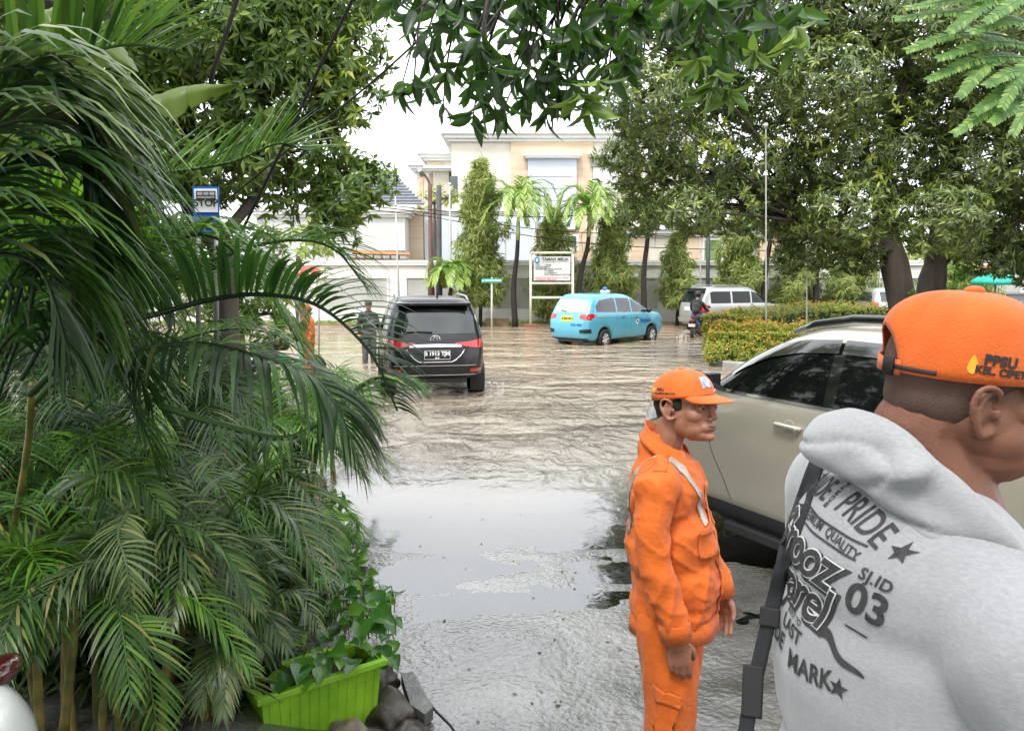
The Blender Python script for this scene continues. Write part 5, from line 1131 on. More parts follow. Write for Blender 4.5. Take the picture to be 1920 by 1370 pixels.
for a, b in ((-.93, -.03), (.0, .92)):
    vt = [(x, z+.035) for x, z in cut(top, a, b)]; vb = [(x, z-.085) for x, z in vt]
    c.side('rain_visor', mat('smoke_visor', (.03, .03, .03), .06, .1, 5, coat=1, spec=1), cc, vt, vb, off=.022, sides=(1, -1))
c.side('belt_strip', chrome_m, cc, [(-1.85, 1.262), (1.12, 1.262)], [(-1.85, 1.246), (1.12, 1.246)], off=.008)
c.side('sill_cladding', mat('black_cladding', (.018, .018, .02), .6, .1, 20, .1, 200), cc, [(-.84, .45), (1.05, .45)], [(-.84, .32), (1.05, .32)], off=.03)
q = MB()
for sg in (1, -1): q.box((0, sg*.80, .27), (1.7, .10, .07))
q.build('side_step', MATS['black_cladding'], cc, bevel=.01)
for sg in (1, -1):
    for x in (.28, -.72):
        q = MB(); yy = sg*(c.y(x, 1.10)); q.chain([(x-.10, yy+sg*.015, 1.098), (x-.08, yy+sg*.035, 1.10), (x+.08, yy+sg*.035, 1.103), (x+.11, yy+sg*.012, 1.104)], [.013, .017, .015, .010], 10); q.build('door_handle', cr_, cc, smooth=True)
        q = MB(); q.ell((x+.0, yy+sg*.001, 1.10), (.05, .004, .045)); q.build('handle_recess', mat('cream_shaded', (.33, .32, .26), .4, .05, 5, coat=.6), cc, smooth=True)  # darker cream oval, shade of the handle recess painted in
    for P__ in ([(-.015, 1.24), (-.02, .9), (-.03, .6), (-.03, .47)], [(1.02, 1.25), (1.06, 1.0), (1.0, .8), (.88, .62), (.80, .47)], [(-1.0, 1.24), (-1.04, 1.0), (-.98, .82), (-.88, .64), (-.82, .47)]): c.line('door_seam', seam_m, cc, P__, .0035, (sg,))
    q = MB(); q.tube([(-1.6, sg*.60, 1.75), (-1.45, sg*.61, 1.79), (-.6, sg*.615, 1.822), (.0, sg*.61, 1.812), (.30, sg*.60, 1.765), (.48, sg*.60, 1.70)], [.024, .030, .032, .030, .026, .018], 8); q.build('roof_rail', MATS['gloss_black_trim'], cc, smooth=True)
    q = MB(); q.box((.96, sg*.93, 1.335), (.09, .15, .105), rz=sg*R(-12)); q.chain([(.96, sg*.82, 1.27), (.98, sg*.90, 1.30)], [.022, .03], 8); link('wing_mirror', remesh(q, .008, 8), MATS['gloss_black_trim'], cc)
    c.side('head_lamp', mat('clear_lens', (.55, .57, .58), .08, .1, 8, coat=1), cc, [(1.55, 1.02), (1.93, 1.0)], [(1.55, .98), (1.93, .84)], off=.01, sides=(sg,))
c.end('windscreen', tint_m, cc, [(-.58, 1.66), (.58, 1.66)], [(-.72, 1.28), (.72, 1.28)], sg=1)
c.end('rear_window', tint_m, cc, [(-.55, 1.64), (.55, 1.64)], [(-.66, 1.28), (.66, 1.28)])
# ---------------- white parked car, bottom left corner
cw = thing('parked_car', 'white car corner with dark red lamp at the bottom left edge', 'car'); cw.rotation_euler = (0, 0, R(-97))
c = Car([(.25, -2.0, 2.0, .74), (.40, -2.1, 2.1, .82), (.7, -2.14, 2.14, .845), (.95, -2.12, 2.1, .84), (1.05, -2.05, 1.9, .82), (1.10, -1.85, 1.3, .79), (1.35, -1.5, .6, .66), (1.44, -1.2, .2, .55), (1.46, -.8, 0, .3)], wheels=(1.3, -1.3), n=4.5, zref=.8)
wpm = mat('white_car_paint', (.72, .74, .73), .25, .03, 3, .12, 160, coat=.9); c.body(wpm, cw); c.under(cw)
for x in (1.3, -1.3):
    for y in (.76, -.76): wheel(cw, x, y, .31, .2, 5)
c.end('rear_window', tint_m, cw, [(-.5, 1.36), (.5, 1.36)], [(-.6, 1.13), (.6, 1.13)]); c.side('side_window', tint_m, cw, [(-1.4, 1.2), (-1.0, 1.36), (.1, 1.37), (.9, 1.12)], [(-1.5, 1.12), (.95, 1.11)])
e_ = pt(22, 1312, 1.75); cw.location = (e_.x-.86, e_.y-1.80, e_.z-1.05)
q = MB(); q.ell(pt(-8, 1262, 1.86), (.045, .09, .035)); q.build('tail_lamp', redd_m, None, True); _tl = bpy.data.objects[-1] if False else [o for o in COL.objects if o.name.startswith('tail_lamp') and o.parent is None][-1]
bpy.context.view_layer.update(); _tl.parent = cw; _tl.matrix_parent_inverse = cw.matrix_world.inverted()

# ---------------- scooters
def scooter(name, label, loc, rz, bodym, accent):
    o_ = thing(name, label, 'scooter', loc, rz)
    for x in (.62, -.60): wheel(o_, x, 0, .27, .10, 5)
    q = MB(); q.grid([[(-.78, -.05, .78), (-.78, .05, .78)], [(-.55, -.13, .72), (-.55, .13, .72)], [(-.1, -.14, .62), (-.1, .14, .62)], [(.05, -.13, .42), (.05, .13, .42)]])
    q.chain([(-.72, 0, .72), (-.45, 0, .62), (-.1, 0, .48), (.1, 0, .30)], [.07, .13, .14, .10], 12); q.chain([(.1, 0, .30), (.35, 0, .28), (.42, 0, .55), (.38, 0, .86)], [.12, .12, .13, .09], 12)
    link('body', remesh(q, .015, 4), bodym, o_)
    q = MB(); q.chain([(-.68, 0, .80), (-.35, 0, .80), (-.02, 0, .76)], [.07, .12, .10], 10); link('seat', remesh(q, .015, 4), dk, o_)
    q = MB(); q.tube([(.34, .32, 1.02), (.36, .12, .98), (.37, 0, .96), (.36, -.12, .98), (.34, -.32, 1.02)], .016, 8); q.tube([(.38, 0, .95), (.62, 0, .27)], .03, 8); q.build('handlebar', dk, o_, smooth=True)
    q = MB(); q.box((-.80, 0, .74), (.05, .14, .06)); q.build('tail_lamp', red_m, o_, bevel=.01)
    q = MB(); q.box((-.84, 0, .56), (.01, .24, .10), ry=R(-12)); q.build('number_plate', white_t, o_)
    for sg in (1, -1):
        q = MB(); q.box((-.45, sg*.135, .64), (.5, .012, .10), ry=R(14)); q.build('side_stripe', accent, o_, bevel=.003)
        q = MB(); q.tube([(.34, sg*.25, 1.02), (.30, sg*.30, 1.14)], .006, 5); q.ell((.30, sg*.31, 1.17), (.02, .06, .04)); q.build('mirror', dk, o_, smooth=True)
    q = MB(); q.chain([(-.2, -.15, .30), (-.75, -.17, .38)], [.035, .05], 10); q.build('exhaust', dk, o_, smooth=True)
    return o_
p_ = gp(1308, 632, 0); SC1 = (p_.x+.12, p_.y+.5, -.13)
scooter('scooter', 'black and blue scooter ridden through the water beside the hedge', SC1, R(90-28), mat('scooter_dark', (.015, .018, .022), .3, .2, 5, coat=.6), mat('scooter_blue', (.01, .16, .40), .3, .1, 5, coat=.8))
p_ = gp(545, 700, 0); SC2 = (p_.x+.0, 16.6, -.13)
scooter('scooter', 'green and dark scooter half hidden behind the palm frond', SC2, R(35), mat('scooter_green', (.02, .35, .12), .3, .2, 5, coat=.6), mat('scooter_grey', (.08, .09, .1), .4, .1, 5))
# ================================================================== PEOPLE
skin_t = mat('skin_tan', (.25, .105, .060), .48, .0, 14, .12, 160, col2=(.32, .145, .088), sub=.06)
skin_b = mat('skin_brown', (.15, .058, .030), .5, .0, 9, .12, 220, col2=(.21, .086, .047), sub=.05)
hair_m = mat('short_hair', (.012, .010, .009), .7, .3, 60, .8, 300)
stub_m = mat('stubble_scalp', (.06, .034, .024), .65, .0, 30, .3, 400, col2=(.11, .06, .04))
orange_m = mat('orange_cotton', (.52, .095, .003), .8, .0, 9, .25, 45, col2=(.60, .12, .005), sheen=.1)
orange_c = mat('orange_cap', (.56, .095, .006), .85, .0, 16, .2, 300, col2=(.64, .12, .010), sheen=.15)
lip_m = mat('lips', (.20, .07, .055), .45, .1, 30)
reflect_m = mat('reflective_tape', (.36, .35, .31), .35, .12, 30, .2, 120, metal=.2)
eye_w = mat('eye_white', (.30, .27, .24), .2, .05, 10); eye_d = mat('eye_dark', (.01, .008, .006), .1, .1, 10)
def frame(c, yaw=0, pitch=0, roll=0, s=1):
    return Matrix.Translation(c) @ Matrix.Rotation(yaw, 4, 'Z') @ Matrix.Rotation(pitch, 4, 'Y') @ Matrix.Rotation(roll, 4, 'X') @ Matrix.Scale(s, 4)
def head_kit(M_, fat=0.0, ears=True, es=1.0, ez=0.0):
    q = MB(); s_ = M_.to_scale()[0]; rot = M_.to_3x3()*(1/s_)
    def E(c, r_, ry=0, rz=0): q.ell(M_ @ Vector(c), [x*s_ for x in r_], rot @ (Matrix.Rotation(rz, 3, 'Z') @ Matrix.Rotation(ry, 3, 'Y')), 20, 14)
    def Cp(a, b, r0, r1): q.cap(M_ @ Vector(a), M_ @ Vector(b), r0*s_, r1*s_, 12)
    E((-.014, 0, .030), (.094, .074, .086)); E((.028, 0, -.030), (.062, .060+fat*.5, .082)); E((-.01, 0, -.02), (.085, .068, .06))
    for sg in (1, -1):
        E((.028, sg*(.022+fat*.5), -.062), (.052, .034+fat, .040), ry=R(14)); E((.050, sg*.032, -.022), (.034, .028+fat*.5, .030)); E((.082, sg*.026, .016), (.012, .026, .0075), rz=-sg*R(14))
        E((.096, sg*.012, -.035), (.010, .008, .0065)); E((.005, sg*(.040+fat*.4), -.045), (.045, .024+fat*.6, .045))
    E((.080, 0, -.094), (.018, .020, .015)); E((.055, 0, -.086), (.036, .036, .024)); E((.064, 0, .040), (.02, .045, .028))
    Cp((.088, 0, .010), (.102, 0, -.024), .0075, .0105); E((.107, 0, -.028), (.010, .0115, .0095))
    E((.078, 0, -.062), (.021, .032, .022))
    if ears:
        for sg in (1, -1):
            y0 = sg*(.074+fat*.35); pts_ = [(.006, y0, -.030), (-.006, y0+sg*.006, -.034), (-.016, y0+sg*.014, -.018), (-.024, y0+sg*.019, .006), (-.020, y0+sg*.020, .026), (-.006, y0+sg*.018, .033), (.008, y0+sg*.011, .026), (.010, y0+sg*.004, .014)]
            pts_ = [((a+.004)*es-.004, y0+(b-y0)*es, c*es+ez) for a, b, c in pts_]; C = catmull([M_ @ Vector(p) for p in pts_], 16)
            q.chain(C, [x*s_ for x in np.interp(np.linspace(0, 1, 17), [0, .15, .5, 1], [.0075, .0068, .0048, .0042])], 8)
            E((-.008, y0+sg*.004, ez), (.013*es, .0055, .026*es), rz=-sg*R(20)); E((.011, y0+sg*.003, -.004+ez), (.005, .006, .009))
            C = catmull([M_ @ Vector(p) for p in [(-.003, y0+sg*.010, .022*es+ez), (-.013*es, y0+sg*.013, .008+ez), (-.010*es, y0+sg*.012, -.012*es+ez)]], 6); q.chain(C, [.0036*s_]*7, 6)
    return q
def hand_kit(w_, down, fwd, side, s=1.0, curl=.5, thumb=1):
    """w_ wrist; down: finger direction, fwd: thumb side direction, side: back-of-hand normal"""
    q = MB(); w_, d, f, n = Vector(w_), Vector(down).normalized(), Vector(fwd).normalized(), Vector(side).normalized()
    rot = Matrix((f, n, d)).transposed(); q.ell(w_+d*.048*s, (.041*s, .016*s, .052*s), rot); q.cap(w_-d*.03*s, w_+d*.02*s, .027*s, .024*s)
    q.ell(w_+d*.03*s+f*.022*s-n*.006*s, (.018*s, .015*s, .032*s), rot)
    for i, (o_, L_) in enumerate(((.028, .074), (.0095, .082), (-.010, .076), (-.028, .060))):
        a = w_+f*o_*s+d*(.084-.003*abs(i-1))*s; dd = d.copy(); P_ = [a-d*.03*s, a]; cu_ = curl*(.85+.16*i)
        for k, fr_ in enumerate((.45, .31, .24)):
            dd = (Matrix.Rotation(-cu_*(.55, .9, .6)[k], 3, f) @ dd) if (Matrix.Rotation(-cu_, 3, f) @ d).dot(n) < 0 else (Matrix.Rotation(cu_*(.55, .9, .6)[k], 3, f) @ dd)
            P_.append(P_[-1]+dd*L_*fr_*s)
        q.chain(P_, [x*s for x in (.0098, .0096, .0088, .0080, .0066)], 10)
    t0 = w_+f*.026*s+d*.022*s-n*.006*s; td = (d*.75+f*.55-n*.35).normalized(); q.chain([t0, t0+td*.030*s, t0+td*.03*s+(d*.95+f*.1-n*.3).normalized()*.026*s, t0+td*.03*s+(d*.95-n*.45).normalized()*.046*s], [x*s for x in (.015, .0115, .0098, .0078)], 10)
    return q
def bvh_of(me): return BVHTree.FromPolygons([v.co.copy() for v in me.vertices], [tuple(p.vertices) for p in me.polygons])
def conform(bv, p, off):
    co, no, _, _ = bv.find_nearest(Vector(p)); return co+no*off
def strip(bv, path, width, off, side_hint, n=24, nw=4, thick=0):
    """ribbon laid on a surface along a path; side_hint: across direction"""
    C = catmull(path, n); rows = []
    for c_ in C: rows.append([conform(bv, c_+Vector(side_hint).normalized()*width*(k/nw-.5), off) for k in range(nw+1)])
    q = MB(); q.grid(rows)
    if thick:
        a = q.v[:]; b0 = MB(); b0.grid(rows)
    return q
def quad(bv, corners, off, n=8, m_=8):
    a, b, c_, d = [Vector(x) for x in corners]; rows = []
    for i in range(n+1):
        rows.append([conform(bv, (a.lerp(b, j/m_)).lerp(d.lerp(c_, j/m_), i/n), off) for j in range(m_+1)])
    q = MB(); q.grid(rows); return q
def solid(o_, t): md = o_.modifiers.new('s', 'SOLIDIFY'); md.thickness = t; md.offset = 1; return o_
def cap_mesh(M_, r_=(.104, .086, .088), cz=.030, lo=-.012, back_open=False, droop=.0):
    """cap crown in head frame, x forward"""
    q = MB(); rows = []
    for j in range(13):
        t_ = j/12; ph = math.pi/2*(t_**.9); row = []
        for i in range(48):
            th = 2*math.pi*i/48; k = math.cos(ph)**.80 if t_ < 1 else 0
            zz = cz+lo+(r_[2]-lo)*math.sin(ph)
            if t_ == 0: zz = cz+lo+.012*math.cos(th)
            seam = 1-.010*(abs(((th/(math.pi/3)) % 1)-.5) > .44)*(t_ > .12)
            nn = 1+.06*noise.noise(Vector((math.cos(th)*1.8, math.sin(th)*1.8, t_*2)))+.025*noise.noise(Vector((math.cos(th)*5, math.sin(th)*5, t_*5)))
            row.append(M_ @ Vector((-.012+r_[0]*math.cos(th)*k*seam*nn, r_[1]*math.sin(th)*k*seam*nn, zz)))
        rows.append(row)
    q.grid(rows, closed=True); q.add([M_ @ Vector((-.012, 0, cz+r_[2]))], []); q.ell(M_ @ Vector((-.012, 0, cz+r_[2]+.001)), [x*M_.to_scale()[0] for x in (.009, .009, .005)]); return q
def brim_mesh(M_, cz=.030, L_=.075, rx=.104, ry=.086):
    q = MB(); rows = []
    for j in range(9):
        t_ = j/8; row = []
        for i in range(21):
            a = R(-62+124*i/20); bx_ = -.012+rx*math.cos(a); by_ = ry*math.sin(a)*1.0; ext = L_*t_*(math.cos(a*1.25)**.5)
            row.append(M_ @ Vector((bx_+ext, by_*(1-.12*t_), cz-.006-.22*ext-.016*t_*(abs(math.sin(a))**2))))
        rows.append(row)
    q.grid(rows); return q

# ---------------------------------------------------------------- orange worker, full figure
OW = Vector((.560, 2.66, 0)); OW.z = gz(OW.x, OW.y)-.002
ow = thing('person', 'man in orange uniform and orange cap standing sideways in the wet driveway', 'person', OW, R(-20)); ow.scale = (1.05, 1.05, 1.0)
HM = frame((.045, 0, 1.548), yaw=R(-32), pitch=R(-5), s=1.05)
hk = head_kit(HM); hk.chain([(.0, 0, 1.48), (-.022, 0, 1.40), (-.03, 0, 1.30)], [.052, .052, .07])
hm = remesh(hk, .0030, 9)
rh = hand_kit((.062, -.223, .812), (.12, .02, -1), (1, .25, .1), (.15, -1, 0), 1.0, .42); lh = hand_kit((.155, .20, .815), (.15, 0, -1), (1, -.2, .1), (.1, 1, 0), 1.0, .5)
b1 = MB(); b1.chain([(-.01, -.15, 1.28), (-.02, -.225, 1.08), (.062, -.223, .815)], [.035, .035, .027]); b1.chain([(-.01, .15, 1.28), (.02, .225, 1.09), (.155, .20, .82)], [.035, .035, .027])
b1.chain([(-.02, 0, 1.26), (0, 0, 1.15), (.03, 0, .9)], [.08, .10, .10]); b1.chain([(0, .07, .80), (.01, .10, .46), (-.01, .105, .06)], [.07, .055, .035]); b1.chain([(0, -.07, .80), (.02, -.10, .46), (0, -.105, .06)], [.07, .055, .035])
body = joinmesh([hm, remesh(rh, .0030, 3), remesh(lh, .0034, 3), remesh(b1, .012, 3)])
link('body', body, skin_t, ow)
# eyes, brows, lips, hair
for sg in (1, -1):
    q = MB(); q.ell(HM @ Vector((.0780, sg*.029, .000)), (.0125, .0130, .0068)); q.build('eye', eye_w, ow, smooth=True)
    q = MB(); q.ell(HM @ Vector((.0882, sg*.031, -.000)), (.0042, .0055, .0050)); q.build('iris', eye_d, ow, smooth=True)
    q = MB(); q.chain([HM @ Vector(p) for p in [(.094, sg*.012, .018), (.091, sg*.030, .022), (.076, sg*.046, .018)]], [.0028, .0036, .002], 8); q.build('eyebrow', hair_m, ow, smooth=True)
    q = MB(); q.chain([HM @ Vector(p) for p in [(.086, sg*.015, .004), (.0895, sg*.030, .0075), (.077, sg*.045, .002)]], [.0034, .0046, .0032], 8); q.chain([HM @ Vector(p) for p in [(.086, sg*.015, -.004), (.088, sg*.030, -.0085), (.077, sg*.045, -.003)]], [.0028, .0036, .0028], 8); q.build('eyelid', skin_t, ow, smooth=True)
q = MB(); q.chain([HM @ Vector(p) for p in [(.084, .026, -.056), (.0995, .009, -.0585), (.101, 0, -.0595), (.0995, -.009, -.0585), (.084, -.026, -.056)]], [.0014, .0030, .0030, .0030, .0014], 8)
q.chain([HM @ Vector(p) for p in [(.087, .022, -.0645), (.0985, .009, -.067), (.0995, 0, -.0675), (.0985, -.009, -.067), (.087, -.022, -.0645)]], [.0014, .0034, .0038, .0034, .0014], 8); q.build('lips', lip_m, ow, smooth=True)
q = MB(); q.ell(HM @ Vector((-.030, 0, .012)), (.084, .0775, .062), HM.to_3x3()); q.ell(HM @ Vector((-.055, 0, -.020)), (.052, .060, .045), HM.to_3x3()); q.ell(HM @ Vector((.020, .062, .018)), (.017, .012, .026)); q.ell(HM @ Vector((.020, -.062, .018)), (.017, .012, .026))
link('hair', remesh(q, .004, 3), hair_m, ow)
co_ = solid(cap_mesh(HM, (.103, .085, .079), .042).build('cap', orange_c, ow, smooth=True), .002)
bo = solid(brim_mesh(HM, .047, .080, .103, .085).build('cap_brim', orange_c, co_, smooth=True), .003)
capbv = bvh_of(co_.data)
def ctext(body, size, origin, right, up, bv, direction, m_, parent, name='lettering', off=.0015, offset=0.0, shear=0, spacing=1.0, arc=0.0):
    """letters laid on a surface: flat layout at origin then cast along direction"""
    me = text_mesh(body, size, offset=offset, shear=shear, spacing=spacing, res=4); me.materials.clear(); size_ = size
    b_ = bmesh.new(); b_.from_mesh(me); bmesh.ops.triangulate(b_, faces=b_.faces[:])
    for _ in range(2):
        lg = [e for e in b_.edges if e.calc_length() > size*.25]
        if lg: bmesh.ops.subdivide_edges(b_, edges=lg, cuts=2); bmesh.ops.triangulate(b_, faces=b_.faces[:])
    right, up, dr = Vector(right).normalized(), Vector(up).normalized(), Vector(direction).normalized(); o0 = Vector(origin)
    for v in b_.verts:
        x_, y_ = v.co.x, v.co.y-arc*v.co.x**2; p = o0+right*x_+up*y_; hit = bv.ray_cast(p-dr*.4, dr, 1.2)
        if hit[0] is not None: v.co = hit[0]-dr*off
        else: v.co = conform(bv, p, off)
    b_.to_mesh(me); b_.free(); return link(name, me, m_, parent, smooth=False)
dk_t = mat('print_black', (.02, .018, .018), .75, .15, 60)
yel_t = mat('print_yellow', (.85, .38, .02), .7, .1, 30)
RM = HM.to_3x3(); ctext('PPSU', .014, HM @ Vector((-.032, -.09, .062)), RM @ Vector((1, 0, 0)), RM @ Vector((0, 0, 1)), capbv, RM @ Vector((0, 1, 0)), dk_t, co_, offset=.0006, off=.0035)
ctext('KEL.CIPETE SELATAN', .0090, HM @ Vector((-.016, -.09, .050)), RM @ Vector((1, 0, 0)), RM @ Vector((0, 0, 1)), capbv, RM @ Vector((0, 1, 0)), dk_t, co_, offset=.0004, off=.0035)
q = MB(); q.ell((0, 0, 0), (.008, .002, .010)); oo = q.build('flame_emblem', yel_t, co_, smooth=True); oo.location = conform(capbv, HM @ Vector((-.060, -.066, .056)), .002)
q = quad(capbv, [HM @ Vector(p) for p in ((.09, .024, .066), (.09, -.024, .066), (.072, -.020, .105), (.072, .020, .105))], .0045); q.build('cap_badge', mat('badge_grey', (.30, .31, .36), .6, .5, 60), co_, smooth=True)
# jacket
j = MB()
j.ell((-.018, 0, 1.24), (.130, .178, .165)); j.ell((.006, 0, 1.06), (.150, .182, .20)); j.ell((.028, 0, .93), (.150, .180, .16)); j.ell((.018, 0, .84), (.145, .178, .10))
j.chain([(-.02, .12, 1.325), (-.02, .172, 1.30)], [.065, .07]); j.chain([(-.02, -.12, 1.325), (-.02, -.172, 1.30)], [.065, .07])
j.chain([(-.01, -.175, 1.295), (-.030, -.220, 1.18), (-.018, -.236, 1.06), (.030, -.228, .93), (.055, -.224, .845)], [.060, .056, .051, .048, .046])
j.chain([(-.01, .175, 1.295), (-.01, .22, 1.18), (.02, .235, 1.06), (.10, .215, .93), (.145, .205, .85)], [.062, .058, .054, .051, .049])
j.chain([(-.03, 0, 1.345), (-.035, 0, 1.39)], [.082, .072])
jm = remesh(j, .0075, 8)
def wr(p):
    a = noise.noise(Vector((p.x*4, p.y*4, p.z*4)))*.003+.014*(1-abs(noise.noise(Vector((p.x*11+3, p.y*11, p.z*4.2-p.x*4)))))**4-.008+.007*(1-abs(noise.noise(Vector((p.x*7, p.y*9, p.z*15+p.x*9+7)))))**5
    a += -.010*smooth01(.80, .765, p.z)
    return a
displace(jm, wr)
b_ = bmesh.new(); b_.from_mesh(jm)
def band(cond, verts):
    for v in verts:
        if cond(v.co): v.co.z = max(v.co.z, 0)
# straight hem: clamp the bottom
for v in b_.verts:
    if v.co.z < .755 and abs(v.co.y) < .20: v.co.z = .755+(v.co.z-.755)*.12
b_.to_mesh(jm); b_.free()
jk = link('jacket', jm, orange_m, ow); jb = bvh_of(jm)
def cuff(c0, c1, r0, r1, parent):
    q = MB(); a, b = Vector(c0), Vector(c1); q.tube([a, a.lerp(b, .08), b, b.lerp(a, .02), b.lerp(a, .5)], [r0, r0+.003, r1, r1-.006, r1-.012], 28, cap=False); return q.build('cuff', orange_m, parent, smooth=True)
cuff((.050, -.225, .875), (.060, -.223, .812), .048, .049, jk); cuff((.138, .206, .865), (.156, .203, .80), .053, .055, jk)
q = MB(); C = []
for i in range(41): a = 2*math.pi*i/40; C.append((a,))
rows = []
for k, (z, dd) in enumerate(((.80, .004), (.795, .007), (.752, .008), (.748, .003))):
    rows.append([conform(jb, (.018+.30*math.cos(a), .34*math.sin(a), max(z, .762)), dd)*Vector((1, 1, 0))+Vector((0, 0, z)) for a in np.linspace(0, 2*math.pi, 49)])
# hem kept inside torso radius (arms excluded)
rows = [[(.018+(.143+.004*math.sin(a*9)+dd)*math.cos(a), (.172+dd)*math.sin(a), z) for a in np.linspace(0, 2*math.pi, 49)] for z, dd in ((.82, -.004), (.80, .005), (.752, .007), (.748, -.002))]
q.grid(rows); q.build('hem_band', orange_m, jk, smooth=True)
# collar
q = MB(); rows = []
for t_ in (0, .3, .7, 1):
    row = []
    for i in range(31):
        a = R(28+304*i/30); rx_ = .072+.020*t_; ry_ = .078+.022*t_; z = 1.425-.046*t_-.062*math.cos(a)*(.55+.45*t_)-.028*t_*max(0, math.cos(a))**2+(.004 if t_ < .1 else 0)
        row.append((-.018+rx_*math.cos(a)+(.022*t_ if math.cos(a) > .5 else 0), ry_*math.sin(a), z))
    rows.append(row)
q.grid(rows); solid(q.build('collar', orange_m, jk, smooth=True), .004)
q = MB(); rows = []
for z, e in ((1.32, 0), (1.43, .0)):
    rows.append([(-.018+.070*math.cos(a), .076*math.sin(a), z-.060*math.cos(a)) for a in [R(28+304*i/30) for i in range(31)]])
q.grid(rows); solid(q.build('collar_stand', orange_m, jk, smooth=True), .003)
hx = (0, 1, 0)
for sg in (1, -1):
    solid(strip(jb, [(.135, sg*.075, 1.165), (.125, sg*.085, 1.24), (.08, sg*.10, 1.34), (.02, sg*.11, 1.40)], .025, .002, (0, 1, 0)).build('reflective_strip', reflect_m, jk, smooth=True), .0015)
    solid(strip(jb, [(-.02, sg*.115, 1.40), (-.10, sg*.105, 1.33), (-.16, sg*.09, 1.22), (-.17, sg*.08, 1.10)], .025, .002, (0, 1, 0)).build('reflective_strip', reflect_m, jk, smooth=True), .0015)
    solid(strip(jb, [(-.012, sg*.095, 1.41), (-.010, sg*.14, 1.39), (-.008, sg*.19, 1.36)], .042, .003, (1, 0, 0)).build('epaulette', orange_m, jk, smooth=True), .002)
    solid(quad(jb, [(.16, sg*.035, 1.165), (.13, sg*.130, 1.165), (.13, sg*.135, 1.045), (.16, sg*.035, 1.045)], .003).build('chest_pocket', orange_m, jk, smooth=True), .0025)
    solid(quad(jb, [(.16, sg*.030, 1.172), (.13, sg*.136, 1.172), (.13, sg*.136, 1.130), (.16, sg*.032, 1.138)], .007).build('pocket_flap', orange_m, jk, smooth=True), .003)
solid(strip(jb, [(.16, .0, 1.30), (.18, .0, 1.15), (.19, 0, 1.0), (.20, 0, .88), (.18, 0, .775)], .034, .004, (0, 1, 0), 30).build('placket', orange_m, jk, smooth=True), .003)
for P__ in ([(-.02, -.10, 1.42), (-.03, -.15, 1.36), (-.045, -.17, 1.26), (-.05, -.16, 1.16)], ): solid(strip(jb, P__, .003, .001, (1, 0, 0)).build('seam', mat('orange_seam', (.50, .075, .005), .8, .1, 20), jk, smooth=True), .001)
# trousers
t_ = MB(); t_.ell((.008, 0, .80), (.128, .160, .14)); 
t_.chain([(0, .085, .80), (.015, .10, .62), (.02, .105, .46), (0, .108, .12)], [.105, .094, .082, .080]); t_.chain([(.01, -.085, .80), (.025, -.10, .62), (.03, -.105, .46), (.01, -.108, .12)], [.105, .094, .082, .080])
tm = remesh(t_, .009, 5); displace(tm, lambda p: noise.noise(p*5)*.006+.012*(1-abs(noise.noise(Vector((p.x*10+3, p.y*10, p.z*4-p.x*5)))))**4-.007)
tr2 = link('trousers', tm, orange_m, ow); tb2 = bvh_of(tm)
for sg in (1, -1):
    solid(quad(tb2, [(-.05, sg*.25, .62), (.10, sg*.25, .60), (.10, sg*.25, .555), (-.05, sg*.25, .575)], .012).build('cargo_flap', orange_m, tr2, smooth=True), .003)
    solid(quad(tb2, [(-.045, sg*.25, .60), (.095, sg*.25, .585), (.09, sg*.25, .42), (-.04, sg*.25, .43)], .006).build('cargo_pocket', orange_m, tr2, smooth=True), .003)
    q = MB(); q.chain([(-.03, sg*.105, .035), (.10, sg*.115, .03), (.17, sg*.118, .025)], [.04, .042, .033]); q.cap((-.02, sg*.105, .05), (-.02, sg*.105, .28), .05, .062); link('rubber_boot', remesh(q, .008, 4), mat('boot', (.02, .02, .02), .4, .1, 5), ow)

# ---------------------------------------------------------------- big man in grey hoodie, close on the right
BO = Vector((.55, 1.03, .30))
bmn = thing('person', 'big man in pale grey hooded top and orange cap, seen from behind at the right', 'person', BO, R(4))
grey_m = mat('grey_melange', (.255, .26, .27), .9, .0, 130, .10, 600, col2=(.31, .315, .325), stretch=(1, 1, 3), sheen=.35, det=7)
HB = frame((.076, .013, 1.656), yaw=R(-17), pitch=R(4), roll=R(3), s=.99)
hk = head_kit(HB, fat=.016, es=.98, ez=-.020); hk.chain([HB @ Vector((-.02, 0, -.02)), HB @ Vector((-.05, 0, -.08)), (.05, 0, 1.46)], [.066, .068, .075]); hk.ell(HB @ Vector((.03, 0, -.09)), (.07, .07, .045)); hk.ell(HB @ Vector((-.060, 0, -.050)), (.032, .05, .03))
hbm = remesh(hk, .0028, 6)
b1 = MB(); b1.chain([(.04, 0, 1.42), (.02, 0, 1.3), (.03, 0, 1.0)], [.09, .12, .14]); b1.chain([(.02, -.20, 1.40), (.09, -.29, 1.24), (.30, -.22, 1.20)], [.06, .05, .035]); b1.chain([(.02, .20, 1.40), (.05, .29, 1.24), (.25, .24, 1.12)], [.06, .05, .035])
b1.chain([(0, .1, .95), (.02, .12, .5), (0, .12, .06)], [.12, .07, .045]); b1.chain([(0, -.1, .95), (.02, -.12, .5), (0, -.12, .06)], [.12, .07, .045])
h1 = hand_kit((.31, -.215, 1.20), (1, .15, .1), (0, .3, 1), (0, -1, .3), 1.05, .7); h2 = hand_kit((.26, .24, 1.12), (1, -.2, -.1), (0, -.3, 1), (0, 1, .3), 1.05, .6)
link('body', joinmesh([hbm, remesh(b1, .014, 3), remesh(h1, .004, 3), remesh(h2, .004, 3)]), skin_b, bmn)
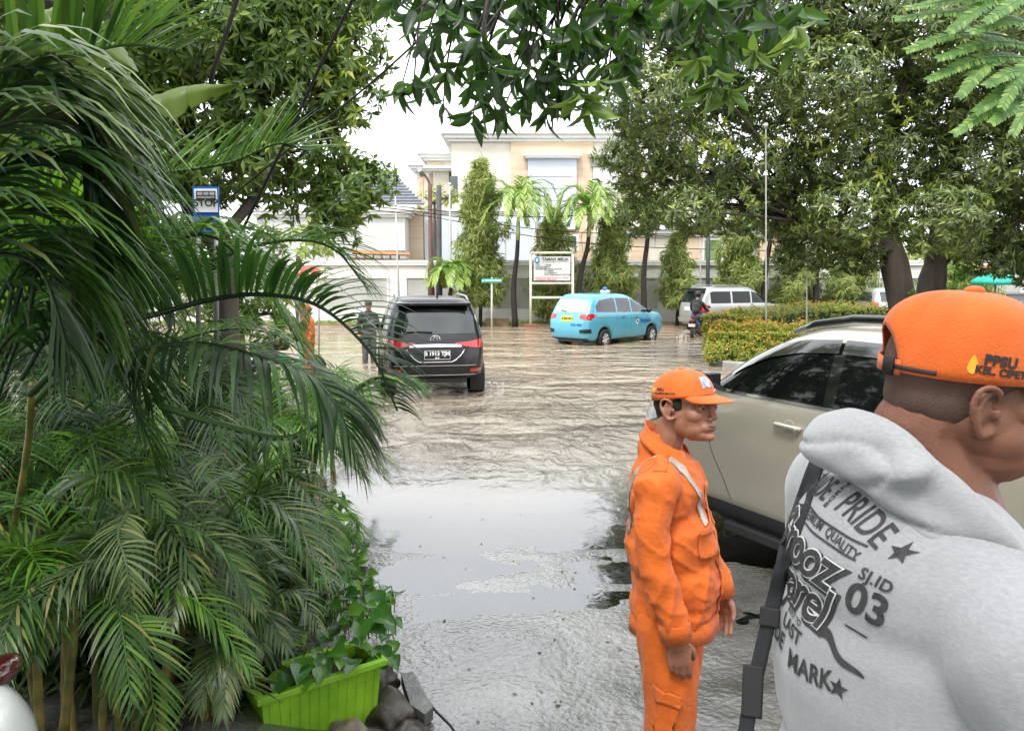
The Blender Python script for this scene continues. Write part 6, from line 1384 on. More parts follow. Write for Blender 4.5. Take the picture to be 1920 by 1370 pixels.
for sg in (1, -1):
    q = MB(); q.ell(HB @ Vector((.077, sg*.029, -.001)), (.014, .015, .013)); q.build('eye', eye_w, bmn, smooth=True)
    q = MB(); q.chain([HB @ Vector(p) for p in [(.094, sg*.012, .018), (.091, sg*.030, .022), (.076, sg*.046, .018)]], [.0032, .004, .0024], 8); q.build('eyebrow', hair_m, bmn, smooth=True)
q = MB(); q.chain([HB @ Vector(p) for p in [(.086, .027, -.062), (.104, 0, -.059), (.086, -.027, -.062)]], [.003, .007, .003], 8); q.build('lips', lip_m, bmn, smooth=True)
# cropped hair: thin skin just proud of the scalp
q = MB(); q.ell(HB @ Vector((-.016, 0, .028)), [x*.99 for x in (.0955, .0755, .0865)], HB.to_3x3()*(1/.99), 40, 24); q.ell(HB @ Vector((-.022, 0, -.020)), [x*.99 for x in (.0845, .0755, .058)], HB.to_3x3()*(1/.99), 40, 24)
link('hair', remesh(q, .005, 4), stub_m, bmn)
HC = HB
cp_ = MB(); rows = []
for j_ in range(19):
    tt = j_/18; ph = math.pi/2*(tt**.9); row = []
    for i in range(97):
        th = 2*math.pi*i/96; k = math.cos(ph)**.72 if tt < 1 else 0
        back = max(0, -math.cos(th)); hole = max(0, 1-((abs(th-math.pi))/.50)**2)
        lo = .010+.058*math.sqrt(hole)*1.0
        zz = .004+lo+(.120-lo)*math.sin(ph) if hole > 0 else .004+.010+(.110)*math.sin(ph)
        sm = .010*(abs(((th/(math.pi/3)+.5) % 1)-.5) < .022)*(tt > .1)*(tt < .97)
        nn = 1+.035*noise.noise(Vector((math.cos(th)*1.7, math.sin(th)*1.7, tt*1.6+4)))+.012*noise.noise(Vector((math.cos(th)*5, math.sin(th)*5, tt*7)))-sm
        row.append(HC @ Vector((-.012+.104*math.cos(th)*k*nn, .0885*math.sin(th)*k*nn, zz)))
    rows.append(row)
cp_.grid(rows); cpo = solid(cp_.build('cap', orange_c, bmn, smooth=True), .0025)
q = MB(); q.ell(HC @ Vector((-.012, 0, .127)), (.013, .013, .007)); q.build('cap_button', orange_c, cpo, smooth=True)
solid(brim_mesh(HC, .022, .085, .108, .0885).build('cap_brim', orange_c, cpo, smooth=True), .003)
def capband(z0, z1, a0, a1, grow, m_, name, par, th_=.002):
    q = MB(); rows = []
    for z in (z0, (z0+z1)/2, z1): rows.append([HC @ Vector((-.012+(.104+grow)*math.cos(a), (.0885+grow)*math.sin(a), z)) for a in np.linspace(R(a0), R(a1), 24)])
    q.grid(rows); return solid(q.build(name, m_, par, smooth=True), th_)
capband(.010, .030, 148, 212, .0006, orange_c, 'cap_strap', cpo); capband(.008, .032, 196, 207, .004, mat('buckle_black', (.005, .005, .006), .7, .2, 9), 'strap_buckle', cpo, .004); capband(.018, .024, 207, 240, .003, dk_t, 'strap_end', cpo, .001)
cpb = bvh_of(cpo.data); Rb = HC.to_3x3()*(1/.99)
ctext('PPSU', .0175, HC @ Vector((.004, -.088, .044)), Rb @ Vector((1, 0, -.08)), Rb @ Vector((.08, 0, 1)), cpb, Rb @ Vector((0, 1, 0)), dk_t, cpo, offset=.0010, off=.004, spacing=1.05)
ctext('KEL. CIPETE SELATAN', .0130, HC @ Vector((.038, -.088, .028)), Rb @ Vector((1, 0, -.08)), Rb @ Vector((.08, 0, 1)), cpb, Rb @ Vector((0, 1, 0)), dk_t, cpo, offset=.0007, off=.004)
q = MB(); rows = []
for j_ in range(9):
    v_ = j_/8; w_ = .0075*math.sin(math.pi*v_**.7)**.8*(1-.35*v_); rows.append([conform(cpb, HC @ Vector((-.028+w_*k*.5, -.09, .026+.026*v_)), .0035) for k in (-2, -1, 0, 1, 2)])
q.grid(rows); q.build('flame_emblem', yel_t, cpo, smooth=True)
# hooded top
j = MB()
j.ell((.00, .01, 1.385), (.150, .220, .155)); j.ell((.005, 0, 1.25), (.172, .232, .24)); j.ell((.025, 0, 1.02), (.190, .228, .24)); j.ell((.02, 0, .90), (.18, .22, .12))
j.chain([(.01, .07, 1.48), (.0, .20, 1.42)], [.065, .08]); j.chain([(.01, -.06, 1.46), (.0, -.20, 1.375)], [.062, .078])
j.chain([(.01, -.215, 1.37), (.06, -.285, 1.28), (.10, -.300, 1.21)], [.092, .086, .078]); j.chain([(.10, -.300, 1.21), (.20, -.265, 1.18), (.29, -.225, 1.19)], [.078, .064, .052])
j.chain([(.01, .215, 1.45), (.04, .285, 1.33), (.07, .295, 1.19)], [.092, .086, .078]); j.chain([(.07, .295, 1.19), (.16, .27, 1.13), (.24, .245, 1.12)], [.078, .064, .052])
jm = remesh(j, .0075, 12)
def wr2(p):
    a = noise.noise(Vector((p.x*3, p.y*3+2, p.z*3)))*.006
    lowr = smooth01(1.30, 1.05, p.z)*smooth01(.20, -.1, p.y)
    a += .012*lowr*(1-abs(noise.noise(Vector((p.x*5, p.y*5+p.z*5, p.z*8-p.y*5)))))**4
    return a
displace(jm, wr2)
hd = link('hooded_top', jm, grey_m, bmn); hb = bvh_of(jm)
# bunched hood round the neck
q = MB(); P_ = catmull([(.21, .08, 1.40), (.14, .13, 1.47), (.05, .145, 1.53), (-.03, .115, 1.575), (-.065, .03, 1.595), (-.058, -.05, 1.580), (-.020, -.105, 1.530), (.04, -.135, 1.460), (.11, -.14, 1.375), (.18, -.11, 1.29)], 24)
q.chain(P_, list(np.interp(np.linspace(0, 1, 25), [0, .15, .35, .5, .65, .85, 1], [.020, .026, .029, .030, .029, .027, .022])), 14)
q.ell((-.080, .035, 1.582), (.046, .095, .030), Matrix.Rotation(R(-25), 3, 'Y')); q.ell((-.100, .05, 1.560), (.038, .070, .030)); q.ell((-.068, -.045, 1.565), (.045, .085, .024), Matrix.Rotation(R(-25), 3, 'Y')); q.chain([(-.105, .05, 1.55), (-.085, -.05, 1.540), (-.045, -.115, 1.495), (.02, -.150, 1.430), (.09, -.155, 1.36)], [.024, .024, .022, .020, .016])
hoodm = remesh(q, .0065, 26); displace(hoodm, lambda p: -.010*(1-abs(noise.noise(Vector((p.x*6, p.y*4, p.z*15+3)))))**9)
link('hood', hoodm, grey_m, hd)
cord = mat('white_cord', (.7, .69, .68), .8, .2, 200, .8, 150)
q = MB(); q.tube(catmull([(.19, -.10, 1.47), (.215, -.13, 1.43), (.22, -.135, 1.36), (.225, -.13, 1.28)], 20), .005, 8); q.build('drawstring', cord, hd, smooth=True)
# printed back
DR = (1, 0, 0); RT = Vector((0, -1, 0)); UP = Vector((0, 0, 1)); prm = mat('print_ink', (.035, .033, .035), .75, .35, 90)
prw = mat('print_halo', (.62, .63, .62), .8, .1, 30)
def bt(body, size, u, v, ang=0, name='back_print', m_=None, **k):
    a = R(ang); rt = RT*math.cos(a)+UP*math.sin(a); up = -RT*math.sin(a)+UP*math.cos(a)
    return ctext(body, size, Vector((0, 0, 1.405))+RT*u+UP*v, rt, up, hb, DR, m_ or prm, hd, name, **k)
PRT = []
PRT.append(('MADE', .046, -.095, .098, 10, dict(offset=.0006, arc=1.6, off=.002)))
PRT.append(('PRIDE', .048, .078, .094, -14, dict(offset=.0006, arc=1.6, off=.002)))
PRT.append(('BORN', .015, -.012, .105, 90, dict(offset=.0004, off=.002)))
PRT.append(('PREMIUM  QUALITY', .021, .025, .057, -6, dict(offset=.0003, arc=.8, off=.002)))
PRT.append(('SJ.ID', .025, .155, .018, -8, dict(offset=.0006, off=.002, spacing=1.1)))
PRT.append(('03', .068, .150, -.024, -8, dict(offset=.0018, off=.002)))
PRT.append(('BUILT TO', .014, -.005, -.108, -4, dict(offset=.0003, off=.002)))
PRT.append(('LAST', .036, -.005, -.132, -4, dict(offset=.0008, off=.002)))
PRT.append(('TRADE', .044, -.095, -.165, -10, dict(offset=.0010, arc=-1.6, off=.002)))
PRT.append(('MARK', .044, .065, -.175, 8, dict(offset=.0010, arc=-1.6, off=.002)))
PS, PU, PV = .80, -.012, .012
for (tx, sz, u, v, an_, kw) in PRT:
    kw['offset'] = kw.get('offset', 0)*PS; kw['arc'] = kw.get('arc', 0)/PS; bt(tx, sz*PS, u*PS+PU, v*PS+PV, an_, **kw)
for (tx, sz, u, v) in (('Grooz', .105, -.045, .010), ('garel', .105, -.015, -.060)):
    u, v, sz = u*PS+PU, v*PS+PV, sz*PS
    bt(tx, sz, u+.003, v-.003, -4, shear=.35, offset=.0056, off=.0016, spacing=.88)
    bt(tx, sz, u, v, -4, m_=prw, shear=.35, offset=.0030, off=.0026, spacing=.88, name='back_print_outline')
    bt(tx, sz, u, v, -4, shear=.35, offset=.0012, off=.0036, spacing=.88)
def star(u, v, r_, name='print_star'):
    u, v, r_ = u*PS+PU, v*PS+PV, r_*PS; q = MB(); c0 = Vector((0, 0, 1.405))+RT*u+UP*v; P_ = []
    for i in range(10): a = math.pi/2+i*math.pi/5; rr = r_ if i % 2 == 0 else r_*.42; P_.append(c0+RT*rr*math.cos(a)+UP*rr*math.sin(a))
    P_ = [c0]+P_; P_ = [(lambda h: (h[0]-Vector(DR)*.002) if h[0] is not None else conform(hb, p, .002))(hb.ray_cast(p-Vector(DR)*.4, Vector(DR), 1)) for p in P_]
    q.add(P_, [(0, 1+i, 1+(i+1) % 10) for i in range(10)]); q.build(name, prm, hd)
star(.165, .066, .017); star(.135, -.165, .017); star(-.17, .095, .012)
for (P0, P1) in (((-.085, .074), (.120, .060)), ((-.080, .050), (.115, .036)), ((.118, -.068), (.155, -.073))):
    P0, P1 = [(p[0]*PS+PU, p[1]*PS+PV) for p in (P0, P1)]; a = Vector((0, 0, 1.405))+RT*P0[0]+UP*P0[1]; b = Vector((0, 0, 1.405))+RT*P1[0]+UP*P1[1]; rows = []
    for i in range(21):
        p = a.lerp(b, i/20); r2 = []
        for dz in (-.0013, .0013):
            h = hb.ray_cast(p+UP*dz-Vector(DR)*.4, Vector(DR), 1); r2.append(h[0]-Vector(DR)*.002 if h[0] is not None else conform(hb, p, .002))
        rows.append(r2)
    q = MB(); q.grid(rows); q.build('print_rule', prm, hd)
q = MB(); P_ = []   # tail swash under the script
rows = []
for i in range(25):
    t_ = i/24; u = .075+.095*t_; v = -.100-.030*t_+.012*math.sin(t_*7)*(1-t_); w_ = .006*(1-t_)**.5+.001; u, v = u*PS+PU, v*PS+PV; c0 = Vector((0, 0, 1.405))+RT*u+UP*v
    rows.append([(lambda h, p: h[0]-Vector(DR)*.002 if h[0] is not None else conform(hb, p, .002))(hb.ray_cast(c0+UP*d-Vector(DR)*.4, Vector(DR), 1), c0) for d in (-w_, 0, w_)])
q.grid(rows); q.build('print_swash', prm, hd)
# crossbody strap: a thing of its own, worn over the back
inv = Matrix.Translation(BO) @ Matrix.Rotation(R(4), 4, 'Z')
stp = thing('bag_strap', 'black webbing strap with side release buckle hanging across the grey hooded back', 'strap', BO, R(4))
web = mat('black_webbing', (.010, .011, .014), .8, .2, 80, .3, 700)
camL = inv.inverted() @ Vector((0, 0, CAMZ))
rows = []
spx = catmull([(1538, 850, 0), (1524, 885, 0), (1503, 945, 0), (1478, 1020, 0), (1458, 1100, 0), (1440, 1170, 0), (1424, 1240, 0), (1408, 1310, 0), (1394, 1400, 0)], 40); last = None
for i, c_ in enumerate(spx):
    rr = []
    for k in (-1, -.33, .33, 1):
        d = (inv.inverted().to_3x3() @ ray(c_.x+k*15, c_.y)).normalized(); h = hb.ray_cast(camL, d, 3)
        if h[0] is not None and i < 22: D_ = (h[0]-camL).length-.006
        elif last: D_ = last
        else: D_ = 1.1
        rr.append((camL+d*D_, D_))
    last = sum(x[1] for x in rr)/4; rows.append([camL+((x[0]-camL).normalized())*(last if i >= 20 else x[1]) for x in rr])
q = MB(); q.grid(rows); solid(q.build('webbing', web, stp, smooth=True), .003)
for idx, nm, sc_ in ((24, 'strap_slider', 1.1), (34, 'release_buckle', 1.1)):
    c0 = (rows[idx][1]+rows[idx][2])/2; ax = (rows[idx+2][1]-rows[idx-2][1]).normalized(); sd_ = (rows[idx][3]-rows[idx][0]).normalized(); nn = ax.cross(sd_)
    q = MB(); M3 = Matrix((sd_, nn, ax)).transposed().to_4x4(); l_ = .028 if idx == 24 else .07
    q.box((0, 0, 0), (.026*sc_, .012, l_)); o_ = q.build(nm, MATS['buckle_black'], stp, bevel=.003); o_.matrix_local = Matrix.Translation(c0) @ M3
# trousers and shoes of the big man
t_ = MB(); t_.ell((.02, 0, .90), (.17, .20, .16)); t_.chain([(0, .1, .88), (.02, .12, .5), (0, .12, .10)], [.13, .10, .085]); t_.chain([(0, -.1, .88), (.02, -.12, .5), (0, -.12, .10)], [.13, .10, .085])
link('trousers', remesh(t_, .012, 4), mat('denim_dark', (.02, .025, .04), .85, .2, 20, .3, 200), bmn)
for sg in (1, -1):
    q = MB(); q.chain([(-.04, sg*.12, .045), (.12, sg*.13, .035), (.19, sg*.135, .03)], [.045, .05, .04]); link('shoe', remesh(q, .008, 4), MATS['boot'], bmn)

# ---------------------------------------------------------------- small figures farther away
def small_person(label, loc, rz, pose, top_m, leg_m, extra=None, s=1.0, cap_m=None):
    o_ = thing('person', label, 'person', loc, rz); v = .011
    if pose == 'ride':
        hip, sh, hc = Vector((-.30, 0, .86)), Vector((-.18, 0, 1.36)), Vector((-.10, 0, 1.60))
        el, wr_ = (.02, .26, 1.12), (.32, .28, 1.02); kn, an_ = (.05, .17, .80), (.18, .14, .36)
    elif pose == 'bend':
        hip, sh, hc = Vector((0, 0, .86)), Vector((.22, 0, 1.26)), Vector((.33, 0, 1.45)); el, wr_ = (.30, .22, 1.02), (.48, .18, .90); kn, an_ = (.02, .11, .46), (0, .12, .08)
    else:
        hip, sh, hc = Vector((0, 0, .88)), Vector((0, 0, 1.34)), Vector((.03, 0, 1.56)); el, wr_ = (-.02, .25, 1.08), (.08, .26, .84); kn, an_ = (.02, .10, .46), (0, .11, .08)
    Mh = frame(hc); q = head_kit(Mh); q.cap(hc-Vector((.02, 0, .05)), sh, .055, .07); meshes = [remesh(q, .007, 3)]
    q = MB(); q.chain([sh, (sh+hip)/2, hip], [.10, .11, .11])
    for sg in (1, -1):
        m2 = lambda p: Vector((p[0], p[1]*sg, p[2])); q.chain([sh+Vector((0, sg*.17, -.03)), m2(el), m2(wr_)], [.05, .04, .028]); q.chain([hip+Vector((0, sg*.09, -.02)), m2(kn), m2(an_)], [.085, .055, .035])
    meshes.append(remesh(q, .014, 3))
    for sg in (1, -1):
        m2 = lambda p: Vector((p[0], p[1]*sg, p[2])); dn = (m2(wr_)-m2(el)).normalized(); meshes.append(remesh(hand_kit(m2(wr_), dn, dn.cross(Vector((0, sg, 0))), (0, sg, 0), 1, .5), .006, 2))
    link('body', joinmesh(meshes), skin_t, o_)
    q = MB(); q.chain([sh+Vector((0, 0, -.03)), (sh+hip)/2, hip], [.135, .15, .145]); q.ell((sh+hip)/2+Vector((0, 0, .08)), (.13, .18, .2))
    for sg in (1, -1):
        m2 = lambda p: Vector((p[0], p[1]*sg, p[2])); q.chain([sh+Vector((0, sg*.12, -.01)), sh+Vector((0, sg*.18, -.04)), m2(el), m2(el).lerp(m2(wr_), .85)], [.06, .07, .058, .045])
    me = remesh(q, .012, 4); displace(me, lambda p: noise.noise(p*11)*.012); jk_ = link('jacket', me, top_m, o_)
    q = MB(); q.ell(hip, (.15, .17, .13))
    for sg in (1, -1): m2 = lambda p: Vector((p[0], p[1]*sg, p[2])); q.chain([hip+Vector((0, sg*.09, -.02)), m2(kn), m2(an_)], [.11, .085, .065])
    me = remesh(q, .013, 4); displace(me, lambda p: noise.noise(p*11)*.01); link('trousers', me, leg_m, o_)
    if extra == 'helmet':
        q = MB(); q.ell(hc+Vector((-.005, 0, .035)), (.135, .12, .13)); q.ell(hc+Vector((.09, 0, .07)), (.07, .09, .02)); link('helmet', remesh(q, .01, 3), dk, o_)
    else:
        cp__ = solid(cap_mesh(Mh).build('cap', cap_m or orange_c, o_, smooth=True), .002); solid(brim_mesh(Mh).build('cap_brim', cap_m or orange_c, cp__, smooth=True), .003)
        q = MB(); q.ell(hc+Vector((-.03, 0, .01)), (.084, .078, .06)); q.build('hair', hair_m, o_, smooth=True)
    for sg in (1, -1): m2 = lambda p: Vector((p[0], p[1]*sg, p[2])); q = MB(); q.chain([m2(an_)+Vector((-.04, 0, -.04)), m2(an_)+Vector((.16, 0, -.05))], [.045, .04]); q.build('shoe', MATS['boot'], o_, smooth=True)
    return o_
gk = mat('dark_jacket', (.022, .023, .026), .8, .3, 12, .3, 60); gt = mat('grey_trousers', (.09, .09, .10), .85, .2, 12)
rd = small_person('scooter rider in dark jacket and black helmet beside the silver van', SC1, R(90-28), 'ride', gk, gt, 'helmet')
bp2 = thing('backpack', 'dark grey backpack on the scooter rider\'s back', 'backpack', SC1, R(90-28)); q = MB(); q.ell((-.36, 0, 1.16), (.11, .15, .21)); q.ell((-.44, 0, 1.08), (.06, .12, .11)); link('bag_body', remesh(q, .012, 4), mat('pack_grey', (.035, .036, .04), .8, .3, 14), bp2)
q = MB()
for sg in (1, -1): q.tube([(-.30, sg*.10, 1.34), (-.16, sg*.12, 1.44), (-.02, sg*.12, 1.30), (-.12, sg*.14, 1.05)], .018, 6)
q.build('shoulder_straps', MATS['pack_grey'], bp2, smooth=True)
p_ = gp(575, 710, 0); small_person('worker in orange standing in the water behind the palm frond', (p_.x, 16.2, -.13), R(-150), 'stand', orange_m, orange_m)
p_ = pt(690, 560, 19); small_person('bystander in dark shirt half hidden left of the black suv', (p_.x, 19, -.13), R(-60), 'stand', gk, gt, None, 1.0, dk)
# a sleeve of another worker just inside the right edge
p_ = pt(1975, 1000, 1.75); ow3 = small_person('worker in orange mostly outside the right edge of the view', (p_.x+.13, 1.75, .19), R(160), 'stand', orange_m, orange_m)
# ================================================================== POLES, SIGNS, CABLES
def pole(name, label, cat, base_px, top_px, Y, r0, r1, m_, grp=None, z0=-.2, extra=None):
    a = pt(base_px[0], base_px[1], Y); b = pt(top_px[0], top_px[1], Y); a.z = z0
    root = thing(name, label, cat, (a.x, Y, 0), 0, grp); q = MB(); q.tube([a, a.lerp(b, .45), a.lerp(b, .46), b], [r0, (r0*.9), (r0+r1)/2*.9, r1], 10); q.build('pole', m_, root, True, True); return root, b
# street lamp with arm and its neighbour post
root, b = pole('street_lamp', 'rusty brown street lamp with a short curved arm', 'street lamp', (809, 560), (806, 345), 34, .16, .09, rust)
q = MB(); e_ = [pt(806, 350, 34), pt(803, 338, 34), pt(797, 329, 34), pt(789, 323, 34)]; q.tube(catmull(e_, 10), .05, 8); q.build('arm', rust, root, True, True)
q = MB(); h_ = pt(789, 322, 33.9); q.box(h_, (.22, .30, .38), rx=R(60), ry=R(-30)); q.build('lamp_head', mat('lamp_grey', (.22, .22, .22), .5, .1, 5), root, world=True, bevel=.03)
root, b = pole('utility_post', 'dark utility post right of the rusty street lamp', 'post', (823, 560), (823, 348), 33.4, .15, .11, mat('dark_post', (.06, .06, .06), .7, .3, 5, .2, 40))
q = MB(); q.box(pt(823, 352, 33.4), (.5, .06, .06)); q.tube([pt(823, 348, 33.4), pt(823, 343, 33.4)], [.06, .03], 8); q.build('crossbar', rust, root, True)
for (a, b_, Y, lab) in [((845, 560), (843, 345), 33, 'thin white flagpole right of the utility post'), ((748, 505), (741, 365), 34.5, 'thin white pole in front of the tiled bungalow'), ((1440, 600), (1436, 235), 19.15, 'tall white flagpole standing in the hedge'), ((1516, 605), (1513, 495), 20.5, 'short white pole in the hedge right of the tall flagpole'), ((1316, 535), (1313, 430), 34.5, 'white pole before the pavilion pier'), ((1651, 540), (1650, 470), 33, 'white pole left of the silver hatchback')]:
    root, tp = pole('flagpole', lab, 'pole', a, b_, Y, .05 if Y > 22 else .022, .03 if Y > 22 else .015, mat('pole_grey', (.40, .40, .38), .5, .1, 5), 'thin white poles')
    q = MB(); q.ell(tp, (.06, .06, .06)); q.build('finial', whitep, root, True, True)
root, b = pole('lamp_post', 'black lamp post behind the silver van', 'lamp post', (1328, 560), (1328, 432), 34.2, .10, .08, mat('black_post', (.03, .035, .035), .5, .2, 5))
q = MB(); q.lathe([(.05, 0), (.22, .1), (.24, .3), (.05, .42), (.01, .5)], 'Z', 12, tuple(b)); q.build('lantern', MATS['black_post'], root, True, True)
for k_, (x_, t_) in enumerate([(1640, 480), (1590, 0)]):
    if t_: pole('lamp_post', 'dark post behind the hedge near the silver hatchback', 'lamp post', (x_, 560), (x_, t_), 34, .13, .12, MATS['black_post'])
# notice board
nb = thing('notice_board', 'white framed park notice board on two white posts', 'notice board', tuple(gp(1035, 612, .1)))
Yn = 32.6; fr_ = MB()
for x_ in (995, 1074): fr_.tube([pt(x_, 612, Yn), pt(x_, 476, Yn)], .055, 8)
for y_ in (474, 531, 558): fr_.tube([pt(995, y_, Yn), pt(1074, y_, Yn)], .05, 8)
fr_.build('frame', mat('board_frame', (.70, .68, .58), .5, .1, 5), nb, True, True)
A = pt(1001, 481, Yn-.03); B = pt(1069, 526, Yn-.03); q = MB(); q.box(((A.x+B.x)/2, Yn-.05, (A.z+B.z)/2), (B.x-A.x, .05, A.z-B.z)); q.build('board', mat('board_face', (.60, .61, .60), .6, .04, 3), nb, world=True)
tcb = mat('board_text', (.10, .10, .11), .7, .1, 5)
def btext(s_, px, py, size, m_, al='LEFT', **k):
    p = pt(px, py, Yn-.09); o_ = text_obj('board_lettering', s_, size, m_, nb, (0, 0, 0), (math.pi/2, 0, 0), align=al, **k); o_.location = p-nb.location
btext('TAMAN MELIA', 1041, 486, .17, tcb, 'CENTER', offset=.006); btext('JL. TERUSAN MELATI RAYA CIPETE', 1042, 491, .07, tcb, 'CENTER')
for i, (l, r_) in enumerate([('LUAS', '1.200 M2'), ('KELURAHAN', 'CIPETE'), ('KECAMATAN', 'CILANDAK, SELATAN'), ('', 'PT. TAMAN'), ('', 'JL. FATMAWATI'), ('', 'KOTA ADM. JAKARTA SELATAN')]):
    btext(l, 1004, 497+i*3.6, .075, tcb, offset=.002); btext(r_, 1021, 497+i*3.6, .075, tcb, offset=.002)
btext('DILARANG BERJUALAN DI TAMAN', 1004, 521, .09, mat('board_red', (.6, .05, .05), .6, .1, 5)); btext('DILARANG MERUSAK', 1004, 524.5, .09, MATS['board_red'])
q = MB(); q.ell((0, 0, 0), (.11, .02, .14)); o_ = q.build('board_crest', mat('crest_blue', (.05, .22, .45), .5, .6, 14), nb, True); o_.location = pt(1007, 488, Yn-.09)-nb.location
q = MB(); q.ell((0, -.01, 0), (.045, .02, .07)); o_ = q.build('board_crest_shield', white_t, nb, True); o_.location = pt(1007, 488, Yn-.1)-nb.location
# green street name sign
sg_ = thing('street_sign', 'small green street name plate on a white post', 'street sign', tuple(gp(922, 614, .05))); Ys = 32
q = MB(); q.tube([pt(922, 616, Ys), pt(922, 520, Ys)], .035, 8); q.build('post', whitep, sg_, True, True)
A = pt(903, 522, Ys-.05); B = pt(941, 530, Ys-.05); q = MB(); q.box(((A.x+B.x)/2, Ys-.05, (A.z+B.z)/2), (B.x-A.x, .04, A.z-B.z)); q.build('name_plate', mat('sign_green', (.01, .34, .24), .4, .05, 5), sg_, world=True)
o_ = text_obj('name_lettering', 'JL. TERUSAN MELATI', .085, white_t, sg_, (0, 0, 0), (math.pi/2, 0, 0), offset=.004); o_.location = pt(922, 526, Ys-.09)-sg_.location
# bus stop sign by the palms
bs = thing('bus_stop_sign', 'blue and white bus stop sign reading STOP among the palm fronds', 'sign', tuple(gp(390, 640, 0))); Yb = 9.0
def bbox(x0, y0, x1, y1, dy, name, m_):
    A = pt(x0, y0, Yb-dy); B = pt(x1, y1, Yb-dy); q = MB(); q.box(((A.x+B.x)/2, Yb-dy, (A.z+B.z)/2), (B.x-A.x, .02, A.z-B.z)); return q.build(name, m_, bs, world=True)
blu = mat('sign_blue', (.01, .10, .42), .4, .05, 5)
bbox(361, 350, 413, 436, 0, 'panel', blu); bbox(364, 354, 408, 398, .02, 'white_panel', white_t); bbox(364, 405, 400, 420, .02, 'blue_band', mat('sign_blue_bright', (.01, .16, .60), .4, .05, 5))
o_ = text_obj('stop_lettering', 'STOP', .115, black_t, bs, (0, 0, 0), (math.pi/2, 0, 0), offset=.003); o_.location = pt(386, 381, Yb-.05)-bs.location
q = MB(); bus = [(368, 358, 404, 360), (368, 366, 404, 368), (368, 358, 370, 374), (402, 358, 404, 374), (380, 358, 381.5, 367), (391, 358, 392.5, 367), (368, 372, 404, 374)]
for x0, y0, x1, y1 in bus: A = pt(x0, y0, Yb-.045); B = pt(x1, y1, Yb-.045); q.box(((A.x+B.x)/2, Yb-.045, (A.z+B.z)/2), (B.x-A.x, .01, A.z-B.z))
for x_ in (375, 397): q.ell(pt(x_, 374, Yb-.045), (.022, .01, .022))
q.build('bus_pictogram', black_t, bs, world=True)
q = MB(); 
for x_ in (372, 406): q.tube([pt(x_, 640, Yb+.04), pt(x_, 352, Yb+.04)], .03, 8)
q.build('post', steel_g, bs, True, True)
# concrete bench block by the wall, brick kerbs
bn = thing('concrete_bench', 'low mossy brown concrete block at the foot of the columnar tree', 'bench', tuple(gp(935, 614, .05))); q = MB(); A = pt(910, 597, 34); B = pt(955, 616, 34); q.box(((A.x+B.x)/2, 34, (A.z+B.z)/2), (B.x-A.x, .5, A.z-B.z)); q.build('block', mat('mossy_concrete', (.20, .15, .08), .9, .3, 3, .4, 20), bn, world=True, bevel=.04)
for px_ in (995, 1074):
    q = MB(); p = pt(px_, 613, Yn); q.box((p.x, Yn, .04), (.5, .4, .22)); tag(q.build('footing', mat('brick_footing', (.22, .10, .06), .9, .2, 5, .3, 30), None, bevel=.02), 'brown footing of the %s post of the notice board' % ('left' if px_ < 1000 else 'right'), 'footing')
# verge: earth strip with grass along the wall
q = MB(); q.box((0, 34.9, -.02), (60, 1.7, .16)); tag(q.build('verge', mat('verge_earth', (.20, .15, .09), .95, .3, 2, .4, 20)), kind='structure')
P_ = np.stack([rng.uniform(-16, 20, 2600), rng.uniform(34.05, 35.4, 2600), np.full(2600, .06)], 1); P_ = P_[np.array([noise.noise(Vector((p[0]*.8, 3, 0))) > -.05 for p in P_])]
V_, F_ = rosettes(P_, np.tile([0, 0, 1.], (len(P_), 1)), 5, .16, .03, spread=.7, droop=-.4, jit=.4); tag(leafobj('verge_grass', V_, F_, palm_f, None), 'tufts of grass along the foot of the boundary wall', 'grass', kind='stuff')
# cables
cab = mat('cable_black', (.012, .012, .012), .6, .1, 5)
def cable(label, P_, r_, grp=None):
    C = catmull([pt(*p) for p in P_], 30); q = MB(); q.tube([c for c in C], r_, 6); o_ = q.build('cable', cab, None, True); tag(o_, label, 'cable', grp)
cable('thick black cable running from top centre down behind the palms', [(690, -60, 6.5), (600, 125, 7), (540, 255, 7.4), (470, 400, 8), (430, 480, 8.4)], .016)
cable('thin black cable crossing behind the hanging branch', [(900, -30, 6.5), (700, 152, 7), (560, 265, 7.6), (420, 380, 8.4)], .009)
cable('bundled service cables hanging inside the left mango tree', [(450, -20, 7), (425, 60, 7.1), (400, 130, 7.2), (395, 160, 7.3)], .022)
for dx_ in (-34, -22, -12): cable('loose thin wire beside the bundled cables, wire nearest the %s' % {-34: 'dark trunk', -22: 'middle', -12: 'bundle'}[dx_], [(440+dx_, -20, 7.1), (405+dx_, 80, 7.2), (375+dx_*.5, 150, 7.4)], .004)
for i, (ya, yb) in enumerate([(390, 440), (397, 462), (383, 402)]):
    cable(['long thin wire sagging across the villa front', 'lowest thin wire across the annex doors', 'highest thin wire from the utility post'][i], [(640, ya-10, 30), (823, ya+12, 33), (1000, (ya+yb)/2+14, 33.4), (1180, yb, 34), (1500, yb+10, 35)], .018)
for a, b_ in (((700, 60), (745, 260)), ((560, 450), (640, 300))): pass
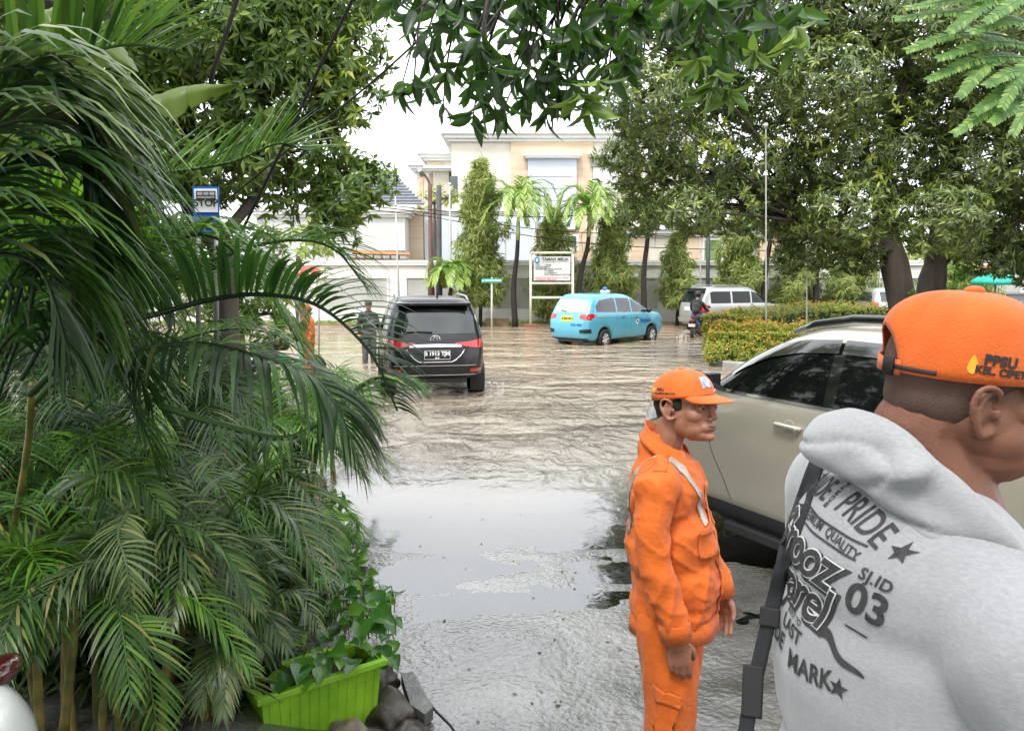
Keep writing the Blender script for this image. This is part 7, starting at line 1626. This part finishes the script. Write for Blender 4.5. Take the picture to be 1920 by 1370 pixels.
# green awning and red umbrella far right
gu = thing('market_umbrella', 'teal green awning umbrella far along the street at the right', 'umbrella', (pt(1868, 560, 30).x, 30, 0)); c = pt(1868, 520, 30)
q = MB(); rows = [[(c.x+r_*math.cos(a), 30+r_*math.sin(a), c.z+z_) for a in np.linspace(0, 2*math.pi, 17)] for r_, z_ in ((.05, .25), (.5, .1), (.85, -.12), (.86, -.28))]; q.grid(rows); solid(q.build('canopy', mat('awning_green', (.01, .38, .27), .6, .1, 5), gu, True, True), .01)
q = MB(); q.tube([(c.x, 30, -.1), (c.x, 30, c.z+.25)], .03, 8); q.build('pole', steel_g, gu, True, True)
ru = thing('market_umbrella', 'small red umbrella above the teal awning', 'umbrella', (pt(1850, 560, 32).x, 32, 0)); c = pt(1852, 506, 32)
q = MB(); rows = [[(c.x+r_*math.cos(a), 32+r_*math.sin(a), c.z+z_) for a in np.linspace(0, 2*math.pi, 17)] for r_, z_ in ((.05, .2), (.3, .1), (.55, -.08))]; q.grid(rows); solid(q.build('canopy', mat('awning_red', (.5, .04, .03), .6, .1, 5), ru, True, True), .01)
q = MB(); q.tube([(c.x, 32, -.1), (c.x, 32, c.z+.2)], .03, 8); q.build('pole', steel_g, ru, True, True)
# small red tarpaulin behind palms and spray round the wheels
tp = thing('tarpaulin', 'faded red tarpaulin behind the palms left of the black suv', 'tarpaulin', tuple(pt(575, 500, 20))); q = MB(); q.grid([[pt(562, 502, 20.2), pt(580, 498, 20.2), pt(598, 503, 20.2)], [pt(558, 516, 19.8), pt(580, 510, 19.7), pt(601, 517, 19.8)]]); solid(q.build('sheet', MATS['awning_red'], tp, True, True), .01)
q = MB(); 
for x_ in (562, 598): q.tube([pt(x_, 680, 19.9), pt(x_, 508, 19.9)], .025, 6)
q.build('post', steel_g, tp, True, True)
foam = mat('foam', (.55, .52, .47), .4, .1, 20)
def spray(label, c, r_, n):
    b_ = bmesh.new()
    for i in range(n):
        a = random.uniform(0, 6.28); d = abs(random.gauss(0, .5)); s_ = random.uniform(.008, .028)
        M_ = Matrix.Translation((c[0]+math.cos(a)*d*r_[0], c[1]+math.sin(a)*d*r_[1], max(.003, random.uniform(0, r_[2])*(1-d)))) @ Matrix.Diagonal((1.4, 1.4, .7, 1)); bmesh.ops.create_icosphere(b_, subdivisions=1, radius=s_, matrix=M_)
    me = bpy.data.meshes.new('splash'); b_.to_mesh(me); b_.free(); tag(link('splash', me, foam), label, 'splash', kind='stuff')
p_ = gp(905, 722, 0); spray('water splash round the right rear wheel of the black suv', (p_.x, p_.y+.1), (.45, .35, .06), 90)
p_ = gp(1288, 632, 0); spray('white spray thrown up by the scooter rear wheel', (p_.x, p_.y), (.4, .3, .28), 160)
